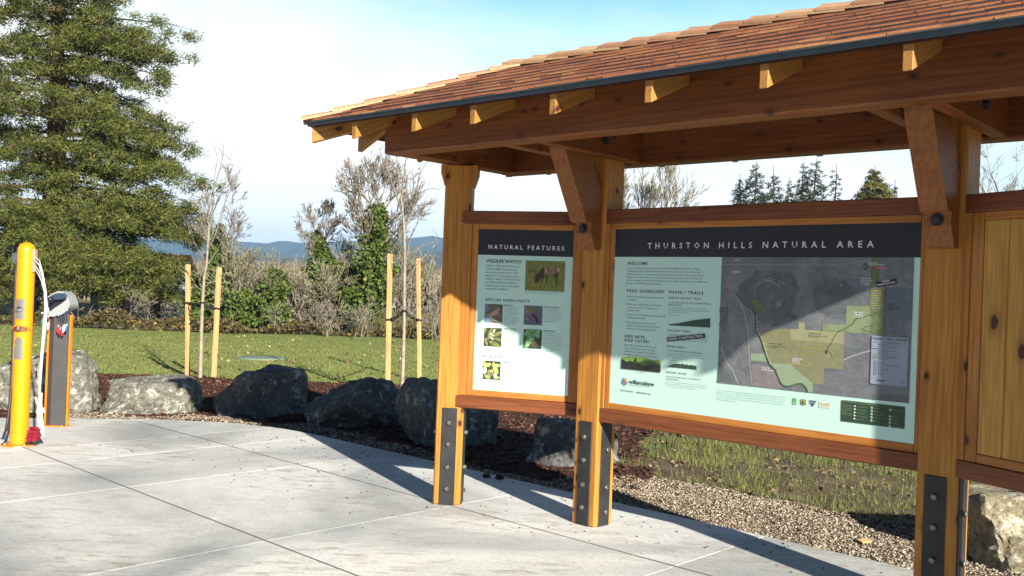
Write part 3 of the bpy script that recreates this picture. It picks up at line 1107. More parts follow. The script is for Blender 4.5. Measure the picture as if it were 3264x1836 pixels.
# dark metal edge round the eaves
dback = 2 * D_C - D_E
corner = [(S_EL, D_E), (S_ER, D_E), (S_ER, dback), (S_EL, dback)]
for i in range(4):
    a, c = corner[i], corner[(i + 1) % 4]
    k = MB()
    u = Vector((c[0] - a[0], c[1] - a[1]))
    u.normalize()
    o_ = Vector((u.y, -u.x))
    def wp(p, off, ext, z):
        q = Vector(p) + o_ * off + u * ext
        return W(q.x, q.y, TR, z)
    x0, x1 = (-0.012, 0.012)
    k.hexa([wp(a, 0.0, x0 + 0.013, 2.546), wp(c, 0.0, -0.001, 2.546), wp(c, 0.009, -0.001 + 0.009, 2.546), wp(a, 0.009, x0 + 0.004, 2.546),
            wp(a, 0.0, x0 + 0.013, 2.5665), wp(c, 0.0, -0.001, 2.5665), wp(c, 0.009, -0.001 + 0.009, 2.5665), wp(a, 0.009, x0 + 0.004, 2.5665)])
    k.hexa([wp(a, -0.03, 0.02, 2.5668), wp(c, -0.03, -0.02, 2.5668), wp(c, 0.03, 0.03, 2.5668), wp(a, 0.03, -0.03, 2.5668),
            wp(a, -0.03, 0.02, 2.5705), wp(c, -0.03, -0.02, 2.5705), wp(c, 0.03, 0.03, 2.5705), wp(a, 0.03, -0.03, 2.5705)])
    k.build('metal_edge', M['fascia'], kiosk)


def rafter(sa, da, sb, db, za, zb, w=0.042, dep=0.112):
    """from tail (a) up to (b); z are the underside heights, plumb cut ends"""
    a, c = Vector((sa, da)), Vector((sb, db))
    u = (c - a).normalized()
    n_ = Vector((-u.y, u.x)) * (w / 2)
    L_ = (c - a).length
    A3 = W(a.x, a.y, TR, za)
    x = (W(c.x, c.y, TR, zb) - A3)
    Lx = x.length
    x.normalize()
    zax = Vector((0, 0, 1))
    zl = (zax - x * zax.dot(x)).normalized()
    yl = zl.cross(x)
    mw = Matrix(((x.x, yl.x, zl.x, A3.x), (x.y, yl.y, zl.y, A3.y), (x.z, yl.z, zl.z, A3.z), (0, 0, 0, 1)))
    sl = x.z / math.sqrt(1 - x.z ** 2)
    cth = 1 / math.sqrt(1 + sl * sl)
    # vertical plumb cut of height dep in local axes
    vx, vz = dep * x.z, dep * cth
    k = MB()
    h_ = w / 2
    k.hexa([(0, -h_, 0), (Lx, -h_, 0), (Lx, h_, 0), (0, h_, 0), (vx, -h_, vz), (Lx + vx, -h_, vz), (Lx + vx, h_, vz), (vx, h_, vz)])
    k.build('rafter', M['rafter'], kiosk, mat_world=mw, bevel=0.003)


TAIL = 0.018
DEPTH = 0.112


def und(dist):
    return plane_z(dist) - TH - DEPTH - 0.001


n_r = int(round((S_R - S_L) / 0.6))
rs = [-4.77, -4.214, -3.731, -3.155, -2.565, -1.967, -1.353, -0.75, -0.18]
for s_ in rs:
    run = min(HALF, s_ - S_EL, S_ER - s_) - 0.03
    if run < 0.2:
        continue
    rafter(s_, D_E + TAIL, s_, D_E + run, und(TAIL), und(run))
    rafter(s_, dback - TAIL, s_, dback - run, und(TAIL), und(run))
for dd in (D_F + 0.07, D_C - 0.02, D_B - 0.07):
    run = min(HALF, dd - D_E, dback - dd) - 0.03
    rafter(S_EL + TAIL, dd, S_EL + run, dd, und(TAIL), und(run))
    rafter(S_ER - TAIL, dd, S_ER - run, dd, und(TAIL), und(run))
for (cs, cd, ds, dd_) in ((S_EL, D_E, 1, 1), (S_ER, D_E, -1, 1), (S_EL, dback, 1, -1), (S_ER, dback, -1, -1)):
    t0, t1 = 0.018, HALF - 0.02
    rafter(cs + ds * t0, cd + dd_ * t0, cs + ds * t1, cd + dd_ * t1, und(t0) + 0.005, und(t1), 0.05, DEPTH)

# ---- shingles: every course of separate tapered boards on the four slopes
rnd = random.Random(5)
k = MB()
EXPO = 0.118
n_c = int(HALF / EXPO) + 1
cosr = 1 / math.sqrt(1 + PITCH_R ** 2)


def slope_pt(face, along, up, lift):
    """along: position on the eave line, up: plan distance from the eave"""
    z = plane_z(up) + 0.012 + lift
    if face == 'f':
        return W(along, D_E + up, TR, z)
    if face == 'b':
        return W(along, dback - up, TR, z)
    if face == 'l':
        return W(S_EL + up, along, TR, z)
    return W(S_ER - up, along, TR, z)


for face, a0, a1 in (('f', S_EL, S_ER), ('b', S_EL, S_ER), ('l', D_E, dback), ('r', D_E, dback)):
    for c_ in range(-1, n_c):
        up0 = c_ * EXPO - 0.022 if c_ >= 0 else -0.026
        up1 = min(up0 + EXPO * 1.75, HALF - 0.002)
        if up0 > HALF - 0.03:
            continue
        lo, hi = a0 + up0, a1 - up0
        x = lo - rnd.random() * 0.1
        while x < hi:
            w_ = rnd.uniform(0.09, 0.26)
            xa, xb = max(x, lo), min(x + w_ - 0.002, hi)
            x += w_
            if xb - xa < 0.012:
                continue
            j = rnd.uniform(-0.004, 0.004)
            th = rnd.uniform(0.0085, 0.0125)
            l0 = 0.006 + (0.003 if c_ >= 0 else 0.0) + rnd.uniform(0, 0.004)
            xa1, xb1 = max(xa, a0 + up1), min(xb, a1 - up1)
            if xb1 < xa1:
                xa1 = xb1 = (xa1 + xb1) / 2
            pts = [slope_pt(face, xa, up0 + j, l0), slope_pt(face, xb, up0 + j, l0), slope_pt(face, xb1, up1, -0.004), slope_pt(face, xa1, up1, -0.004),
                   slope_pt(face, xa, up0 + j, l0 + th), slope_pt(face, xb, up0 + j, l0 + th), slope_pt(face, xb1, up1, 0.004), slope_pt(face, xa1, up1, 0.004)]
            if face in ('b', 'l'):
                pts = [pts[i] for i in (1, 0, 3, 2, 5, 4, 7, 6)]
            k.hexa(pts)
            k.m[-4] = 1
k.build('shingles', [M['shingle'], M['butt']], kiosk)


# ---- hip and ridge caps
def cap_run(p0, p1, n0, n1):
    """p0->p1 line of the hip (s, d, z); n0, n1 horizontal directions down each slope (s, d)"""
    k = MB()
    a, c = Vector(p0), Vector(p1)
    L_ = (c - a).length
    m_ = max(2, int(L_ / 0.19))
    for i in range(m_):
        t0, t1 = i / m_ - 0.02, min((i + 1.45) / m_, 1.0)
        q0, q1 = a.lerp(c, t0), a.lerp(c, t1)
        for nn in (n0, n1):
            wd = 0.085
            drop = PITCH_R * wd * nn[2]
            def pt(q, w_, lift):
                return W(q.x + nn[0] * w_, q.y + nn[1] * w_, TR, q.z - drop * (w_ / wd) + lift)
            jit = rnd.uniform(0.0, 0.006)
            lo = 0.030 + jit
            pts = [pt(q0, -0.004, lo), pt(q0, wd, lo), pt(q1, wd, 0.012), pt(q1, -0.004, 0.012),
                   pt(q0, -0.004, lo + 0.02), pt(q0, wd, lo + 0.02), pt(q1, wd, 0.024), pt(q1, -0.004, 0.024)]
            k.hexa(pts)
    return k


HZ0, HZ1 = Z_E + 0.012, Z_RIDGE + 0.012
r2 = 1 / math.sqrt(2)
for cs, cd, rs_, sg, dg in ((S_EL, D_E, SR0, 1, 1), (S_ER, D_E, SR1, -1, 1), (S_EL, dback, SR0, 1, -1), (S_ER, dback, SR1, -1, -1)):
    e = 0.012
    kk = cap_run((cs - sg * e, cd - dg * e, HZ0 - e * PITCH_R), (rs_, D_C, HZ1), (sg * r2, -dg * r2, r2), (-sg * r2, dg * r2, r2))
    kk.build('hip_cap', M['cap'], kiosk)
kk = cap_run((SR0 - 0.05, D_C, HZ1), (SR1 + 0.05, D_C, HZ1), (0, -1, 1.0), (0, 1, 1.0))
kk.build('ridge_cap', M['cap'], kiosk)

# ================================================================== SIGNS
S_ = {}
S_['mint'] = plain('mint_sign_face', (0.51, 0.73, 0.655), 0.45, 0, 0.4)
S_['head'] = plain('charcoal_sign_band', (0.020, 0.020, 0.022), 0.45, 0, 0.4)
S_['white'] = plain('white_lettering', (0.72, 0.72, 0.78), 0.5)
S_['ink'] = plain('dark_lettering', (0.022, 0.045, 0.045), 0.6)
S_['ink2'] = plain('grey_lettering', (0.085, 0.15, 0.145), 0.6)
S_['black'] = plain('black_panel', (0.012, 0.012, 0.016), 0.5)
S_['dgreen'] = plain('dark_green_panel', (0.022, 0.055, 0.025), 0.5)
S_['profile'] = plain('profile_green', (0.030, 0.065, 0.045), 0.5)
S_['lime'] = plain('lime_hill', (0.22, 0.38, 0.085), 0.5)
S_['mgreen'] = plain('mid_green_hill', (0.055, 0.125, 0.03), 0.5)
S_['dkhill'] = plain('charcoal_hill', (0.022, 0.024, 0.022), 0.5)
S_['red'] = plain('red_arrow', (0.42, 0.02, 0.03), 0.5)
S_['legend'] = plain('legend_panel', (0.25, 0.29, 0.37), 0.5, var=0.08)
S_['olive'] = noisy('olive_overlay', [(0.3, (0.190, 0.192, 0.105)), (0.7, (0.255, 0.255, 0.145))], 22, 5, 0.6, roughness=0.5)
S_['lolive'] = noisy('pale_olive_overlay', [(0.3, (0.275, 0.272, 0.155)), (0.7, (0.325, 0.322, 0.19))], 22, 5, 0.6, roughness=0.5)
S_['lgreen'] = noisy('green_overlay', [(0.3, (0.185, 0.235, 0.130)), (0.7, (0.250, 0.305, 0.175))], 22, 5, 0.6, roughness=0.5)
S_['pgreen'] = noisy('pale_green_overlay', [(0.3, (0.235, 0.31, 0.20)), (0.7, (0.285, 0.36, 0.24))], 22, 5, 0.6, roughness=0.5)
S_['vgreen'] = noisy('dark_green_overlay', [(0.3, (0.105, 0.128, 0.068)), (0.7, (0.17, 0.20, 0.105))], 30, 6, 0.7, roughness=0.5)
S_['bluegrey'] = noisy('blue_overlay', [(0.3, (0.105, 0.13, 0.155)), (0.7, (0.15, 0.175, 0.205))], 22, 5, 0.6, roughness=0.5)
S_['pinkgrey'] = noisy('pink_field', [(0.3, (0.185, 0.165, 0.17)), (0.7, (0.25, 0.225, 0.23))], 22, 5, 0.6, roughness=0.5)
S_['darkland'] = noisy('dark_forest_aerial', [(0.3, (0.070, 0.084, 0.088)), (0.5, (0.115, 0.130, 0.136)), (0.7, (0.17, 0.185, 0.19))], 9, 9, 0.78, roughness=0.5)
S_['midland'] = noisy('quarry_aerial', [(0.3, (0.080, 0.095, 0.098)), (0.55, (0.125, 0.14, 0.14)), (0.75, (0.20, 0.21, 0.20))], 24, 7, 0.7, roughness=0.5)
S_['roadline'] = plain('pale_road', (0.34, 0.34, 0.34), 0.5)
S_['trail'] = plain('dark_trail', (0.040, 0.055, 0.030), 0.5)
S_['path'] = plain('green_path', (0.045, 0.085, 0.030), 0.5)
S_['gold'] = plain('gold_line', (0.42, 0.36, 0.06), 0.5)
S_['navy'] = plain('navy_mark', (0.03, 0.07, 0.16), 0.5)
S_['bright'] = plain('bright_green_mark', (0.08, 0.42, 0.09), 0.5)
S_['paper'] = plain('white_paper', (0.78, 0.80, 0.76), 0.5)


def aerial_mat():
    m, t, b = new_mat('aerial_photo')
    n = NB(t)
    v = n.obj((1, 1, 1), False)
    f = n.noise(v, 5.0, 10, 0.75, 0.4)
    c = n.ramp(f, [(0.28, (0.085, 0.10, 0.112)), (0.5, (0.145, 0.155, 0.172)), (0.66, (0.21, 0.21, 0.215)), (0.8, (0.28, 0.275, 0.27))])
    bl = n.voronoi(n.obj((60, 1, 80), False), 1.0)
    c = n.mix(0.4, c, n.ramp(bl.outputs['Color'], [(0.1, 0.7), (0.9, 1.25)]), 'MULTIPLY')
    sp = n.noise(v, 160.0, 2, 0.6)
    c = n.mix(n.ramp(sp, [(0.66, 0.0), (0.72, 0.55)]), c, (0.40, 0.41, 0.43))
    n.link(c, b.inputs['Base Color'])
    b.inputs['Roughness'].default_value = 0.45
    return m


S_['aerial'] = aerial_mat()


def blot(name, stops, scale, dist=0.6):
    m, t, b = new_mat(name)
    n = NB(t)
    v = n.obj((1, 1, 1), False)
    f = n.noise(v, scale, 4, 0.6, dist)
    n.link(n.ramp(f, stops), b.inputs['Base Color'])
    b.inputs['Roughness'].default_value = 0.45
    return m


S_['meadow'] = blot('photo_meadow', [(0.3, (0.105, 0.115, 0.020)), (0.5, (0.17, 0.18, 0.035)), (0.72, (0.23, 0.225, 0.06))], 45)
S_['elk'] = blot('photo_elk_coat', [(0.35, (0.13, 0.070, 0.038)), (0.6, (0.25, 0.165, 0.095))], 16)
S_['elkdark'] = plain('photo_elk_dark', (0.045, 0.022, 0.016), 0.5)
S_['elkpale'] = plain('photo_elk_pale', (0.42, 0.36, 0.25), 0.5)
S_['ph_brown'] = blot('photo_brown_woods', [(0.3, (0.05, 0.05, 0.04)), (0.5, (0.14, 0.12, 0.085)), (0.7, (0.22, 0.21, 0.17))], 28)
S_['ph_bird'] = blot('photo_bird', [(0.3, (0.26, 0.14, 0.095)), (0.6, (0.48, 0.30, 0.22))], 90)
S_['ph_blue'] = plain('photo_blue', (0.12, 0.19, 0.30), 0.5)
S_['ph_slate'] = blot('photo_slate_sky', [(0.3, (0.085, 0.10, 0.14)), (0.7, (0.115, 0.135, 0.18))], 8)
S_['ph_mag'] = blot('photo_magenta', [(0.35, (0.10, 0.006, 0.045)), (0.65, (0.25, 0.02, 0.12))], 120)
S_['ph_stem'] = plain('photo_stem', (0.30, 0.22, 0.14), 0.5)
S_['ph_dark'] = blot('photo_dark_leaves', [(0.3, (0.012, 0.02, 0.012)), (0.7, (0.06, 0.08, 0.04))], 40)
S_['ph_leaf1'] = plain('photo_olive_leaf', (0.16, 0.20, 0.06), 0.5, var=0.3)
S_['ph_leaf2'] = plain('photo_pale_leaf', (0.34, 0.34, 0.14), 0.5, var=0.2)
S_['ph_oak'] = plain('photo_oak_leaf', (0.12, 0.30, 0.12), 0.5, var=0.3)
S_['ph_oak2'] = plain('photo_oak_leaf_light', (0.27, 0.50, 0.27), 0.5, var=0.2)
S_['ph_yel'] = plain('photo_yellow_leaf', (0.36, 0.46, 0.11), 0.5, var=0.25)
S_['ph_cream'] = plain('photo_cream_leaf', (0.62, 0.60, 0.42), 0.5)


def text_mesh(txt, bold=0.0, space=1.0):
    cu = bpy.data.curves.new('lettering', 'FONT')
    cu.body = txt
    cu.resolution_u = 1 if len(txt) > 26 else 3
    cu.offset = bold
    cu.space_character = space
    o = bpy.data.objects.new('lettering', cu)
    COL.objects.link(o)
    dg = bpy.context.evaluated_depsgraph_get()
    me = o.evaluated_get(dg).to_mesh()
    vs_ = np.array([tuple(v.co)[:2] for v in me.vertices]) if len(me.vertices) else np.zeros((0, 2))
    fs = [tuple(p.vertices) for p in me.polygons]
    o.evaluated_get(dg).to_mesh_clear()
    bpy.data.objects.remove(o)
    bpy.data.curves.remove(cu)
    return vs_, fs


CAP = 0.729 / 1.0     # cap height of the built-in font in units of its size (measured below)
_v, _f = text_mesh('H')
CAP = float(_v[:, 1].max())


class Face:
    """draws flat things on a board: u from the left edge, z height above the ground"""
    def __init__(self, t, d, s0):
        self.t, self.d, self.s0 = t, d, s0

    def P(self, u, z, lift):
        return W(self.s0 + u, self.d - lift, self.t, z)

    def poly(self, mb, pts, lift, mi=0):
        # signed area so that the face looks at the viewer
        mb.poly([self.P(u, z, lift) for u, z in pts], mi)

    def tri_poly(self, mb, pts, lift, mi=0):
        from mathutils.geometry import tessellate_polygon
        tr = tessellate_polygon([[Vector((u, z, 0)) for u, z in pts]])
        for a in tr:
            mb.poly([self.P(*pts[i], lift) for i in a], mi)

    def rect(self, mb, u0, z0, u1, z1, lift, mi=0):
        self.poly(mb, [(u0, z0), (u1, z0), (u1, z1), (u0, z1)], lift, mi)

    def line(self, mb, pts, w, lift, mi=0):
        for i in range(len(pts) - 1):
            a, c = Vector(pts[i]), Vector(pts[i + 1])
            u = (c - a)
            if u.length < 1e-6:
                continue
            u = u.normalized()
            n = Vector((-u.y, u.x)) * w / 2
            a, c = a - u * w * 0.3, c + u * w * 0.3
            self.poly(mb, [a - n, c - n, c + n, a + n], lift, mi)

    def disc(self, mb, u, z, ru, rz, lift, mi=0, n=12, rot=0.0):
        pts = []
        for j in range(n):
            a = 2 * math.pi * j / n
            x, y = ru * math.cos(a), rz * math.sin(a)
            pts.append((u + x * math.cos(rot) - y * math.sin(rot), z + x * math.sin(rot) + y * math.cos(rot)))
        self.poly(mb, pts, lift, mi)

    def text(self, mb, txt, u0, z, cap, width=None, lift=0.003, mi=0, bold=0.0, xs=1.0, rot=0.0, spread=True):
        """z: baseline; cap: cap height; width: total width, reached by letter spacing"""
        k = cap / CAP
        sp = 1.0
        v, f = text_mesh(txt, bold)
        if not len(v):
            return
        if width and spread and len(txt) > 1:
            w1 = (v[:, 0].max() - v[:, 0].min()) * k * xs
            v2, _ = text_mesh(txt, bold, 2.0)
            w2 = (v2[:, 0].max() - v2[:, 0].min()) * k * xs
            sp = 1 + (width - w1) / max(w2 - w1, 1e-6)
            sp = max(0.75, min(sp, 3.0))
            v, f = text_mesh(txt, bold, sp)
        x = (v[:, 0] - v[:, 0].min()) * k * xs
        if width:
            x *= width / max(x.max(), 1e-6)
        y = v[:, 1] * k
        c, s = math.cos(rot), math.sin(rot)
        i0 = len(mb.v)
        for a, b_ in zip(x, y):
            mb.v.append(tuple(self.P(u0 + a * c - b_ * s, z + a * s + b_ * c, lift)))
        for q in f:
            mb.f.append(tuple(i0 + j for j in q))
            mb.m.append(mi)

    def lines(self, mb, rows, u0, z0, pitch, cap, k=None, mi=2, lift=0.003, bold=0.0):
        """rows: (text, width)"""
        for i, (txt, w) in enumerate(rows):
            self.text(mb, txt, u0, z0 - i * pitch, cap, w, lift, mi, bold, spread=False)


def board(face, width, root, zt=Z_ST, zb=Z_SB, zh=Z_HB):
    fr = frame(face.t, W(0, 0, face.t))
    k = MB()
    k.box(fr @ Vector((face.s0 + width / 2, face.d + 0.008, (zh + zb) / 2)), (width, 0.016, zh - zb), fr.to_3x3())
    kb = k
    k = MB()
    k.box(fr @ Vector((face.s0 + width / 2, face.d + 0.0075, (zt + zh) / 2)), (width, 0.017, zt - zh), fr.to_3x3())
    return kb, k


LF, LF2, LF3, LF4 = 0.0022, 0.0036, 0.0048, 0.0062

# ---------------------------------------------------------- natural features sign
wf = Face(TW, D_W + 0.012, S_W0)
ws = thing('information_sign', 'narrow mint sign headed NATURAL FEATURES with six small photos', 'sign', W(S_W0 + 0.34, D_W, TW, Z_SB))
kb, kh = board(wf, S_W1 - S_W0, ws)
wf.text(kh, 'NATURAL FEATURES', 0.075, 1.800, 0.028, 0.543, LF, 1, 0.012)
kh.build('header_band', [S_['head'], S_['white']], ws)
k = kb
wf.text(k, 'WILDLIFE WATCH', 0.063, 1.7045, 0.0215, 0.25, LF, 1, 0.012)
wf.text(k, 'SPECIES HIGHLIGHTS', 0.067, 1.437, 0.0185, 0.319, LF, 1, 0.012)
wf.text(k, 'BE ALERT', 0.067, 1.046, 0.017, 0.14, LF, 1, 0.004)
wf.lines(k, [('Thurston Hills Natural Area is an', 0.241), ('oasis for wildlife. The protected', 0.223), ('area, and its connections to other', 0.234),
             ('large tracts of open space, provide', 0.240), ('habitat to bears, mountain lions and', 0.257), ('elk. Help to minimize conflict by', 0.228),
             ('keeping dogs on leash and keeping', 0.243), ('close watch of children.', 0.163)], 0.064, 1.677, 0.0229, 0.0125)
wf.lines(k, [('Roosevelt elk graze the meadows and forest edges of the natural area all year', 0.274), ('and are most often seen at dawn and dusk in the open', 0.235)], 0.350, 1.5095, 0.0085, 0.0045)
caps = [('Ruffed grouse', 0.207, 1.409, 0.062, ['This plump bird is seen in', 'and around open, wet', 'woodlands from the wet', 'or a drumming sound that', 'the males make by', 'beating their wings while', 'sitting on a log. Look for', 'the ground foraging all', 'year long for seeds']),
        ('Flowering red currant', 0.492, 1.409, 0.106, ['This deciduous shrub grows', 'up to 7 feet tall and is among', 'the prettiest of the spring', 'forest. Its beautiful pink flowers', 'emerge in early spring - an', 'important source of nectar for', 'hungry hummingbirds.']),
        ('Golden chinquapin', 0.211, 1.247, 0.084, ['This evergreen tree', 'grows on dry slopes', 'with shiny leaves', 'green above and', 'gold underneath', 'and spiny burs']),
        ('Oregon white oak', 0.494, 1.247, 0.082, ['This deciduous tree serves as', 'a habitat and food source for', 'more than 200 different plants', 'and animals. Its acorns attract', 'woodpeckers, deer and squirrels,', 'bats, insects and birds make', 'their homes in its spreading limbs', 'but less than 5 percent of the', 'original oak savanna remains in', 'our valley today.']),
        ('Poison oak', 0.211, 1.016, 0.050, ['Leaves of three,', 'let it be!'])]
for ttl, u, z, w_, rows in caps:
    wf.text(k, ttl, u, z, 0.0085, w_, LF, 2, 0.03, spread=False)
    for i, r_ in enumerate(rows):
        wf.text(k, r_, u, z - 0.0145 - i * 0.0137, 0.0062, 0.0047 * len(r_) * 0.92, LF, 2, 0.0, spread=False)
k.build('sign_board', [S_['mint'], S_['ink'], S_['ink2']], ws)

# elk photo
k = MB()
wf.rect(k, 0.350, 1.520, 0.629, 1.725, LF, 0)
body = [(0.455, 1.652), (0.468, 1.675), (0.485, 1.688), (0.51, 1.692), (0.55, 1.693), (0.575, 1.686), (0.587, 1.668), (0.583, 1.652), (0.575, 1.640), (0.570, 1.622), (0.555, 1.622), (0.545, 1.628), (0.512, 1.628), (0.495, 1.634), (0.480, 1.630), (0.468, 1.622)]
wf.tri_poly(k, body, LF2, 1)
wf.tri_poly(k, [(0.455, 1.655), (0.470, 1.678), (0.486, 1.672), (0.483, 1.636), (0.470, 1.612), (0.455, 1.592), (0.437, 1.574), (0.418, 1.572), (0.419, 1.598), (0.428, 1.625)], LF3, 2)
for leg in ([(0.478, 1.632), (0.492, 1.632), (0.478, 1.604), (0.470, 1.578), (0.464, 1.578), (0.470, 1.606)], [(0.494, 1.634), (0.510, 1.632), (0.508, 1.600), (0.506, 1.572), (0.500, 1.572), (0.500, 1.603)],
            [(0.552, 1.640), (0.568, 1.640), (0.562, 1.606), (0.558, 1.588), (0.553, 1.588), (0.556, 1.606)], [(0.566, 1.640), (0.584, 1.650), (0.580, 1.612), (0.578, 1.564), (0.570, 1.564), (0.572, 1.606)]):
    wf.tri_poly(k, leg, LF3, 2)
wf.tri_poly(k, [(0.573, 1.686), (0.590, 1.674), (0.594, 1.664), (0.584, 1.650), (0.577, 1.664)], LF3, 3)
wf.tri_poly(k, [(0.492, 1.680), (0.500, 1.686), (0.497, 1.645), (0.488, 1.650)], LF3, 3)
wf.line(k, [(0.430, 1.628), (0.427, 1.646), (0.418, 1.658), (0.398, 1.660), (0.376, 1.668), (0.382, 1.676)], 0.0028, LF3, 2)
wf.line(k, [(0.420, 1.655), (0.412, 1.640)], 0.002, LF3, 2)
wf.line(k, [(0.398, 1.660), (0.386, 1.650)], 0.002, LF3, 2)
wf.line(k, [(0.425, 1.606), (0.412, 1.612), (0.402, 1.608)], 0.0028, LF3, 2)
k.build('elk_photo', [S_['meadow'], S_['elk'], S_['elkdark'], S_['elkpale']], ws)


def leaf(face, k, u, z, L, w, rot, lift, mi):
    pts = []
    for a, b_ in ((0, 0), (0.25, 0.8), (0.55, 1.0), (0.85, 0.5), (1.0, 0), (0.85, -0.5), (0.55, -1.0), (0.25, -0.8)):
        x, y = a * L, b_ * w / 2
        pts.append((u + x * math.cos(rot) - y * math.sin(rot), z + x * math.sin(rot) + y * math.cos(rot)))
    face.poly(k, pts, lift, mi)


class Clip:
    """keeps the shapes of a photo inside its frame"""
    def __init__(self, face, u0, z0, u1, z1):
        self.f, self.b = face, (u0, z0, u1, z1)

    def poly(self, mb, pts, lift, mi=0):
        P_ = [tuple(p) for p in pts]
        u0, z0, u1, z1 = self.b
        for ax, lim, sg in ((0, u0, 1), (0, u1, -1), (1, z0, 1), (1, z1, -1)):
            out = []
            for i in range(len(P_)):
                a, c = P_[i], P_[(i + 1) % len(P_)]
                ia, ic = (a[ax] - lim) * sg >= 0, (c[ax] - lim) * sg >= 0
                if ia:
                    out.append(a)
                if ia != ic:
                    t_ = (lim - a[ax]) / (c[ax] - a[ax])
                    out.append((a[0] + (c[0] - a[0]) * t_, a[1] + (c[1] - a[1]) * t_))
            P_ = out
            if len(P_) < 3:
                return
        self.f.poly(mb, P_, lift, mi)

    line = Face.line
    disc = Face.disc


def photo(face, u0, z0, u1, z1):
    k = MB()
    face.rect(k, u0, z0, u1, z1, LF, 0)
    return k, Clip(face, u0, z0, u1, z1)


# ruffed grouse
k, c = photo(wf, 0.067, 1.288, 0.196, 1.417)
c.disc(k, 0.088, 1.308, 0.028, 0.020, LF2, 1)
c.disc(k, 0.080, 1.390, 0.018, 0.03, LF2, 1)
c.poly(k, [(0.072, 1.336), (0.105, 1.352), (0.130, 1.372), (0.152, 1.383), (0.166, 1.376), (0.172, 1.360), (0.166, 1.346), (0.145, 1.338), (0.110, 1.332)], LF3, 2)
c.disc(k, 0.168, 1.385, 0.010, 0.008, LF3, 2)
c.line(k, [(0.110, 1.333), (0.130, 1.308), (0.190, 1.290)], 0.004, LF4, 3)
c.line(k, [(0.125, 1.413), (0.180, 1.402), (0.196, 1.385)], 0.003, LF4, 4)
k.build('bird_photo', [S_['ph_brown'], S_['ph_blue'], S_['ph_bird'], S_['ph_cream'], S_['elkdark']], ws)
# red currant
k, c = photo(wf, 0.351, 1.286, 0.482, 1.417)
for u, z, L, w_, ro, mi in ((0.355, 1.40, 0.06, 0.02, -0.2, 1), (0.40, 1.412, 0.05, 0.018, -0.5, 1), (0.352, 1.37, 0.05, 0.022, 0.2, 2), (0.375, 1.375, 0.05, 0.014, 0.05, 1), (0.355, 1.345, 0.035, 0.022, 0.3, 3), (0.36, 1.33, 0.028, 0.012, -0.3, 2)):
    leaf(c, k, u, z, L, w_, ro, LF2, mi)
c.line(k, [(0.392, 1.372), (0.42, 1.362)], 0.003, LF3, 2)
r_ = random.Random(3)
for i in range(16):
    t_ = i / 15
    c.disc(k, 0.418 + t_ * 0.036 + r_.uniform(-0.006, 0.006), 1.358 - t_ * 0.056 + r_.uniform(-0.004, 0.004), 0.0075, 0.0075, LF3, 4, 7)
k.build('flower_photo', [S_['ph_slate'], S_['ph_leaf1'], S_['ph_stem'], S_['elk'], S_['ph_mag']], ws)
# laurel like leaves
k, c = photo(wf, 0.067, 1.124, 0.196, 1.253)
for u, z, L, w_, ro, mi in ((0.10, 1.17, 0.10, 0.030, 1.3, 1), (0.11, 1.185, 0.11, 0.030, 0.45, 1), (0.105, 1.16, 0.11, 0.040, -0.45, 1), (0.07, 1.21, 0.09, 0.025, 1.45, 1), (0.12, 1.165, 0.10, 0.028, -0.95, 1), (0.14, 1.18, 0.09, 0.025, -0.15, 1), (0.075, 1.18, 0.06, 0.02, -1.2, 1)):
    leaf(c, k, u, z, L, w_, ro, LF2, mi)
    c.line(k, [(u, z), (u + L * math.cos(ro), z + L * math.sin(ro))], 0.003, LF3, 2)
c.line(k, [(0.067, 1.165), (0.10, 1.18), (0.13, 1.225)], 0.006, LF4, 3)
for u, z in ((0.122, 1.185), (0.130, 1.205), (0.138, 1.225), (0.118, 1.210), (0.132, 1.176), (0.143, 1.238)):
    c.disc(k, u, z, 0.008, 0.007, LF4, 4, 8)
k.build('leaf_photo', [S_['ph_dark'], S_['ph_leaf1'], S_['ph_leaf2'], S_['ph_stem'], S_['ph_cream']], ws)
# oak
k, c = photo(wf, 0.353, 1.124, 0.483, 1.254)
for cx_, cz_, ro, L in ((0.37, 1.13, 1.1, 0.125), (0.46, 1.20, 1.9, 0.06), (0.36, 1.215, 0.5, 0.06)):
    for i in range(9):
        t_ = i / 8
        x, y = cx_ + L * t_ * math.cos(ro), cz_ + L * t_ * math.sin(ro)
        for sg in (-1, 1):
            leaf(c, k, x, y, 0.036 * (1 - abs(t_ - 0.5)), 0.017, ro + sg * 0.95, LF2 if i % 2 else LF3, 1 if (i + sg) % 3 else 2)
    c.line(k, [(cx_, cz_), (cx_ + L * math.cos(ro), cz_ + L * math.sin(ro))], 0.003, LF4, 2)
for a in range(9):
    c.line(k, [(0.435, 1.168), (0.435 + 0.03 * math.cos(a * 0.7), 1.168 + 0.03 * math.sin(a * 0.7))], 0.0035, LF4, 3)
k.build('leaf_photo', [S_['ph_dark'], S_['ph_oak'], S_['ph_oak2'], S_['elk']], ws)
# poison oak
k, c = photo(wf, 0.070, 0.895, 0.197, 1.023)
for u, z, L, w_, ro, mi in ((0.075, 1.02, 0.05, 0.028, -1.2, 1), (0.09, 0.985, 0.045, 0.030, 0.5, 2), (0.085, 0.985, 0.06, 0.028, -1.6, 3), (0.145, 1.02, 0.05, 0.022, -1.5, 1), (0.145, 0.99, 0.055, 0.028, 0.15, 2), (0.145, 0.985, 0.06, 0.036, -0.9, 1), (0.14, 0.965, 0.06, 0.045, -2.1, 2), (0.16, 0.945, 0.045, 0.026, -1.5, 3), (0.08, 0.92, 0.05, 0.025, -0.3, 1), (0.15, 0.905, 0.05, 0.02, 0.2, 1), (0.10, 0.94, 0.05, 0.03, -0.2, 2)):
    leaf(c, k, u, z, L, w_, ro, LF2 if mi == 1 else LF3, mi)
k.build('leaf_photo', [S_['ph_dark'], S_['ph_yel'], S_['ph_leaf2'], S_['ph_cream']], ws)

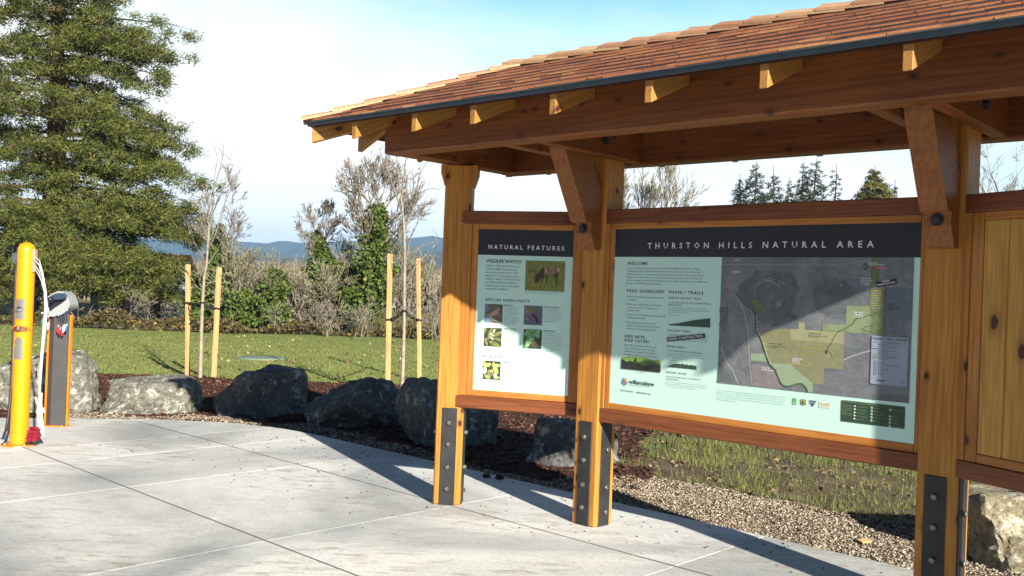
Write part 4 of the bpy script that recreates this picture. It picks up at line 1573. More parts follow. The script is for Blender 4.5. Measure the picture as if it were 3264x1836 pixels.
# ---------------------------------------------------------- main sign
mf = Face(TM, D_M + 0.012, S_M0)
ms = thing('information_sign', 'wide mint sign headed THURSTON HILLS NATURAL AREA with a large aerial trail map', 'sign', W(S_M0 + 0.97, D_M, TM, Z_SB))
kb, kh = board(mf, S_M1 - S_M0, ms)
mf.text(kh, 'THURSTON HILLS NATURAL AREA', 0.256, 1.8095, 0.0345, 1.440, LF, 1, 0.008, 1.05)
kh.build('header_band', [S_['head'], S_['white']], ms)
k = kb
mf.text(k, 'WELCOME', 0.102, 1.7065, 0.0185, 0.157, LF, 1, 0.012)
mf.text(k, 'TRAIL GUIDELINES', 0.104, 1.533, 0.0185, 0.288, LF, 1, 0.012)
mf.text(k, 'PHASE I TRAILS', 0.429, 1.5325, 0.0185, 0.244, LF, 1, 0.012)
mf.text(k, 'HIKE NOW,', 0.104, 1.2445, 0.0175, 0.164, LF, 1, 0.012)
mf.text(k, 'BIKE LATER!', 0.104, 1.219, 0.0175, 0.189, LF, 1, 0.012)
for txt, z, w_ in (('NORTH ACCESS TRAIL', 1.501, 0.231), ('DESCENT TRAIL', 1.302, 0.164), ('SPINE TRAIL', 1.2035, 0.130), ('GRAVEL ROAD', 1.0465, 0.148)):
    mf.text(k, txt, 0.4295, z, 0.0118, w_, LF, 1, 0.012)
mf.lines(k, [('Acres of adventure await you here at Thurston Hills Natural Area, where', 0.542), ('Willamalane Park and Recreation District and its partners are embarking on', 0.566), ('a long-term plan to expand recreation opportunities and preserve open space.', 0.575),
             ('Explore more than 665 acres of natural area and the first trails of what will', 0.560), ('become a larger network. Future phases may include connections to neighboring', 0.596), ('Bureau of Land Management property.', 0.278)], 0.102, 1.681, 0.0191, 0.0098)
bul = [(1.500, ['Share the trail. Mountain bikers yield', 'to hikers.']), (1.452, ['Ride open trails. Respect trail and', 'road closures. Do not trespass on', 'private land.']), (1.387, ['Please stay on existing trails and avoid', 'cutting switchbacks.']), (1.337, ['Pack in what you pack out, and', 'improve the experience for those who', 'follow you by picking up litter.'])]
for z, rows in bul:
    mf.disc(k, 0.106, z + 0.004, 0.0026, 0.0026, LF, 2, 8)
    for i, r_ in enumerate(rows):
        mf.text(k, r_, 0.116, z - i * 0.0195, 0.0098, 0.00725 * len(r_), LF, 2, 0, spread=False)
mf.lines(k, [('Note: Mountain bike trails are still', 0.246), ('under construction, with opening', 0.233), ('expected in the spring. The trails are', 0.254), ('available for hikers only at this time.', 0.262)], 0.104, 1.192, 0.0195, 0.0098)
mf.lines(k, [('2.5 miles, gravel surface, hikers and mountain bikers (no bikes', 0.300), ('allowed on descent)', 0.094)], 0.4295, 1.476, 0.0142, 0.0066, bold=0.02)
mf.lines(k, [('This trail gains 600 feet of elevation on two miles, leading', 0.268), ('from oak savanna to a shady forest. Hikers share the trail with', 0.290), ('mountain bikers on the way up.', 0.146)], 0.4295, 1.444, 0.0138, 0.0062)
mf.text(k, 'NORTH ACCESS ELEVATION', 0.433, 1.401, 0.004, 0.08, LF, 2, 0, spread=False)
mf.lines(k, [('1.9 miles, natural surface, mountain bikers only', 0.24)], 0.4295, 1.279, 0.0142, 0.0066, bold=0.02)
mf.lines(k, [('This trail is a one-way route for experienced riders from the upper', 0.290), ('forest down to lower reaches of the natural area and the trail.', 0.280)], 0.4295, 1.262, 0.0138, 0.0062)
mf.lines(k, [('1.2 miles, natural surface, hikers and mountain bikers', 0.256)], 0.4295, 1.181, 0.0142, 0.0066, bold=0.02)
mf.lines(k, [('This trail ends in a large, uninterrupted forest. Enjoy the', 0.256), ('sweeping views of Oregon white oak. Hikers and mountain', 0.275), ('bikers share this trail in both directions.', 0.180)], 0.4295, 1.165, 0.0142, 0.0062)
mf.text(k, 'SPINE TRAIL ELEVATION', 0.433, 1.124, 0.004, 0.07, LF, 2, 0, spread=False)
mf.lines(k, [('2.1 miles, gravel surface, hikers, mountain bikers and', 0.253), ('occasional vehicles', 0.094)], 0.4295, 1.024, 0.0150, 0.0066, bold=0.02)
mf.lines(k, [('Observe scenic viewpoints on the south side of the natural area.', 0.298), ('Expect occasional traffic from maintenance vehicles along this', 0.292), ('road. It is not open to public motorized travel.', 0.210)], 0.4295, 0.992, 0.0135, 0.0062)
mf.text(k, '541-736-4104  \u2022  willamalane.org', 0.087, 0.9015, 0.0105, 0.233, LF, 2, 0.02, spread=False)
mf.text(k, 'Park and Recreation District', 0.151, 0.9445, 0.0075, 0.170, LF, 2, 0, spread=False)
mf.lines(k, [('Aerial photo of the natural area and the trail system. Willamalane owns the land, acquired by purchase and with grants from partners', 0.443), ('with assistance from The Trust for Public Land. Willamalane manages a parcel from the U.S. Forest Service to develop in a', 0.440), ('plan to map the community forest. Funding for a 2016 natural area plan at Thurston Hills Natural Area was provided by the', 0.432),
             ('Bonneville Power Administration and the Oregon Department of Fish and Wildlife through a conservation easement under the', 0.428), ('Willamette Wildlife Mitigation Program.', 0.132)], 0.791, 0.975, 0.0137, 0.0056)
k.build('sign_board', [S_['mint'], S_['ink'], S_['ink2']], ms)

# elevation profiles
k = MB()
mf.poly(k, [(0.438, 1.339), (0.729, 1.339), (0.728, 1.396), (0.70, 1.390), (0.62, 1.379), (0.56, 1.366), (0.50, 1.353), (0.438, 1.344)], LF, 0)
for u in np.linspace(0.44, 0.728, 8):
    mf.rect(k, u - 0.0008, 1.334, u + 0.0008, 1.3385, LF, 0)
for z in np.linspace(1.35, 1.40, 5):
    mf.rect(k, 0.4315, z, 0.434, z + 0.0015, LF, 0)
k.build('elevation_profile', S_['profile'], ms)
k = MB()
mf.tri_poly(k, [(0.438, 1.084), (0.646, 1.084), (0.646, 1.105), (0.628, 1.107), (0.60, 1.110), (0.592, 1.105), (0.582, 1.109), (0.574, 1.113), (0.566, 1.105), (0.556, 1.110), (0.543, 1.112), (0.53, 1.107), (0.514, 1.109), (0.49, 1.107), (0.471, 1.102), (0.452, 1.092), (0.438, 1.087)], LF, 0)
for u in np.linspace(0.44, 0.645, 6):
    mf.rect(k, u - 0.0008, 1.079, u + 0.0008, 1.0835, LF, 0)
k.build('elevation_profile', S_['profile'], ms)
# pasted banner
k = MB()
mf.poly(k, [(0.428, 1.237), (0.700, 1.276), (0.696, 1.302), (0.424, 1.262)], LF2 + 0.001, 0)
mf.text(k, 'UNDER CONSTRUCTION', 0.4345, 1.2448, 0.0145, 0.252, LF4, 1, 0.012, rot=math.atan2(0.039, 0.272))
k.build('construction_banner', [S_['black'], S_['white']], ms)
# mountain biker vignette
k = MB()
mf.tri_poly(k, [(0.087, 1.045), (0.388, 1.045), (0.388, 1.112), (0.37, 1.121), (0.355, 1.116), (0.335, 1.119), (0.31, 1.115), (0.29, 1.122), (0.265, 1.128), (0.24, 1.129), (0.215, 1.126), (0.19, 1.129), (0.165, 1.125), (0.14, 1.127), (0.12, 1.121), (0.10, 1.122), (0.087, 1.119)], LF, 0)
mf.tri_poly(k, [(0.087, 1.045), (0.388, 1.045), (0.388, 1.098), (0.35, 1.106), (0.31, 1.110), (0.27, 1.108), (0.235, 1.100), (0.20, 1.092), (0.16, 1.085), (0.087, 1.085)], LF2, 1)
mf.tri_poly(k, [(0.087, 1.045), (0.388, 1.045), (0.388, 1.088), (0.355, 1.092), (0.335, 1.087), (0.315, 1.090), (0.295, 1.080), (0.27, 1.074), (0.245, 1.082), (0.225, 1.088), (0.205, 1.086), (0.18, 1.092), (0.165, 1.098), (0.148, 1.099), (0.13, 1.091), (0.115, 1.097), (0.10, 1.104), (0.087, 1.106)], LF3, 2)
# rider: two wheels, frame, leaning body, head
for u in (0.192, 0.213):
    for j in range(12):
        a0, a1 = j * math.pi / 6, (j + 1) * math.pi / 6
        mf.poly(k, [(u + 0.0055 * math.cos(a0), 1.092 + 0.0055 * math.sin(a0)), (u + 0.0055 * math.cos(a1), 1.092 + 0.0055 * math.sin(a1)), (u + 0.0075 * math.cos(a1), 1.092 + 0.0075 * math.sin(a1)), (u + 0.0075 * math.cos(a0), 1.092 + 0.0075 * math.sin(a0))], LF4, 2)
mf.line(k, [(0.192, 1.092), (0.199, 1.100), (0.210, 1.101), (0.213, 1.092)], 0.0022, LF4, 2)
mf.poly(k, [(0.186, 1.098), (0.188, 1.108), (0.196, 1.116), (0.203, 1.114), (0.203, 1.108), (0.196, 1.101), (0.192, 1.096)], LF4, 2)
mf.line(k, [(0.190, 1.100), (0.201, 1.101), (0.199, 1.092)], 0.004, LF4, 2)
mf.line(k, [(0.201, 1.111), (0.211, 1.103)], 0.003, LF4, 2)
mf.disc(k, 0.204, 1.118, 0.004, 0.0042, LF4, 2, 10)
k.build('biker_picture', [S_['lime'], S_['mgreen'], S_['dkhill']], ms)
# logo: ring of five looped petals and the wordmark
lg = [plain('logo_blue', (0.02, 0.16, 0.38), 0.5), plain('logo_teal', (0.02, 0.30, 0.36), 0.5), plain('logo_orange', (0.60, 0.20, 0.06), 0.5), plain('logo_red', (0.46, 0.05, 0.07), 0.5), plain('logo_purple', (0.24, 0.06, 0.32), 0.5)]
k = MB()
for j in range(5):
    a = rad(126 + 72 * j)
    uc, zc = 0.1155 + 0.0145 * math.cos(a), 0.963 + 0.0145 * math.sin(a)
    for i in range(14):
        a0, a1 = i * 2 * math.pi / 14, (i + 1) * 2 * math.pi / 14
        if 2 <= i - 0 <= 3:
            pass
        rA, rB = 0.0062, 0.0115
        mf.poly(k, [(uc + rA * math.cos(a0), zc + rA * math.sin(a0)), (uc + rA * math.cos(a1), zc + rA * math.sin(a1)), (uc + rB * math.cos(a1), zc + rB * math.sin(a1)), (uc + rB * math.cos(a0), zc + rB * math.sin(a0))], LF + 0.0003 * j, [1, 0, 4, 3, 2][j])
mf.text(k, 'willamalane', 0.150, 0.956, 0.0255, 0.194, LF, 5, 0.012, spread=False)
k.build('park_logo', lg + [S_['ink']], ms)

# ---- the map
k = MB()
mats = ['aerial', 'darkland', 'midland', 'olive', 'lolive', 'lgreen', 'pgreen', 'vgreen', 'bluegrey', 'pinkgrey', 'roadline', 'trail', 'path', 'gold', 'white', 'black', 'red', 'ink']
ix = {n_: i for i, n_ in enumerate(mats)}
mf.rect(k, 0.792, 1.019, 1.907, Z_HB - 0.0005, LF, ix['aerial'])
L1, L2, L3, L4, L5 = LF + 0.0005, LF + 0.001, LF + 0.0015, LF + 0.002, LF + 0.0026


def blob(pts, lift, m_, n=3, jit=0.006, seed=0):
    r_ = random.Random(seed)
    out = []
    for i in range(len(pts)):
        a, c = Vector(pts[i]), Vector(pts[(i + 1) % len(pts)])
        for j in range(n):
            q = a.lerp(c, j / n)
            out.append((q.x + r_.uniform(-jit, jit), q.y + r_.uniform(-jit, jit)))
    mf.tri_poly(k, out, lift, ix[m_])


blob([(0.905, 1.585), (0.935, 1.620), (1.025, 1.680), (1.131, 1.684), (1.252, 1.672), (1.285, 1.575), (1.245, 1.460), (1.285, 1.415), (1.245, 1.405), (1.139, 1.369), (1.075, 1.382), (1.034, 1.400), (0.997, 1.463), (0.945, 1.51), (0.915, 1.545)], L1, 'darkland', 4, 0.008, 1)
blob([(0.972, 1.605), (1.03, 1.645), (1.10, 1.655), (1.164, 1.650), (1.225, 1.605), (1.237, 1.509), (1.171, 1.470), (1.081, 1.466), (0.995, 1.505), (0.965, 1.55)], L2, 'midland', 4, 0.006, 2)
blob([(1.08, 1.60), (1.13, 1.625), (1.19, 1.60), (1.20, 1.54), (1.16, 1.51), (1.10, 1.52)], L3, 'darkland', 4, 0.008, 3)
blob([(0.99, 1.515), (1.03, 1.51), (1.07, 1.48), (1.09, 1.455), (1.05, 1.43), (1.03, 1.45)], L3, 'vgreen', 3, 0.004, 4)
blob([(1.157, 1.505), (1.18, 1.515), (1.185, 1.49), (1.165, 1.472), (1.15, 1.48)], L3, 'pinkgrey', 3, 0.003, 5)
blob([(1.044, 1.339), (1.075, 1.378), (1.136, 1.390), (1.104, 1.351), (1.059, 1.315)], L2, 'pinkgrey', 3, 0.003, 6)
blob([(1.37, 1.60), (1.45, 1.66), (1.55, 1.63), (1.62, 1.55), (1.56, 1.47), (1.46, 1.44), (1.38, 1.47)], L1, 'darkland', 4, 0.012, 7)
blob([(0.795, 1.45), (0.84, 1.48), (0.86, 1.40), (0.84, 1.32), (0.795, 1.34)], L1, 'darkland', 4, 0.01, 8)
blob([(0.795, 1.14), (0.83, 1.13), (0.90, 1.03), (0.795, 1.025)], L1, 'darkland', 4, 0.008, 9)
blob([(1.01, 1.15), (1.10, 1.15), (1.16, 1.11), (1.20, 1.03), (1.03, 1.025)], L1, 'pinkgrey', 4, 0.006, 10)
blob([(1.71, 1.045), (1.90, 1.06), (1.90, 1.022), (1.72, 1.022)], L1, 'darkland', 4, 0.004, 11)
mf.poly(k, [(1.003, 1.206), (1.091, 1.212), (1.107, 1.166), (1.007, 1.167)], L2, ix['pgreen'])
mf.tri_poly(k, [(1.060, 1.303), (1.071, 1.315), (1.144, 1.357), (1.243, 1.359), (1.291, 1.361), (1.292, 1.399), (1.327, 1.399), (1.329, 1.361), (1.429, 1.360), (1.556, 1.358), (1.555, 1.160), (1.450, 1.160), (1.449, 1.070), (1.388, 1.070), (1.356, 1.095), (1.246, 1.167), (1.122, 1.162), (1.091, 1.225)], L2, ix['olive'])
mf.tri_poly(k, [(1.243, 1.359), (1.291, 1.361), (1.292, 1.399), (1.327, 1.399), (1.329, 1.361), (1.429, 1.360), (1.556, 1.360), (1.555, 1.297), (1.435, 1.297), (1.245, 1.300)], L3, ix['lolive'])
mf.tri_poly(k, [(1.122, 1.161), (1.246, 1.167), (1.356, 1.095), (1.388, 1.071), (1.390, 1.021), (1.362, 1.021), (1.336, 1.056), (1.304, 1.063), (1.237, 1.040), (1.210, 1.046), (1.185, 1.080), (1.160, 1.128)], L3, ix['pgreen'])
mf.tri_poly(k, [(1.557, 1.358), (1.773, 1.362), (1.767, 1.607), (1.732, 1.610), (1.728, 1.7555), (1.685, 1.7555), (1.683, 1.503), (1.562, 1.500)], L2, ix['lgreen'])
mf.tri_poly(k, [(1.686, 1.503), (1.700, 1.430), (1.690, 1.362), (1.773, 1.362), (1.767, 1.607), (1.732, 1.610), (1.728, 1.7555), (1.685, 1.7555)], L3, ix['vgreen'])
mf.poly(k, [(1.429, 1.361), (1.557, 1.364), (1.557, 1.399), (1.429, 1.397)], L3, ix['lgreen'])
mf.poly(k, [(1.773, 1.362), (1.868, 1.360), (1.868, 1.44), (1.9065, 1.44), (1.9065, 1.604), (1.768, 1.601)], L2, ix['bluegrey'])
for q in ([(0.880, 1.736), (0.912, 1.736), (0.911, 1.748), (0.880, 1.748)], [(0.865, 1.666), (0.916, 1.664), (0.916, 1.680), (0.865, 1.679)]):
    mf.poly(k, q, L2, ix['roadline'])
mf.line(k, [(0.889, 1.535), (0.95, 1.452), (0.978, 1.352), (0.989, 1.269), (0.993, 1.20), (1.004, 1.128), (1.022, 1.022)], 0.005, L2, ix['roadline'])
mf.line(k, [(0.793, 1.714), (1.397, 1.7135), (1.521, 1.715), (1.637, 1.737), (1.730, 1.756)], 0.002, L2, ix['roadline'])
mf.line(k, [(0.81, 1.23), (0.84, 1.16), (0.89, 1.10), (0.93, 1.03)], 0.007, L2, ix['roadline'])
mf.line(k, [(1.556, 1.212), (1.60, 1.235), (1.668, 1.262), (1.703, 1.272)], 0.007, L2, ix['roadline'])
r_ = random.Random(11)
for i in range(7):
    a0 = r_.uniform(0.3, 2.5)
    rr = r_.uniform(0.05, 0.115)
    pts = [(1.105 + rr * 1.1 * math.cos(a0 + j * 0.22), 1.56 + rr * 0.75 * math.sin(a0 + j * 0.22)) for j in range(7)]
    mf.line(k, pts, 0.0018, L4, ix['roadline'])
for i in range(26):
    u, z = r_.uniform(0.80, 1.9), r_.choice([r_.uniform(1.38, 1.75), r_.uniform(1.03, 1.12)])
    if 1.55 < u < 1.9 and z < 1.61:
        continue
    mf.rect(k, u, z, u + r_.uniform(0.004, 0.012), z + 0.004, L1 + 0.0002, ix['roadline'])
path = [(0.893, 1.548), (0.928, 1.519), (0.963, 1.478), (1.009, 1.453), (1.022, 1.435), (1.026, 1.418), (1.028, 1.347), (1.034, 1.333), (1.062, 1.298), (1.080, 1.255), (1.091, 1.225), (1.108, 1.185), (1.122, 1.159), (1.160, 1.128), (1.172, 1.105), (1.185, 1.080), (1.196, 1.058), (1.210, 1.046), (1.237, 1.040), (1.270, 1.050), (1.304, 1.063), (1.325, 1.064), (1.342, 1.052), (1.355, 1.036), (1.360, 1.021)]
mf.line(k, path, 0.0058, L4, ix['path'])
mf.line(k, [(1.459, 1.261), (1.42, 1.258), (1.37, 1.263), (1.323, 1.260), (1.318, 1.25), (1.349, 1.228), (1.349, 1.212), (1.340, 1.214), (1.309, 1.230), (1.306, 1.222), (1.33, 1.195), (1.367, 1.170), (1.36, 1.164), (1.31, 1.166), (1.246, 1.167)], 0.0028, L4, ix['gold'])
mf.line(k, [(1.464, 1.262), (1.468, 1.276), (1.484, 1.292), (1.490, 1.312), (1.503, 1.333), (1.515, 1.353), (1.528, 1.366), (1.545, 1.372), (1.566, 1.382), (1.585, 1.396), (1.601, 1.409), (1.613, 1.431), (1.635, 1.437), (1.656, 1.442), (1.675, 1.452), (1.695, 1.456), (1.717, 1.470), (1.731, 1.469)], 0.0032, L4, ix['trail'])
mf.line(k, [(1.470, 1.255), (1.485, 1.24), (1.495, 1.215)], 0.002, L4, ix['trail'])
for i in range(9):
    z = 1.49 + i * 0.013
    mf.line(k, [(1.690 + r_.uniform(0, 0.01), z), (1.715, z + 0.005), (1.735 + r_.uniform(0, 0.02), z + 0.002)], 0.0022, L4, ix['gold'] if i % 2 else ix['roadline'])
mf.line(k, [(1.69, 1.698), (1.715, 1.685), (1.722, 1.66), (1.718, 1.62), (1.735, 1.59), (1.765, 1.575), (1.745, 1.555), (1.765, 1.54), (1.735, 1.52), (1.725, 1.49)], 0.002, L4, ix['trail'])
mf.line(k, [(1.71, 1.40), (1.67, 1.395), (1.65, 1.38), (1.665, 1.372), (1.70, 1.37)], 0.002, L4, ix['trail'])
mf.line(k, [(1.773, 1.362), (1.768, 1.601)], 0.0018, L4, ix['trail'])
for txt, u, z, c_, w_ in (('GRAVEL', 1.263, 1.1925, 0.0085, 0.061), ('ROAD', 1.263, 1.1805, 0.0085, 0.044), ('2.1 MILES', 1.263, 1.171, 0.005, 0.045), ('SOUTH', 1.078, 1.1285, 0.0075, 0.049), ('ENTRANCE', 1.078, 1.117, 0.0075, 0.077),
                          ('SPINE', 1.605, 1.462, 0.0085, 0.047), ('TRAIL', 1.605, 1.450, 0.0085, 0.042), ('1.2 MILES', 1.605, 1.441, 0.005, 0.048), ('NORTH', 1.634, 1.643, 0.0075, 0.052), ('ACCESS', 1.634, 1.632, 0.0075, 0.061), ('TRAIL', 1.634, 1.621, 0.0075, 0.044), ('2.5 MILES', 1.634, 1.612, 0.005, 0.050),
                          ('NORTH', 1.673, 1.725, 0.007, 0.047), ('TRAILHEAD', 1.673, 1.7145, 0.007, 0.081)):
    mf.text(k, txt, u, z, c_, w_, L5, ix['white'], 0.03)
for i, ch in enumerate('THURSTON HILLS MULTI-USE PATH'):
    t_ = i / 28
    tot = 4.6 + t_ * 7.4
    # letters follow the path on its right side
    j = int(tot)
    a, c_ = Vector(path[min(j, 13)]), Vector(path[min(j + 1, 14)])
    q = a.lerp(c_, tot - j)
    if ch != ' ':
        mf.text(k, ch, q.x + 0.007, q.y, 0.0062, 0.0052, L5, ix['white'], 0.03, rot=math.atan2(c_.y - a.y, c_.x - a.x), spread=False)
for txt, u, z, w_ in (('COMMUNITY FOREST', 1.352, 1.340, 0.075), ('Managed as working forest by partners', 1.352, 1.329, 0.11), ('of the district', 1.352, 1.322, 0.06), ('CONSERVATION EASEMENT', 1.118, 1.270, 0.085), ('Protected oak habitat under agreement', 1.118, 1.258, 0.11), ('with wildlife program', 1.118, 1.250, 0.055), ('BUREAU', 1.785, 1.515, 0.03), ('OF LAND', 1.785, 1.506, 0.03), ('MANAGEMENT FOREST', 1.785, 1.497, 0.065), ('PROPERTY', 1.785, 1.488, 0.045)):
    mf.text(k, txt, u, z, 0.0052, w_, L5, ix['ink'], 0.01, spread=False)
for u, z, ch in ((1.643, 1.708, 'P'), (1.667, 1.708, '!'), (1.655, 1.721, 'i'), (1.655, 1.696, '..'), (1.164, 1.1245, 'i'), (1.459, 1.2535, 'i'), (1.459, 1.243, 'i')):
    mf.rect(k, u - 0.0055, z - 0.006, u + 0.0055, z + 0.006, L4, ix['black'])
    mf.text(k, ch, u - 0.002, z - 0.003, 0.0065, None, L5 + 0.0004, ix['white'], 0.02)
mf.poly(k, [(1.685, 1.7055), (1.709, 1.697), (1.778, 1.6985), (1.778, 1.7065), (1.709, 1.7075)], L4, ix['red'])
mf.text(k, 'YOU ARE HERE', 1.714, 1.7, 0.0045, 0.058, L5, ix['white'], 0.02)
mf.poly(k, [(1.720, 1.601), (1.825, 1.621), (1.820, 1.648), (1.715, 1.628)], L5 + 0.001, ix['black'])
rr = math.atan2(0.020, 0.105)
mf.text(k, 'UNDER', 1.7465, 1.6265, 0.0085, 0.043, L5 + 0.002, ix['white'], 0.012, rot=rr)
mf.text(k, 'CONSTRUCTION', 1.7225, 1.6085, 0.0085, 0.095, L5 + 0.002, ix['white'], 0.012, rot=rr)
mp_ob = k.build('trail_map', [S_[n_] for n_ in mats], ms)
# map legend, a sub-part of the map
k = MB()
mats2 = ['legend', 'ink', 'black', 'lgreen', 'white']
u0, z0, u1, z1, rd = 1.7045, 1.101, 1.8955, 1.3505, 0.008
pts = []
for cu_, cz_, a0 in ((u1 - rd, z1 - rd, 0), (u0 + rd, z1 - rd, 90), (u0 + rd, z0 + rd, 180), (u1 - rd, z0 + rd, 270)):
    for j in range(5):
        a = rad(a0 + j * 22.5)
        pts.append((cu_ + rd * math.cos(a), cz_ + rd * math.sin(a)))
mf.poly(k, pts, L5 + 0.001, 0)
LL = L5 + 0.0022
mf.text(k, 'PHASE I TRAIL SYSTEM', 1.714, 1.331, 0.0095, 0.172, LL, 1, 0.012)
lz = 1.316
for i, (txt, w_) in enumerate((('Gravel road, hikers and bikers', 0.115), ('Multi-use path', 0.050), ('Trail under construction', 0.090), ('Future trail', 0.030), ('Natural surface trail', 0.084), ('Park road', 0.034), ('Property line', 0.052), ('Power line and easement corridor', 0.105), ('Natural area', 0.050))):
    z = lz - i * 0.0105
    mf.text(k, txt, 1.743, z, 0.0042, w_, LL, 1, 0.015, spread=False)
    if i in (0, 3, 6, 7):
        mf.rect(k, 1.714, z + 0.001, 1.735, z + 0.0022, LL, 1)
mf.rect(k, 1.714, 1.283, 1.737, 1.2865, LL, 2)
mf.rect(k, 1.714, 1.2865, 1.737, 1.288, LL + 0.0003, 4)
mf.poly(k, [(1.717, 1.231), (1.735, 1.231), (1.735, 1.242), (1.717, 1.242)], LL, 3)
for i, (txt, w_) in enumerate((('Restroom', 0.032), ('Parking for trail users and visitors', 0.115), ('Information', 0.022), ('Drinking water', 0.058), ('Bike repair', 0.030), ('Viewpoint', 0.028))):
    z = 1.213 - i * 0.0122
    mf.rect(k, 1.723, z - 0.003, 1.7335, z + 0.007, LL, 2)
    mf.disc(k, 1.728, z + 0.002, 0.003, 0.003, LL + 0.0006, 4, 8)
    mf.text(k, txt, 1.743, z, 0.0042, w_, LL, 1, 0.015, spread=False)
mf.rect(k, 1.745, 1.118, 1.779, 1.1225, LL, 2)
mf.text(k, '0        0.25        0.5 miles', 1.712, 1.124, 0.004, 0.09, LL, 1, spread=False)
mf.poly(k, [(1.868, 1.114), (1.871, 1.124), (1.874, 1.114)], LL, 1)
lo_ = k.build('map_legend', [S_[n_] for n_ in mats2], None)
lo_.parent = mp_ob
lo_.matrix_parent_inverse = Matrix.Identity(4)
# dark green rules panel
k = MB()
mats3 = ['dgreen', 'white', 'ink2', 'pgreen']
u0, z0, u1, z1, rd = 1.552, 0.887, 1.8885, 0.9995, 0.006
pts = []
for cu_, cz_, a0 in ((u1 - rd, z1 - rd, 0), (u0 + rd, z1 - rd, 90), (u0 + rd, z0 + rd, 180), (u1 - rd, z0 + rd, 270)):
    for j in range(5):
        a = rad(a0 + j * 22.5)
        pts.append((cu_ + rd * math.cos(a), cz_ + rd * math.sin(a)))
mf.poly(k, pts, LF, 0)
mf.text(k, 'PARK HOURS ARE 6 A.M. - 10 P.M. AND SIGNED RULES APPLY', 1.558, 0.9895, 0.0055, 0.197, LF2, 3, 0.01, spread=False)
mf.lines(k, [('Please help keep', 0.055), ('this place safe', 0.048), ('and enjoyable by', 0.056), ('following these', 0.050), ('rules.', 0.03), ('Parks and trails', 0.052), ('close at dusk.', 0.054)], 1.558, 0.974, 0.0085, 0.005, mi=3, lift=LF2)
for i, txt in enumerate(('Keep dogs on leash', 'Pick up pet waste', 'Pack out litter', 'Yield to other users', 'Stay on trails')):
    z = 0.972 - i * 0.0165
    mf.disc(k, 1.627, z + 0.003, 0.0052, 0.005, LF2, 1, 6)
    mf.text(k, txt, 1.638, z, 0.0052, 0.0029 * len(txt), LF2, 3, spread=False)
for col, (u, rows) in enumerate(((1.717, ('No smoking', 'No fireworks', 'No motor vehicles', 'No hunting or traps', 'No camping')), (1.814, ('No alcohol on site', '', 'No drones', 'No fires', 'No loud noise', 'No dumping at site')))):
    for i, txt in enumerate(rows):
        if not txt:
            continue
        z = 0.974 - i * 0.0165
        mf.disc(k, u, z + 0.002, 0.0062, 0.006, LF2, 1, 14)
        mf.disc(k, u, z + 0.002, 0.0042, 0.004, LF3, 0, 12)
        mf.disc(k, u, z + 0.002, 0.002, 0.0022, LF4, 1, 8)
        mf.text(k, txt, u + 0.011, z, 0.0052, 0.0030 * len(txt), LF2, 3, spread=False)
k.build('rules_panel', [S_[n_] for n_ in mats3], ms)
# partner emblems
k = MB()
mats4 = ['bright', 'gold', 'trail', 'navy', 'paper', 'bluegrey', 'white']
mf.poly(k, [(1.272, 0.945), (1.2945, 0.945), (1.2935, 0.980), (1.272, 0.980)], LF, 0)
mf.disc(k, 1.280, 0.953, 0.005, 0.004, LF2, 6, 8)
k.build('partner_emblem', [S_[n_] for n_ in mats4], ms)
k = MB()
mf.tri_poly(k, [(1.318, 0.979), (1.325, 0.976), (1.335, 0.981), (1.345, 0.976), (1.352, 0.979), (1.349, 0.966), (1.352, 0.952), (1.335, 0.946), (1.318, 0.952), (1.321, 0.966)], LF, 2)
mf.tri_poly(k, [(1.322, 0.975), (1.335, 0.977), (1.348, 0.975), (1.346, 0.964), (1.347, 0.955), (1.335, 0.950), (1.323, 0.955), (1.324, 0.964)], LF2, 1)
mf.poly(k, [(1.335, 0.975), (1.330, 0.966), (1.333, 0.966), (1.327, 0.956), (1.343, 0.956), (1.337, 0.966), (1.340, 0.966)], LF3, 2)
k.build('partner_emblem', [S_[n_] for n_ in mats4], ms)
k = MB()
mf.poly(k, [(1.368, 0.979), (1.391, 0.945), (1.413, 0.979)], LF, 5)
mf.poly(k, [(1.374, 0.971), (1.391, 0.948), (1.408, 0.971), (1.400, 0.970), (1.391, 0.975), (1.383, 0.968)], LF2, 3)
mf.line(k, [(1.376, 0.966), (1.390, 0.969), (1.406, 0.965)], 0.002, LF3, 6)
k.build('partner_emblem', [S_[n_] for n_ in mats4], ms)
k = MB()
mf.rect(k, 1.428, 0.946, 1.495, 0.977, LF, 4)
mf.text(k, 'WILLAMETTE', 1.432, 0.964, 0.007, 0.060, LF2, 1, 0.02)
mf.text(k, 'WILDLIFE', 1.435, 0.954, 0.008, 0.054, LF2, 1, 0.02)
mf.rect(k, 1.430, 0.9735, 1.493, 0.9745, LF2, 1)
mf.rect(k, 1.430, 0.9495, 1.493, 0.9505, LF2, 1)
k.build('partner_emblem', [S_[n_] for n_ in mats4], ms)

# ================================================================== BOULDERS


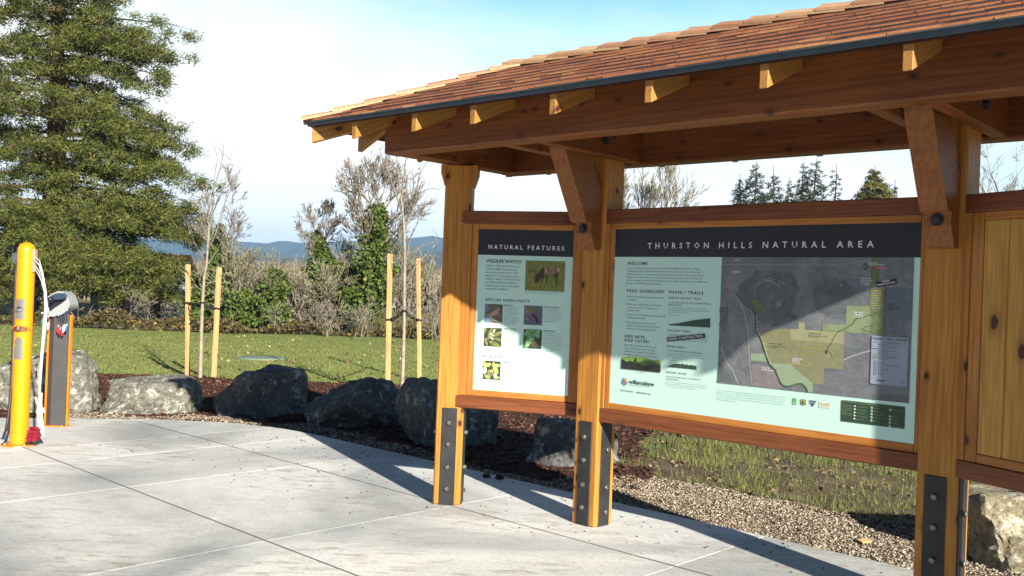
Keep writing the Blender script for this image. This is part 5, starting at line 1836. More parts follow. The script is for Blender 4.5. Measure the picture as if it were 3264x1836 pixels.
def boulder(name, c, half, seed, rotz, mat, label, facets=13, flat_top=None, rough=1.0, box=3.2):
    r_ = random.Random(seed)
    bm = bmesh.new()
    bmesh.ops.create_icosphere(bm, subdivisions=5, radius=1.0)
    pl = []
    for i in range(facets):
        n = Vector((r_.gauss(0, 1), r_.gauss(0, 1), r_.gauss(0, 0.7))).normalized()
        pl.append((n, r_.uniform(0.66, 0.9)))
    if flat_top:
        n = Vector((flat_top[0], flat_top[1], 1)).normalized()
        pl.append((n, flat_top[2]))
    off = Vector((seed * 7.1, seed * 3.3, 0))
    for v in bm.verts:
        p = v.co.copy()
        p /= (abs(p.x) ** box + abs(p.y) ** box + abs(p.z) ** box) ** (1 / box)
        for n, o_ in pl:
            e = p.dot(n) - o_
            if e > 0:
                p -= n * e * 0.93
        m_ = max(abs(p.x), abs(p.y), abs(p.z))
        d = p.normalized()
        rd = abs(mnoise.noise(p * 3.3 + off))
        p += d * (0.10 * mnoise.noise(p * 1.7 + off) - 0.085 * rough * rd + 0.045 * rough * mnoise.noise(p * 6.1 + off) + 0.035 * rough * abs(mnoise.noise(p * 11.5 + off)) + 0.018 * rough * mnoise.noise(p * 24 + off))
        v.co = p
    mx = [max(abs(v.co[i]) for v in bm.verts) for i in range(3)]
    for v in bm.verts:
        v.co = Vector((v.co.x / mx[0] * half[0], v.co.y / mx[1] * half[1], v.co.z / mx[2] * half[2]))
    me = bpy.data.meshes.new(name)
    bm.to_mesh(me)
    bm.free()
    me.materials.append(mat)
    o = bpy.data.objects.new(name, me)
    COL.objects.link(o)
    o.location = c
    o.rotation_euler = (0, 0, rotz)
    tag(o, label, 'boulder', 'boulders along the patio edge')
    return o


boulder('boulder', (-5.34, 11.15, 0.05), (0.60, 0.46, 0.62), 3, 0.1, M['rock'], 'tall rounded grey boulder behind the yellow pump post', 6, (-0.30, -0.1, 0.90), 1.0, 2.6)
boulder('boulder', (-4.27, 11.38, 0.03), (0.62, 0.44, 0.36), 12, 0.05, M['rock'], 'long low flat topped grey boulder between pump post and first sapling', 2, (-0.14, -0.05, 0.84), 0.8, 5.0)
boulder('boulder', (-2.92, 11.40, 0.10), (0.53, 0.46, 0.46), 9, 0.12, M['rock_dark'], 'big dark blocky boulder with a flat top and pale lit corner', 2, (0.03, -0.05, 0.88), 0.9, 5.0)
boulder('boulder', (-1.76, 10.95, 0.06), (0.56, 0.48, 0.43), 21, 0.5, M['rock_dark'], 'dark lumpy boulder in shade in front of the second staked sapling', 8, None, 1.5)
boulder('boulder', (-0.62, 9.88, 0.08), (0.51, 0.48, 0.56), 31, 0.9, M['rock_dark'], 'dark shaded boulder right behind the left end post of the kiosk', 8)
boulder('boulder', (0.56, 8.98, 0.0), (0.46, 0.40, 0.41), 44, 0.4, M['rock_dark'], 'dark shaded boulder seen under the narrow sign beside the middle post', 7, (0.1, 0.0, 0.8), 1.0, 4.0)
boulder('boulder', (3.50, 5.92, 0.02), (0.62, 0.56, 0.42), 57, 0.05, M['rock_tan'], 'sunlit tan lichened boulder under the knotty pine panel', 5, (0.0, 0.05, 0.86), 0.95, 4.5)

# small clods and a wood offcut lying on the ground
for px, py, sz, lab in ((1550, 1522, 0.032, 'dark clod of earth on the concrete between two kiosk posts, left one'), (1591, 1527, 0.038, 'dark clod of earth on the concrete between two kiosk posts, right one')):
    p = on_ground(px, py)
    o = boulder('soil_clod', (p.x, p.y, sz * 0.35), (sz, sz * 0.8, sz * 0.6), int(px), 0.4, M['mulch_base'], lab, 6)
    o['category'] = 'clod'
    o['group'] = 'clods of earth on the concrete'
p = on_ground(2757, 1724)
k = MB()
k.box((0, 0, 0), (0.085, 0.045, 0.012), Matrix.Rotation(0.5, 3, 'Z') @ Matrix.Rotation(0.2, 3, 'X'))
k.build('wood_offcut', M['stake'], None, loc=(p.x, p.y, 0.0), bevel=0.003, label='small tan wood offcut lying on the gravel', cat='wood scrap')

# ================================================================== BICYCLE PUMP POST, REPAIR STAND
M['yellow'] = plain('yellow_powder_coat', (0.74, 0.275, 0.002), 0.32, 0.0, 0.5)
M['orange'] = plain('orange_powder_coat', (0.70, 0.20, 0.012), 0.38, 0.0, 0.5)
M['gauge'] = plain('grey_window', (0.17, 0.165, 0.15), 0.4, 0.2)
M['chrome'] = plain('chrome', (0.62, 0.62, 0.62), 0.16, 1.0)
M['hose'] = plain('black_hose', (0.020, 0.020, 0.018), 0.55)
M['cable'] = plain('steel_cable', (0.55, 0.56, 0.54), 0.4, 0.4)
M['whiteplastic'] = plain('white_plastic', (0.75, 0.74, 0.70), 0.45)
M['cream'] = plain('cream_handle', (0.62, 0.53, 0.36), 0.5)
M['brushred'] = leafy('red_bristle', [(0.0, (0.13, 0.004, 0.014)), (1.0, (0.30, 0.012, 0.03))], 0.6, 0.3, 0)
M['stand_grey'] = plain('charcoal_panel', (0.050, 0.050, 0.050), 0.5, 0.1, 0.5, 0.1)
M['stand_silver'] = plain('silver_grey_casting', (0.36, 0.37, 0.36), 0.45, 0.3)
M['blackrub'] = plain('black_rubber_pad', (0.014, 0.015, 0.020), 0.35)
M['tool_red'] = plain('red_tool_grip', (0.45, 0.015, 0.03), 0.4)
M['tool_blue'] = plain('blue_tool_grip', (0.03, 0.12, 0.42), 0.4)
M['tool_green'] = plain('green_tool_grip', (0.01, 0.16, 0.09), 0.4)

pump_c = Vector((-4.272, 8.39, 0))
pump = thing('air_pump_post', 'bright yellow bicycle pump post with a domed top and round foot flange', 'pump', pump_c)
PR = 0.073
k = MB()
prof = [(PR + 0.001, 0.012)] + [(PR, z) for z in (0.11, 0.113, 0.70)] + [(PR, 1.70)] + [(PR * math.cos(rad(a)), 1.705 + PR * 1.05 * math.sin(rad(a))) for a in (12, 25, 40, 55, 70, 82)]
rings = [[Vector((pump_c.x + r * math.cos(2 * math.pi * j / 40), pump_c.y + r * math.sin(2 * math.pi * j / 40), z)) for j in range(40)] for r, z in prof]
i0, n_ = k.grid_faces(rings)
k.f.append(tuple(range(i0 + (len(rings) - 1) * 40, i0 + len(rings) * 40)))
k.m.append(0)
k.build('column', M['yellow'], pump, smooth=True)
k = MB()
k.tube([pump_c + Vector((0, 0, 0.001)), pump_c + Vector((0, 0, 0.012))], [0.145, 0.142], 36)
k.tube([pump_c + Vector((0, 0, 0.012)), pump_c + Vector((0, 0, 0.022))], [0.082, 0.075], 36, False)
k.build('foot_flange', M['orange'], pump)
for a in (40, 140, 220, 320):
    k = MB()
    c = pump_c + Vector((0.112 * math.cos(rad(a)), 0.112 * math.sin(rad(a)), 0.012))
    k.tube([c, c + Vector((0, 0, 0.012)), c + Vector((0, 0, 0.014))], [0.012, 0.012, 0.007], 8)
    k.build('bolt', M['chrome'], pump)
# collar seam near the foot
k = MB()
k.tube([pump_c + Vector((0, 0, 0.112)), pump_c + Vector((0, 0, 0.118))], [PR + 0.0015, PR + 0.0015], 40, False)
k.build('collar', M['orange'], pump)


def shell_patch(u0, u1, z0, z1, off, n=10, tap=0.0):
    """curved patch lying on the column; u in metres from the centre line facing the camera"""
    rr = []
    for z in (z0, z1):
        rr.append([pump_c + Vector(((PR + off) * math.sin(u / PR), -(PR + off) * math.cos(u / PR), z)) for u in np.linspace(u0, u1, n)])
    return rr


def patch(name, u0, u1, z0, z1, mat, off=0.003):
    k = MB()
    o0, o1 = shell_patch(u0, u1, z0, z1, off)
    i0, i1 = shell_patch(u0, u1, z0, z1, -0.004)
    k.grid_faces([i0, o0, o1, i1], closed=False)
    k.poly([o0[0], i0[0], i1[0], o1[0]])
    k.poly([o0[-1], o1[-1], i1[-1], i0[-1]])
    return k.build(name, mat, pump)


patch('window_frame', -0.046, 0.046, 1.098, 1.288, M['orange'], 0.003)
patch('gauge_window', -0.037, 0.037, 1.108, 1.278, M['gauge'], 0.0045)
k = MB()
c = pump_c + Vector((0, -PR - 0.004, 1.195))
k.tube([c, c + Vector((0, -0.015, 0)), c + Vector((0, -0.022, 0))], [0.024, 0.022, 0.010], 16)
k.tube([c + Vector((-0.026, -0.014, -0.012)), c + Vector((0.030, -0.018, 0.014))], [0.010, 0.008], 8)
k.build('push_button', M['chrome'], pump)
# arched hood over the recessed filler
k = MB()
pts = [pump_c + Vector(((PR + 0.012) * math.sin(a), -(PR + 0.012) * math.cos(a), 1.005 + 0.045 * math.cos(a * 1.15))) for a in np.linspace(-1.25, 1.25, 17)]
k.tube(pts, 0.007, 6)
k.build('hood_rim', M['orange'], pump)
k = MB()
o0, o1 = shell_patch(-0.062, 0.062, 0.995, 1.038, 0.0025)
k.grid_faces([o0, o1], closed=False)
k.build('recess_shadow', plain('painted_recess_shade', (0.16, 0.055, 0.004), 0.5), pump)  # shade under the hood, painted as a dark patch on the column
k = MB()
c = pump_c + Vector((0.0, -PR, 1.035))
k.tube([c, c + Vector((0, -0.02, 0)), c + Vector((0, -0.024, -0.028))], [0.012, 0.012, 0.009], 8)
k.build('spout', M['chrome'], pump)
patch('face_plate', -0.06, 0.06, 0.715, 0.992, M['yellow'], 0.0035)
# bottle shaped window
k = MB()
bz = [(0.030, 0.755), (0.036, 0.762), (0.036, 0.862), (0.028, 0.872), (0.028, 0.884), (0.036, 0.894), (0.036, 0.918), (0.024, 0.930), (0.020, 0.950)]
k.grid_faces([[pump_c + Vector(((PR + 0.0055) * math.sin(f_ * u / PR), -(PR + 0.0055) * math.cos(f_ * u / PR), z)) for u, z in bz] for f_ in np.linspace(-1, 1, 9)], closed=False)
k.build('bottle_window', M['gauge'], pump)
# cable bracket on the right and cable bundle
k = MB()
k.box(pump_c + Vector((PR + 0.004, -0.01, 1.62)), (0.03, 0.05, 0.20))
k.build('cable_bracket', plain('pink_grey_bracket', (0.55, 0.33, 0.22), 0.4, 0.3), pump, bevel=0.004)
for i, (y0, dx, dy) in enumerate(((816, 0, 0.0), (826, -3, -0.02), (843, -5, 0.02), (853, -8, -0.01))):
    pts = [at(100, y0, 8.37), at(112 + dx * 0.3, y0 + 3, 8.36 + dy), at(126 + dx * 0.6, y0 + 16 + i, 8.35 + dy), at(137 + dx * 0.6, 874 + i * 7, 8.34 + dy), at(147 + dx * 0.7, 930, 8.33 + dy), at(151 + dx, 985, 8.32 + dy), at(144 + dx, 1060, 8.32 + dy), at(136 + dx * 0.8, 1140, 8.31 + dy), at(130 + dx * 0.7, 1220, 8.3 + dy), at(127 + dx * 0.5, 1290, 8.29 + dy)]
    k = MB()
    k.tube(pts, 0.0048, 6)
    k.build('tool_cable', M['cable'], pump, smooth=True)
# black air hose hanging on the left
k = MB()
k.box(at(50, 820, 8.41), (0.05, 0.05, 0.075))
k.build('hose_bracket', M['fascia'], pump, bevel=0.005)
k = MB()
k.tube([at(50, 830, 8.40), at(50, 842, 8.40)], 0.013, 10)
k.build('hose_coupling', M['chrome'], pump)
k = MB()
k.tube([at(50, 840, 8.40), at(49, 900, 8.40), at(45, 1000, 8.39), at(42, 1080, 8.38), at(39, 1180, 8.36), at(33, 1270, 8.33), at(26, 1330, 8.28), at(18, 1378, 8.22)], 0.0125, 8)
k.build('air_hose', M['hose'], pump, smooth=True)
k = MB()
k.tube([at(19, 1374, 8.22), at(15, 1384, 8.20), at(9, 1402, 8.17)], [0.012, 0.016, 0.013], 10)
k.build('hose_chuck', M['chrome'], pump)

# cleaning brush hanging on the cables
bc = at(113, 1385, 8.27)
brush = thing('cleaning_brush', 'red bristled cleaning brush with a white handle hanging beside the yellow post', 'brush', (bc.x, bc.y, bc.z - 0.06))
k = MB()
k.tube([at(128, 1288, 8.28), at(126, 1312, 8.28), at(128, 1340, 8.28), at(133, 1370, 8.28), at(138, 1389, 8.29)], [0.018, 0.026, 0.024, 0.022, 0.012], 10)
k.build('handle', M['whiteplastic'], brush, smooth=True)
k = MB()
k.tube([at(132, 1252, 8.28), at(129, 1295, 8.28)], [0.011, 0.013], 8)
k.tube([at(113, 1266, 8.29), at(124, 1298, 8.28)], [0.010, 0.010], 8)
k.tube([at(134, 1300, 8.27), at(141, 1315, 8.27)], [0.012, 0.012], 8)
k.build('grip', M['cream'], brush)
k = MB()
r_ = random.Random(8)
m3 = Matrix.Rotation(0.25, 3, 'Y')
for i in range(230):
    u, v = r_.uniform(-0.5, 0.5), r_.uniform(-0.5, 0.5)
    a = at(127, 1384, 8.27) + Vector((v * 0.03, u * 0.07, v * 0.105))
    e = a + Vector((-0.085 + r_.uniform(-0.02, 0.01), r_.uniform(-0.02, 0.02), r_.uniform(-0.03, 0.02)))
    k.tube([a, e], 0.0035, 4)
k.build('bristles', M['brushred'], brush)

# repair stand -------------------------------------------------------------
SB_Y = 9.5
st_c = at(176, 1360, SB_Y)
stand = thing('repair_stand', 'charcoal bicycle repair stand with orange edges and a silver hanger head', 'repair stand', (st_c.x, st_c.y, 0))
sx, sy = st_c.x, st_c.y
wL, wR, wF = sx - 0.102, sx + 0.098, sx - 0.040
ZT = 1.12
k = MB()
# folded front panel
r0 = [Vector((wL, sy + 0.015, 0.012)), Vector((wF, sy - 0.03, 0.012)), Vector((wR, sy - 0.005, 0.012)), Vector((wR, sy + 0.03, 0.012)), Vector((wL, sy + 0.045, 0.012))]
r1 = [p + Vector((0, 0, ZT - 0.012)) for p in r0]
k.grid_faces([r0, r1])
k.poly(r1)
k.build('front_panel', M['stand_grey'], stand, bevel=0.002)
for x_, y_ in ((wL - 0.006, sy + 0.05), (wR + 0.010, sy + 0.02)):
    k = MB()
    k.box((x_, sy + 0.02, ZT / 2), (0.015, 0.05, ZT - 0.02))
    k.build('side_edge', M['orange'], stand, bevel=0.004)
k = MB()
k.box((sx, sy + 0.01, 0.006), (0.235, 0.13, 0.012))
k.build('base_plate', M['orange'], stand, bevel=0.003)
for dx_ in (-0.09, 0.085):
    k = MB()
    k.tube([(sx + dx_, sy - 0.045, 0.012), (sx + dx_, sy - 0.045, 0.024), (sx + dx_, sy - 0.045, 0.027)], [0.011, 0.011, 0.006], 8)
    k.build('bolt', M['chrome'], stand)


def px_prism(name, pts, y0, y1, mat, parent, bevel=0.0):
    """outline given at depth y0, extruded straight back to y1"""
    k = MB()
    a = [at(x, y, y0) for x, y in pts]
    b_ = [Vector((p.x, p.y + (y1 - y0), p.z)) for p in a]
    k.poly(a)
    k.poly(b_[::-1])
    k.grid_faces([a, b_])
    return k.build(name, mat, parent, bevel=bevel)


def c1(x, y):
    return (x * 0.2416, 750 + y * 0.2416)


px_prism('hanger_head', [c1(*q) for q in ((632, 805), (700, 765), (765, 735), (832, 742), (880, 790), (910, 850), (926, 920), (905, 962), (850, 1000), (770, 1045), (712, 1075), (662, 1070), (636, 1040), (630, 960))], SB_Y - 0.06, SB_Y + 0.12, M['stand_silver'], stand, 0.008)
px_prism('head_cavity', [c1(*q) for q in ((645, 815), (720, 775), (800, 762), (850, 800), (872, 850), (800, 905), (720, 955), (660, 1005), (645, 960))], SB_Y - 0.068, SB_Y - 0.03, M['blackrub'], stand, 0.004)
px_prism('hanger_arm', [c1(*q) for q in ((665, 800), (740, 765), (810, 762), (848, 800), (835, 840), (740, 850), (680, 845))], SB_Y - 0.13, SB_Y - 0.065, plain('blue_black_arm', (0.030, 0.045, 0.085), 0.25), stand, 0.012)
for q in ((540, 842), (668, 848)):
    c = at(*c1(*q), SB_Y - 0.16)
    k = MB()
    k.tube([c + Vector((0, 0, 0.001)) + Vector((0.001 * 0, -0.034 * math.cos(rad(a)), 0)) for a in (0, 25, 50, 75, 100, 130, 155, 180)], [max(0.034 * math.sin(rad(a)), 0.002) * 0.85 for a in (0, 25, 50, 75, 100, 130, 155, 180)], 14)
    k.build('arm_knob', M['blackrub'], stand, smooth=True)
k = MB()
k.tube([at(*c1(540, 842), SB_Y - 0.15), at(*c1(668, 848), SB_Y - 0.15), at(*c1(720, 840), SB_Y - 0.1)], 0.012, 8)
k.build('arm_rod', M['blackrub'], stand)
r_ = random.Random(4)
for i, (x0, y0, x1, y1, mt) in enumerate(((770, 1055, 775, 1180, 'tool_red'), (800, 1040, 800, 1210, 'tool_red'), (825, 1030, 830, 1225, 'tool_red'), (850, 1010, 850, 1180, 'whiteplastic'), (880, 990, 885, 1165, 'tool_blue'), (640, 1075, 640, 1150, 'cable'), (556, 1030, 556, 1110, 'tool_green'))):
    k = MB()
    yy = SB_Y - 0.085 - 0.01 * (i % 2)
    a = at(*c1(x0, y0), yy)
    e = at(*c1(x1, y1), yy)
    g = e + Vector((r_.uniform(-0.012, 0.012), -0.005, -0.075))
    k.tube([a + Vector((0, 0, 0.012)), a], [0.012, 0.014], 8, True, 1)
    k.tube([a, a.lerp(e, 0.5) + Vector((0.006, 0, 0)), e], 0.004, 6, True, 1)
    k.tube([e, e.lerp(g, 0.3), g], [0.008, 0.014, 0.009], 8, True, 0)
    k.build('tethered_tool', [M[mt], M['chrome']], stand)

# ================================================================== SAPLINGS, STAKES, TIES


def stake(px0, py0, px1, py1, label):
    p0 = on_ground(px1, py1)
    top = at(px0, py0, p0.y)
    p0 = Vector((p0.x, p0.y, -0.1))
    o = piece('wooden_stake', M['stake'], None, p0, top, 0.056, 0.056, up=(0.35, 1, 0), bevel=0.003)
    tag(o, label, 'stake', 'wooden tree stakes')
    return p0, top


def c3(x, y):
    return (500 + 0.621 * x, 500 + 0.621 * y)


SK = [stake(*c3(160, 552), *c3(158, 1133), 'pale wooden stake left of the leftmost sapling'),
      stake(*c3(320, 567), *c3(290, 1162), 'pale wooden stake right of the leftmost sapling'),
      stake(*c3(1197, 497), *c3(1185, 1230), 'orange brown wooden stake left of the sapling nearest the kiosk'),
      stake(*c3(1342, 522), *c3(1350, 1145), 'pale wooden stake between the right sapling and the kiosk post')]


def poly_at(pts, Y, jit, r_):
    out = []
    for i, (x, y) in enumerate(pts):
        out.append(at(*c3(x, y), Y + (r_.uniform(-jit, jit) if i else 0)))
    return out


def smooth_line(P, n=5):
    out = []
    for i in range(len(P) - 1):
        p0, p1, p2, p3 = P[max(i - 1, 0)], P[i], P[i + 1], P[min(i + 2, len(P) - 1)]
        for j in range(n):
            t = j / n
            out.append(0.5 * ((2 * p1) + (p2 - p0) * t + (2 * p0 - 5 * p1 + 4 * p2 - p3) * t * t + (3 * p1 - p0 - 3 * p2 + p3) * t ** 3))
    out.append(P[-1])
    return out


def sapling(trunk, branches, Y, r0, label, seed):
    r_ = random.Random(seed)
    base = at(*c3(*trunk[0]), Y)
    t = thing('sapling', label, 'sapling', (base.x, base.y, 0))
    P = smooth_line(poly_at(trunk, Y, 0.0, r_))
    P[0] = Vector((P[0].x, P[0].y, -0.05))
    n = len(P)
    k = MB()
    k.tube(P, [r0 * (1 - 0.72 * i / (n - 1)) for i in range(n)], 8)
    k.build('trunk', M['sapling'], t, smooth=True)
    for b_, rb in branches:
        Q = smooth_line(poly_at(b_, Y, 0.12, r_))
        m_ = len(Q)
        k = MB()
        k.tube(Q, [rb * (1 - 0.75 * i / (m_ - 1)) for i in range(m_)], 5)
        for i in range(3, m_, 3):
            d = Vector((r_.uniform(-1, 1), r_.uniform(-1, 1), r_.uniform(0.4, 1.2))).normalized() * r_.uniform(0.08, 0.3)
            k.tube([Q[i], Q[i] + d * 0.5 + Vector((0, 0, 0.01)), Q[i] + d], [rb * 0.4, rb * 0.3, rb * 0.2], 4)
        k.build('branch', M['twig_purple'], t)
    return t


sapling([(221, 1165), (226, 1000), (232, 800), (243, 620), (255, 555), (262, 440), (268, 330)],
        [([(255, 555), (235, 520), (205, 460), (170, 400), (160, 330)], 0.012), ([(262, 440), (258, 330), (270, 250), (300, 140), (335, 20), (345, -60)], 0.015),
         ([(255, 555), (285, 520), (320, 460), (335, 430)], 0.010), ([(262, 440), (285, 300), (330, 190), (360, 90), (385, -20)], 0.013), ([(268, 330), (290, 230), (295, 120), (310, 0)], 0.010),
         ([(258, 480), (300, 400), (340, 260), (395, 140), (440, 40)], 0.010), ([(250, 590), (280, 575), (310, 572)], 0.007), ([(262, 420), (230, 340), (222, 250), (240, 190)], 0.009), ([(266, 350), (240, 250), (255, 160)], 0.008)],
        14.0, 0.032, 'bare young sapling tied between two pale stakes at left', 2)
sapling([(1255, 1240), (1262, 1100), (1268, 900), (1270, 700), (1272, 560), (1270, 400), (1262, 280), (1248, 180)],
        [([(1262, 290), (1215, 160), (1180, 60), (1155, 0), (1140, -50)], 0.014), ([(1248, 190), (1238, 80), (1232, 0), (1228, -60)], 0.012), ([(1255, 230), (1268, 100), (1280, 0), (1290, -70)], 0.012),
         ([(1270, 400), (1300, 290), (1330, 210), (1345, 100), (1400, 10)], 0.012), ([(1300, 300), (1340, 200), (1400, 165), (1450, 168)], 0.010), ([(1272, 560), (1300, 430), (1340, 330), (1352, 260)], 0.011),
         ([(1272, 640), (1330, 560), (1395, 490), (1440, 460)], 0.011), ([(1272, 540), (1340, 470), (1410, 440), (1449, 420)], 0.008), ([(1272, 620), (1240, 540), (1210, 480)], 0.008), ([(1270, 700), (1310, 600), (1330, 520)], 0.008)],
        13.06, 0.030, 'bare young sapling tied between two stakes beside the kiosk', 3)


def tie(a, c, trunk_p, label):
    """rubber chain strap: links from stake to trunk to stake with a loop round each"""
    t = thing('tree_tie', label, 'tree tie', trunk_p, 'black rubber tree ties')
    for nm, p, q in (('strap', a, trunk_p), ('strap', trunk_p, c)):
        k = MB()
        n = 9
        for i in range(n):
            u, v = p.lerp(q, i / n), p.lerp(q, (i + 1) / n)
            d = (v - u).normalized()
            s = d.cross(Vector((0, 0, 1))).normalized()
            sag = Vector((0, 0, -0.03 * math.sin(math.pi * (i + 0.5) / n)))
            mid = (u + v) / 2 + sag
            L_ = (v - u).length * 0.62
            up = Vector((0, 0, 1)) if i % 2 else (Vector((0, 0, 1)) * 0.6 + s * 0.8).normalized()
            ring = [mid + d * L_ * math.cos(th) + up * 0.022 * math.sin(th) for th in np.linspace(0, 2 * math.pi, 10)]
            k.tube(ring, 0.0075, 5, False)
        k.build(nm, M['strap'], t)
    for p, r in ((a, 0.042), (c, 0.042), (trunk_p, 0.032)):
        k = MB()
        k.tube([p + Vector((r * math.cos(th), r * math.sin(th), 0.006 * math.sin(3 * th))) for th in np.linspace(0, 2 * math.pi, 16)], 0.012, 5, False)
        k.build('loop', M['strap'], t)


def on_stake(i, py):
    p0, p1 = SK[i]
    best = None
    z = at(*c3(0, py), p0.y).z
    t = (z - p0.z) / (p1.z - p0.z)
    return p0.lerp(p1, t)


tie(on_stake(0, 743), on_stake(1, 766), at(*c3(233, 748), 14.0), 'black rubber tie holding the left sapling to its stakes')
tie(on_stake(2, 790), on_stake(3, 786), at(*c3(1269, 790), 13.06), 'black rubber tie holding the sapling beside the kiosk')
# green valve lid in the lawn
p = on_ground(832, 1143)
k = MB()
rr = [(0.49, 0.0), (0.49, 0.02), (0.46, 0.03), (0.0, 0.035)]
k.grid_faces([[Vector((p.x + max(r, 0.01) * math.cos(2 * math.pi * j / 32), p.y + max(r, 0.01) * math.sin(2 * math.pi * j / 32), z)) for j in range(32)] for r, z in rr])
k.build('valve_lid', plain('green_plastic_lid', (0.15, 0.21, 0.145), 0.6), None, smooth=True, label='round pale green valve box lid set in the lawn', cat='lid')

# ================================================================== TREES


def seg_mesh(name, segs, mat, parent=None, sides=3, **kw):
    """segs: (ax, ay, az, bx, by, bz, ra, rb)"""
    S = np.asarray(segs, dtype=np.float64)
    A, B_, ra, rb = S[:, :3], S[:, 3:6], S[:, 6], S[:, 7]
    d = B_ - A
    d /= np.maximum(np.linalg.norm(d, axis=1, keepdims=True), 1e-9)
    h = np.where(np.abs(d[:, 2:3]) > 0.9, np.array([[1.0, 0, 0]]), np.array([[0, 0, 1.0]]))
    u = np.cross(d, h)
    u /= np.linalg.norm(u, axis=1, keepdims=True)
    w = np.cross(d, u)
    Q = []
    for j in range(sides):
        a0, a1 = 2 * math.pi * j / sides, 2 * math.pi * (j + 1) / sides
        o0 = u * math.cos(a0) + w * math.sin(a0)
        o1 = u * math.cos(a1) + w * math.sin(a1)
        Q.append(np.stack([A + o0 * ra[:, None], A + o1 * ra[:, None], B_ + o1 * rb[:, None], B_ + o0 * rb[:, None]], 1))
    return soup(name, np.concatenate(Q), 4, mat, parent=parent, **kw)


def clumps(C_, k_, rng, L0, L1, wd, spread, bias, fac=None):
    """needle sprays: k_ slim triangles round every centre; bias: preferred direction per centre"""
    m = len(C_)
    C2 = np.repeat(C_, k_, 0)
    Bi = np.repeat(bias, k_, 0)
    n = len(C2)
    d = rng.normal(0, 1, (n, 3)) + Bi
    d /= np.linalg.norm(d, axis=1, keepdims=True)
    fc = np.ones((n, 1)) if fac is None else np.repeat(fac, k_, 0)[:, None]
    L = rng.uniform(L0, L1, n)[:, None] * fc
    base = C2 + rng.normal(0, spread, (n, 3)) * np.array([1, 1, 0.7]) * fc
    u = np.cross(d, rng.normal(0, 1, (n, 3)))
    u /= np.maximum(np.linalg.norm(u, axis=1, keepdims=True), 1e-6)
    w_ = rng.uniform(0.6, 1.2, n)[:, None] * wd * (0.4 + 0.6 * fc)
    return np.stack([base - u * w_ / 2, base + u * w_ / 2, base + d * L], 1)


def leaf_quads(C_, rng, s0, s1):
    n = len(C_)
    d = rng.normal(0, 1, (n, 3))
    d /= np.linalg.norm(d, axis=1, keepdims=True)
    u = np.cross(d, rng.normal(0, 1, (n, 3)))
    u /= np.maximum(np.linalg.norm(u, axis=1, keepdims=True), 1e-6)
    s = rng.uniform(s0, s1, n)[:, None]
    return np.stack([C_ - u * s * 0.5, C_ + d * s * 0.55, C_ + u * s * 0.5, C_ - d * s * 0.55], 1)


def bough_pts(p0, az, L, rise, droop, n=8, r_=None):
    """curved branch: leaves at angle rise, droops, tip lifts a little"""
    out = []
    for i in range(n + 1):
        t = i / n
        z = rise * L * t - droop * L * t * t + 0.12 * L * max(0, t - 0.7)
        w = 0.0 if r_ is None else r_.uniform(-0.03, 0.03) * L
        out.append(p0 + Vector((math.cos(az) * L * t - math.sin(az) * w, math.sin(az) * L * t + math.cos(az) * w, z)))
    return out


def conifer(name, base, H, z_lo, radius_f, n_b, label, mats, seed, spray=(0.22, 0.42, 0.09, 0.16), per=16, dens=5.0, extra=(), group=None, rise=0.15, droop=0.35, trunk_r=0.4, z_hi=None, azr=None):
    """radius_f(h): crown radius at height h"""
    r_ = random.Random(seed)
    rng = np.random.default_rng(seed)
    t = thing(name, label, 'tree', tuple(base), group)
    segs, C_, Bi, Fc = [], [], [], []
    nn = 12
    for i in range(nn):
        a, c = i / nn, (i + 1) / nn
        wob = lambda q: Vector((base[0] + 0.12 * math.sin(q * 9 + seed), base[1], base[2] + H * q))
        A, B_ = wob(a), wob(c)
        segs.append((*A, *B_, trunk_r * (1 - a) + 0.02, trunk_r * (1 - c) + 0.02))
    seg_mesh('trunk', segs, M['redbark'], t, 9)
    bs = []
    z_hi = z_hi or H
    for i in range(n_b):
        q = (i + r_.random()) / n_b
        h = z_lo + (z_hi - z_lo) * q
        az = i * 2.39996 + r_.uniform(-0.4, 0.4) if azr is None else r_.uniform(*azr)
        bs.append((h, az, radius_f(h) * r_.uniform(0.50, 1.10)))
    bs += list(extra)
    bsegs = []
    for h, az, L in bs:
        if L < 0.25:
            continue
        P = bough_pts(Vector((base[0], base[1], base[2] + h)), az, L, rise + r_.uniform(-0.1, 0.1), droop + r_.uniform(-0.1, 0.1), 8, r_)
        for i in range(8):
            bsegs.append((*P[i], *P[i + 1], max(0.012, trunk_r * 0.16 * (1 - i / 8)), max(0.01, trunk_r * 0.16 * (1 - (i + 1) / 8))))
        m = max(2, int(L * dens + 1.5))
        for j in range(m):
            s = 0.22 + 0.78 * (j + r_.random()) / m
            ii = min(7, int(s * 8))
            q = P[ii].lerp(P[ii + 1], s * 8 - ii)
            side = r_.choice((-1, 1)) * r_.uniform(0.1, 0.36) * L * (1.05 - 0.55 * s)
            q = q + Vector((-math.sin(az) * side, math.cos(az) * side, -abs(side) * 0.22 + r_.uniform(-0.12, 0.12)))
            C_.append(q)
            Fc.append(min(1.0, 0.32 + 0.42 * L))
            Bi.append((math.cos(az) * 0.9, math.sin(az) * 0.9, 0.15 if per > 60 else -0.25))
    seg_mesh('bough', bsegs, M['redbark'], t, 3, kind='stuff')
    tri = clumps(np.array([tuple(c) for c in C_]), per, rng, spray[0], spray[1], spray[2], spray[3], np.array(Bi), np.array(Fc))
    soup('crown', tri, 3, mats, parent=t)
    return t


big_base = Vector((-16.5, 34.0, -0.05))


def big_r(h):
    if h < 3.2:
        return 5.0
    if h < 9:
        return 3.9
    return max(0.5, 3.7 - (h - 9) * 0.20)


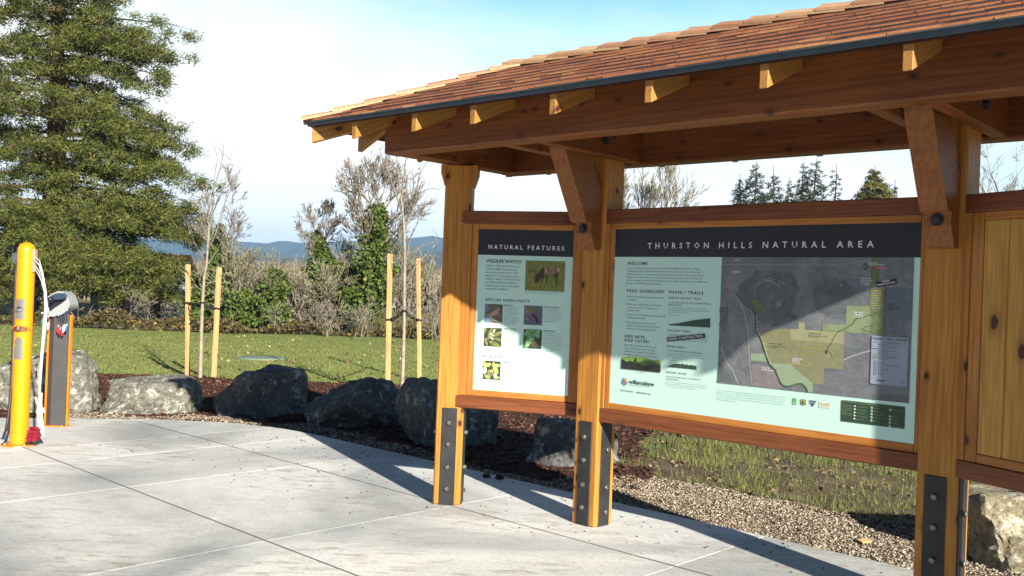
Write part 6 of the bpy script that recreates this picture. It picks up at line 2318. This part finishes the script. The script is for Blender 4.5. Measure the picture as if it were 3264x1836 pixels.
ext = []
r_ = random.Random(77)
for z_, L_ in ((10.6, 4.7), (10.1, 4.4), (9.9, 4.9), (9.2, 4.5), (7.9, 5.0), (7.4, 5.2), (6.8, 5.0), (6.3, 5.6), (5.6, 5.8), (5.2, 5.5), (4.5, 5.9), (4.0, 5.5), (3.5, 5.7)):
    ext.append((z_, r_.uniform(-0.35, 0.05), L_))
    ext.append((z_ - 0.3, r_.uniform(-0.5, -0.1), L_ * 0.93))
for i in range(34):
    z_ = r_.uniform(0.9, 3.4)
    ext.append((z_ + 0.8, r_.uniform(-1.9, 0.25), r_.uniform(4.3, 6.1)))
big = conifer('conifer_tree', big_base, 19.0, 1.25, big_r, 125, 'huge dense olive green conifer filling the left side of the view', M['conifer'], 5, (0.08, 0.24, 0.038, 0.16), 150, 3.0, ext, None, 0.13, 0.30, 0.45, 15.5)
conifer('conifer_tree', Vector((-24.5, 37.0, -0.05)), 15.0, 0.6, lambda h: max(0.4, 4.6 - h * 0.28), 120, 'dark conifer standing behind and left of the huge one', M['conifer'], 15, (0.14, 0.30, 0.08, 0.16), 26, 3.6)


# bare branching trees ------------------------------------------------------
def grow(segs, p, d, L, r, depth, r_, up=0.12, spread=0.55, kids=(2, 4), shrink=0.72, minr=0.008):
    n = 3
    q = p
    dd = d.copy()
    nodes = []
    for i in range(n):
        dd = (dd + Vector((r_.gauss(0, 0.13), r_.gauss(0, 0.13), r_.gauss(up, 0.08)))).normalized()
        e = q + dd * L / n
        ra, rb = r * (1 - 0.3 * i / n), r * (1 - 0.3 * (i + 1) / n)
        segs.append((*q, *e, max(ra, minr), max(rb, minr)))
        q = e
        nodes.append((q, dd.copy(), rb))
    if depth <= 0:
        return
    for c in range(r_.randint(*kids)):
        pos, nd, rr = nodes[r_.choice((0, 1, 2, 2))]
        ax = nd.orthogonal().normalized()
        ax.rotate(Matrix.Rotation(r_.uniform(0, 6.283), 3, nd))
        nd2 = (nd + ax * r_.uniform(0.4, 1.0) * spread * 1.6).normalized()
        grow(segs, pos, nd2, L * shrink * r_.uniform(0.75, 1.1), rr * 0.52, depth - 1, r_, up, spread, kids, shrink, minr)
    grow(segs, q, dd, L * shrink, r * 0.60, depth - 1, r_, up, spread, kids, shrink, minr)


def bare_tree(name, base, H, r0, label, seed, twig='twig', ivy=0, ivy_r=0.5, depth=5, lean=(0, 0), group=None, spread=0.5, ivy_h=0.75, stems=1, kids=(2, 4), up=0.12, minr=0.008, shrink=0.72, cat='tree'):
    r_ = random.Random(seed)
    rng = np.random.default_rng(seed)
    t = thing(name, label, cat, tuple(base), group)
    segs = []
    for s in range(stems):
        d = Vector((lean[0] + r_.uniform(-0.15, 0.15) * (stems > 1) * 2, lean[1], 1)).normalized()
        grow(segs, Vector(base) + Vector((r_.uniform(-0.2, 0.2) * (stems - 1), r_.uniform(-0.2, 0.2) * (stems - 1), -0.1)), d, H * 0.30, r0, depth, r_, up, spread, kids, shrink, minr)
    S = np.array(segs)
    # scale to the wanted height
    zmax = np.percentile(S[:, 5], 99.5) - base[2]
    f = H / zmax
    for i in range(3):
        for o_ in (0, 3):
            S[:, i + o_] = base[i] + (S[:, i + o_] - base[i]) * f
    thick = S[:, 6] > r0 * 0.22
    if thick.any():
        seg_mesh('trunk', S[thick], M['bark'], t, 7)
    if (~thick).any():
        seg_mesh('crown', S[~thick], M[twig], t, 3)
    if ivy:
        ivy = int(ivy * 1.8)
        cand = S[(S[:, 2] - base[2] < H * ivy_h) & (S[:, 6] > r0 * 0.16)]
        idx = rng.integers(0, len(cand), ivy)
        u = rng.uniform(0, 1, (ivy, 1))
        P = cand[idx, :3] * (1 - u) + cand[idx, 3:6] * u
        hrel = np.clip((P[:, 2:3] - base[2]) / (H * ivy_h), 0, 1)
        off = rng.normal(0, 1, (ivy, 3))
        off /= np.linalg.norm(off, axis=1, keepdims=True)
        P = P + off * (ivy_r * (1.15 - 0.75 * hrel)) * rng.uniform(0.35, 1.0, (ivy, 1)) ** 0.5
        P[:, 2] = np.maximum(P[:, 2], base[2] + 0.05)
        soup('ivy', leaf_quads(P, rng, 0.06, 0.15), 4, M['ivy'], parent=t)
    return t


def gx(px, Y):
    return at(px, 1000, Y).x


def tz(py, px, Y):
    return at(px, py, Y).z


def ivy_along(pts, n, rng, s0=0.06, s1=0.14):
    """leaves in a lumpy sleeve round a stem; pts: (Vector, radius)"""
    P = np.array([tuple(p) for p, r in pts])
    R_ = np.array([r for p, r in pts])
    seg = rng.uniform(0, 1, n) ** 0.85 * (len(pts) - 1)
    i = np.minimum(seg.astype(int), len(pts) - 2)
    f = (seg - i)[:, None]
    c = P[i] * (1 - f) + P[i + 1] * f
    r = R_[i] * (1 - f[:, 0]) + R_[i + 1] * f[:, 0]
    d = rng.normal(0, 1, (n, 3))
    d /= np.linalg.norm(d, axis=1, keepdims=True)
    lump = np.array([mnoise.noise(Vector(tuple(q))) for q in (c * 2.6 + d * 1.9)])
    q = c + d * (r * np.clip(0.85 + 1.5 * lump, 0.15, 1.7) * rng.uniform(0.5, 1.0, n) ** 0.5)[:, None]
    q[:, 2] = np.maximum(q[:, 2], 0.03)
    return leaf_quads(q, rng, s0, s1)


def spine_tree(name, spine, Y, r0, starts, label, seed, ivy, twig='twig', depth=5, minr=0.008, group=None, cat='tree', extra_ivy=(), grow_f=0.66):
    """spine: (photo x, photo y, ivy radius) from the ground up; starts: (height share, direction, length)"""
    r_ = random.Random(seed)
    rng = np.random.default_rng(seed)
    pts = [at(x, y, Y + r_.uniform(-0.15, 0.15) * (i > 0)) for i, (x, y, _) in enumerate(spine)]
    pts[0].z = -0.08
    t = thing(name, label, cat, (pts[0].x, pts[0].y, 0), group)
    L = smooth_line(pts, 4)
    segs = []
    n = len(L)
    for i in range(n - 1):
        segs.append((*L[i], *L[i + 1], r0 * (1 - 0.75 * i / n), r0 * (1 - 0.75 * (i + 1) / n)))
    seg_mesh('trunk', segs, M['bark'], t, 7)
    br = []
    for h, d, ln in starts:
        p = L[min(n - 1, int(h * (n - 1)))]
        grow(br, p.copy(), Vector(d).normalized(), ln * grow_f, r0 * (1 - 0.75 * h) * 0.62, depth, r_, 0.10, 0.5, (1, 3), 0.74, minr)
    if br:
        seg_mesh('crown', br, M[twig], t, 3)
    if ivy:
        tri = [ivy_along([(p, q[2]) for p, q in zip(pts, spine)], ivy, rng)]
        for ex, m_ in extra_ivy:
            tri.append(ivy_along([(at(x, y, Y - 0.2), r) for x, y, r in ex], m_, rng))
        soup('ivy', np.concatenate(tri), 4, M['ivy'], parent=t)
    return t


IV = 'ivy clad trees beyond the lawn'
spine_tree('ivy_tree', [(694, 1050, 0.55), (684, 960, 0.62), (690, 880, 0.42), (698, 800, 0.24), (700, 720, 0.10)], 31, 0.13,
           [(0.55, (0.5, 0.1, 1), 0.9), (0.7, (-0.5, 0, 1), 0.8), (0.8, (0.6, 0.2, 1), 0.9), (0.9, (-0.2, 0.1, 1), 0.9), (1.0, (0.15, 0, 1), 1.0), (0.75, (0.9, 0, 0.6), 0.8)],
           'thin bare tree with ivy at the right edge of the huge conifer', 41, 5200, 'twig_purple', 5, 0.007, IV, 'tree', [([(640, 1050, 0.45), (635, 980, 0.45), (645, 930, 0.25)], 2600), ([(735, 1050, 0.35), (735, 1000, 0.35), (728, 940, 0.2)], 1800)])
spine_tree('ivy_tree', [(1056, 1052, 0.50), (1046, 960, 0.66), (1036, 890, 0.52), (1022, 810, 0.30), (1012, 748, 0.16)], 32, 0.17,
           [(0.62, (-0.9, 0, 0.6), 0.8), (0.75, (-0.8, 0.2, 0.9), 0.7), (0.85, (0.7, 0, 0.9), 0.7), (0.95, (-0.5, 0.1, 1), 0.62), (1.0, (0.35, 0, 1), 0.62), (1.0, (-0.1, 0.2, 1), 0.68), (0.9, (-1, 0, 0.5), 0.55), (0.9, (0.9, -0.2, 0.6), 0.6), (0.5, (1, 0, 0.5), 0.8)],
           'ivy clad tree with a pale purple bare top left of centre', 71, 6500, 'twig_purple', 5, 0.007, IV, 'tree', [([(1090, 960, 0.2), (1080, 880, 0.3), (1062, 840, 0.2)], 1500)])
spine_tree('ivy_tree', [(1166, 1052, 0.48), (1172, 960, 0.58), (1186, 880, 0.60), (1196, 800, 0.52), (1204, 725, 0.40), (1200, 668, 0.22)], 31, 0.20,
           [(0.45, (1, -0.1, 0.7), 1.0), (0.5, (-0.9, 0, 0.8), 0.95), (0.6, (1, 0.1, 0.6), 1.1), (0.65, (-1, 0.1, 0.7), 1.0), (0.7, (0.8, -0.2, 1), 1.05), (0.75, (-0.8, 0, 1), 1.0), (0.85, (0.6, 0.2, 1), 0.95), (0.9, (-0.5, -0.1, 1), 0.95), (1.0, (0.1, 0.1, 1), 0.8), (1.0, (0.5, 0, 1), 0.75), (0.95, (-0.9, 0.2, 0.8), 0.85), (0.9, (1, 0.1, 0.8), 0.9), (1.0, (-0.3, 0, 1), 0.75)],
           'tallest ivy clad tree with a broad bare crown left of the kiosk', 81, 9000, 'twig_purple', 5, 0.008, IV, 'tree', [([(1130, 1045, 0.3), (1125, 980, 0.35), (1120, 930, 0.2)], 1500)], 0.76)
bare_tree('bare_tree', (gx(1100, 36), 36, -0.05), tz(750, 1100, 36), 0.10, 'slender bare tree between the two ivy clad trunks', 83, 'twig', 0, 0.5, 6, (0, 0), None, 0.5, 0.5, 1, (1, 3), 0.12, 0.008)
LG = 'lichen grey shrubs beyond the lawn'
for i, (px, Y, py, st, lab) in enumerate(((785, 31.8, 775, 5, 'tall grey upright shrub right of the leftmost ivy tree'), (850, 33.5, 790, 4, 'pale twiggy shrub behind the dark ivy hump'), (940, 31.2, 825, 6, 'pale grey lichen shrub with arching twigs left of the ivy clad trunk'), (1290, 32.5, 780, 4, 'grey twiggy shrub right of the tallest ivy tree'))):
    bare_tree('lichen_shrub', (gx(px, Y), Y, -0.05), tz(py, px, Y), 0.050, lab, 51 + i, 'twig', 0, 0.5, 5, (0, 0), LG, 0.75, 0.5, st, (1, 3), 0.06, 0.009, 0.74, cat='shrub')
spine_tree('ivy_shrub', [(868, 1050, 0.52), (866, 970, 0.55), (872, 900, 0.32), (876, 872, 0.15)], 30.4, 0.08, [], 'dark green ivy hump among the grey shrubs', 61, 5200, 'twig', 4, 0.008, IV, 'shrub')
spine_tree('ivy_shrub', [(765, 1050, 0.40), (770, 985, 0.42), (775, 930, 0.25)], 30.6, 0.06, [(0.8, (0.3, 0, 1), 0.6), (0.9, (-0.4, 0, 1), 0.6)], 'low green ivy clump right of the leftmost stakes', 62, 3000, 'twig', 4, 0.008, IV, 'shrub')
for i, (px, Y, h, lab) in enumerate(((905, 30.4, 1.0, 'brown scrub bush in front of the arching lichen shrub'), (1000, 31.5, 1.2, 'brown scrub bush at the foot of the purple topped tree'), (1375, 31.5, 1.3, 'brown scrub bush half hidden by the kiosk post'), (215, 32.5, 1.5, 'brown scrub bush behind the repair stand'))):
    bare_tree('scrub_bush', (gx(px, Y), Y, -0.05), h, 0.025, lab, 101 + i, 'twig_brown', 0, 0.4, 4, (0, 0), 'brown scrub bushes beyond the lawn', 0.95, 1.0, 12, (1, 3), 0.03, 0.007, 0.75, cat='shrub')

# brambles along the far edge of the lawn
n = 26000
xs = RG.uniform(-32, 3, n)
ys = np.interp(xs, [-32, -12.2, -8.5, -2.7, 3], [27.5, 28.6, 28.8, 30.2, 30.6]) + RG.normal(0.5, 0.55, n)
hh = 0.24 + 0.42 * np.array([mnoise.noise(Vector((x * 0.7, y * 0.7, 9))) for x, y in zip(xs, ys)])
zs = RG.uniform(0, 1, n) ** 0.8 * np.maximum(hh, 0.05)
soup('brambles', leaf_quads(np.stack([xs, ys, zs], 1), RG, 0.04, 0.11), 4, M['bramble'], kind='stuff', label='low brambles with yellowing leaves along the tree line', cat='brambles')
# fallen leaves and bare scraps in the lawn
q = scatter([(-16, 15.2), (3, 15.2), (4, 28), (-14, 27.5)], 700)
q = q[np.array([fbm(x, y, 0.35, 2) for x, y in q]) > -0.05]
z = np.array([lawn_h(x, y) for x, y in q]) + 0.022
soup('fallen_leaves', leaf_quads(np.concatenate([q, z[:, None]], 1), RG, 0.03, 0.09) * np.array([1, 1, 1]), 4, leafy('fallen_leaf', [(0.0, (0.10, 0.07, 0.04)), (0.6, (0.20, 0.15, 0.08)), (1.0, (0.36, 0.30, 0.18))], 0.8, 0.2, 0), kind='stuff', label='scattered dead leaves lying on the lawn', cat='leaves')
# tall rough grass at the right end of the tree line
q = np.stack([RG.uniform(-5, 6, 9000), RG.uniform(30.0, 33.5, 9000)], 1)
blades('rough_grass', q, np.zeros(len(q)), 0.25, 0.8, 0.03, leafy('rough_grass_blade', [(0.0, (0.10, 0.11, 0.04)), (0.6, (0.19, 0.18, 0.08)), (1.0, (0.28, 0.24, 0.13))], 0.8, 0.2, 0.2), 0.5, kind='stuff', label='tall rough grass at the far edge of the lawn', cat='grass')
# far bare woodland
n = 30000
ys = RG.uniform(62, 120, n)
xs = RG.uniform(-75, 45, n) * ys / 90
top = 1.5 + (ys / 3045.0) * (62 + 26 * np.array([mnoise.noise(Vector((x * 0.12, y * 0.12, 2))) for x, y in zip(xs, ys)]))
z0 = RG.uniform(-0.3, 1, n) * top * 0.8
hgt = RG.uniform(0.5, 1.8, n)
dx = RG.normal(0, 0.25, n)
w_ = RG.uniform(0.05, 0.14, n)
V = np.zeros((n, 3, 3))
V[:, 0] = np.stack([xs - w_, ys, z0], 1)
V[:, 1] = np.stack([xs + w_, ys + 0.05, z0], 1)
V[:, 2] = np.stack([xs + dx, ys, np.minimum(z0 + hgt, top + RG.uniform(0, 0.5, n))], 1)
soup('far_woodland', V, 3, M['far_wood'], kind='stuff', label='grey brown bare woodland far beyond the field', cat='woodland')

# distant conifers seen over the main sign
far = [(2409, 511, 90, 5.0, 'tallest fir of the left pair over the main sign', 'fir', 1.0), (2360, 553, 92, 3.6, 'short dark fir at the left edge of the fir group', 'fir', 1.0), (2469, 528, 96, 4.0, 'slim fir between the two tallest firs', 'fir', 1.0), (2518, 562, 98, 3.4, 'low fir in the middle of the fir group', 'fir', 1.0),
       (2563, 503, 94, 4.6, 'tall airy fir just left of the highest one', 'fir', 0.7), (2601, 497, 90, 5.4, 'highest fir of the group with long drooping boughs', 'fir', 0.8), (2664, 524, 92, 4.2, 'thin sparse fir at the right end of the fir group', 'fir', 0.38), (2186, 618, 110, 3.2, 'lone small fir far left over the main sign', 'fir', 0.9)]
for i, (px, py, Y, sp, lab, mt, dn) in enumerate(far):
    tp = at(px, py, Y)
    H = tp.z + 0.5
    conifer('fir_tree', Vector((tp.x, Y, -0.5)), H, H * 0.30, (lambda h, H=H, sp=sp: max(0.18, sp * 0.98 * ((H - h) / (H * 0.7)) ** 0.9)), int(85 * (0.6 + 0.4 * dn)), lab, M[mt], 201 + i, (0.22, 0.55, 0.12, 0.15), 14, 3.4 * dn, (), 'fir trees far behind the main sign', 0.12, 0.42, 0.28)
tp = at(2786, 527, 86)
conifer('sequoia_tree', Vector((tp.x, 86, -0.5)), tp.z + 0.5, 3.0, (lambda h, H=tp.z + 0.5: max(0.2, 3.3 * min(1.0, ((H - h) / 8.0)) ** 0.75)), 130, 'broad golden green sequoia over the right end of the main sign', M['sequoia'], 231, (0.30, 0.62, 0.18, 0.20), 16, 4.5, (), None, 0.25, 0.30, 0.4)
tp = at(2850, 570, 88)
conifer('fir_tree', Vector((tp.x, 88, -0.5)), tp.z + 0.5, 3.5, (lambda h, H=tp.z + 0.5: max(0.2, 2.8 * ((H - h) / H) ** 0.8)), 80, 'small green fir right of the golden sequoia', M['sequoia'], 232, (0.3, 0.6, 0.16, 0.2), 12, 4.0, (), 'fir trees far behind the main sign', 0.15, 0.35, 0.28)
# bare trees over the signs
bare_tree('bare_tree', (gx(2045, 58), 58, -0.3), tz(500, 2045, 58) + 0.3, 0.24, 'bare grey tree showing above the left end of the main sign', 241, 'twig', 0, 0.5, 7, (0, 0), None, 0.40, 0.5, 2, (1, 3), 0.10, 0.010)
bare_tree('bare_tree', (gx(3330, 34), 34, -0.3), tz(380, 3330, 34), 0.22, 'near bare tree reaching in over the knotty pine panel', 243, 'twig_purple', 0, 0.5, 7, (-0.12, 0), None, 0.75, 0.5, 1, (1, 3), 0.02, 0.006)
bare_tree('bare_tree', (gx(3215, 75), 75, -0.3), tz(570, 3215, 75) + 0.3, 0.24, 'rounded bare treetop just above the rail of the pine panel', 244, 'twig_purple', 0, 0.5, 6, (0, 0), None, 0.6, 0.5, 2, (1, 4), 0.06, 0.016)

# white shed glimpsed between the trunks
shed_c = Vector((-14.6, 37.0, 0))
shed = thing('garden_shed', 'small white clapboard shed glimpsed under the huge conifer', 'shed', tuple(shed_c))
k = MB()
k.box(shed_c + Vector((0, 0.8, 0.85)), (3.4, 1.6, 1.9))
k.build('wall', M['whiteplastic'], shed)
k = MB()
k.hexa([shed_c + Vector(q) for q in ((-1.85, -0.15, 1.8), (1.85, -0.15, 1.8), (1.85, 1.75, 1.8), (-1.85, 1.75, 1.8), (-1.85, 0.75, 2.5), (1.85, 0.75, 2.5), (1.85, 0.85, 2.5), (-1.85, 0.85, 2.5))])
k.build('roof', M['deck'], shed)
for dx_ in (-0.55, 0.85):
    k = MB()
    k.box(shed_c + Vector((dx_, -0.01, 0.6)), (0.35, 0.04, 1.3))
    k.build('door', M['steel'], shed)

# the air between here and the hills
k = MB()
k.box((0, 0, 149.0), (11800, 11800, 302.2))
hz_m = bpy.data.materials.new('haze')
hz_m.use_nodes = True
hz_t = hz_m.node_tree
hz_t.nodes.remove(hz_t.nodes['Principled BSDF'])
hz_v = hz_t.nodes.new('ShaderNodeVolumePrincipled')
hz_v.inputs['Color'].default_value = (0.34, 0.62, 1.0, 1)
hz_v.inputs['Density'].default_value = 0.00020
hz_v.inputs['Anisotropy'].default_value = 0.0
hz_t.links.new(hz_v.outputs[0], hz_t.nodes['Material Output'].inputs['Volume'])
k.build('haze', hz_m, kind='stuff', label='thin blue haze filling the air out to the hills', cat='haze')

for o in BASES:
    if '_base' in o:
        del o['_base']
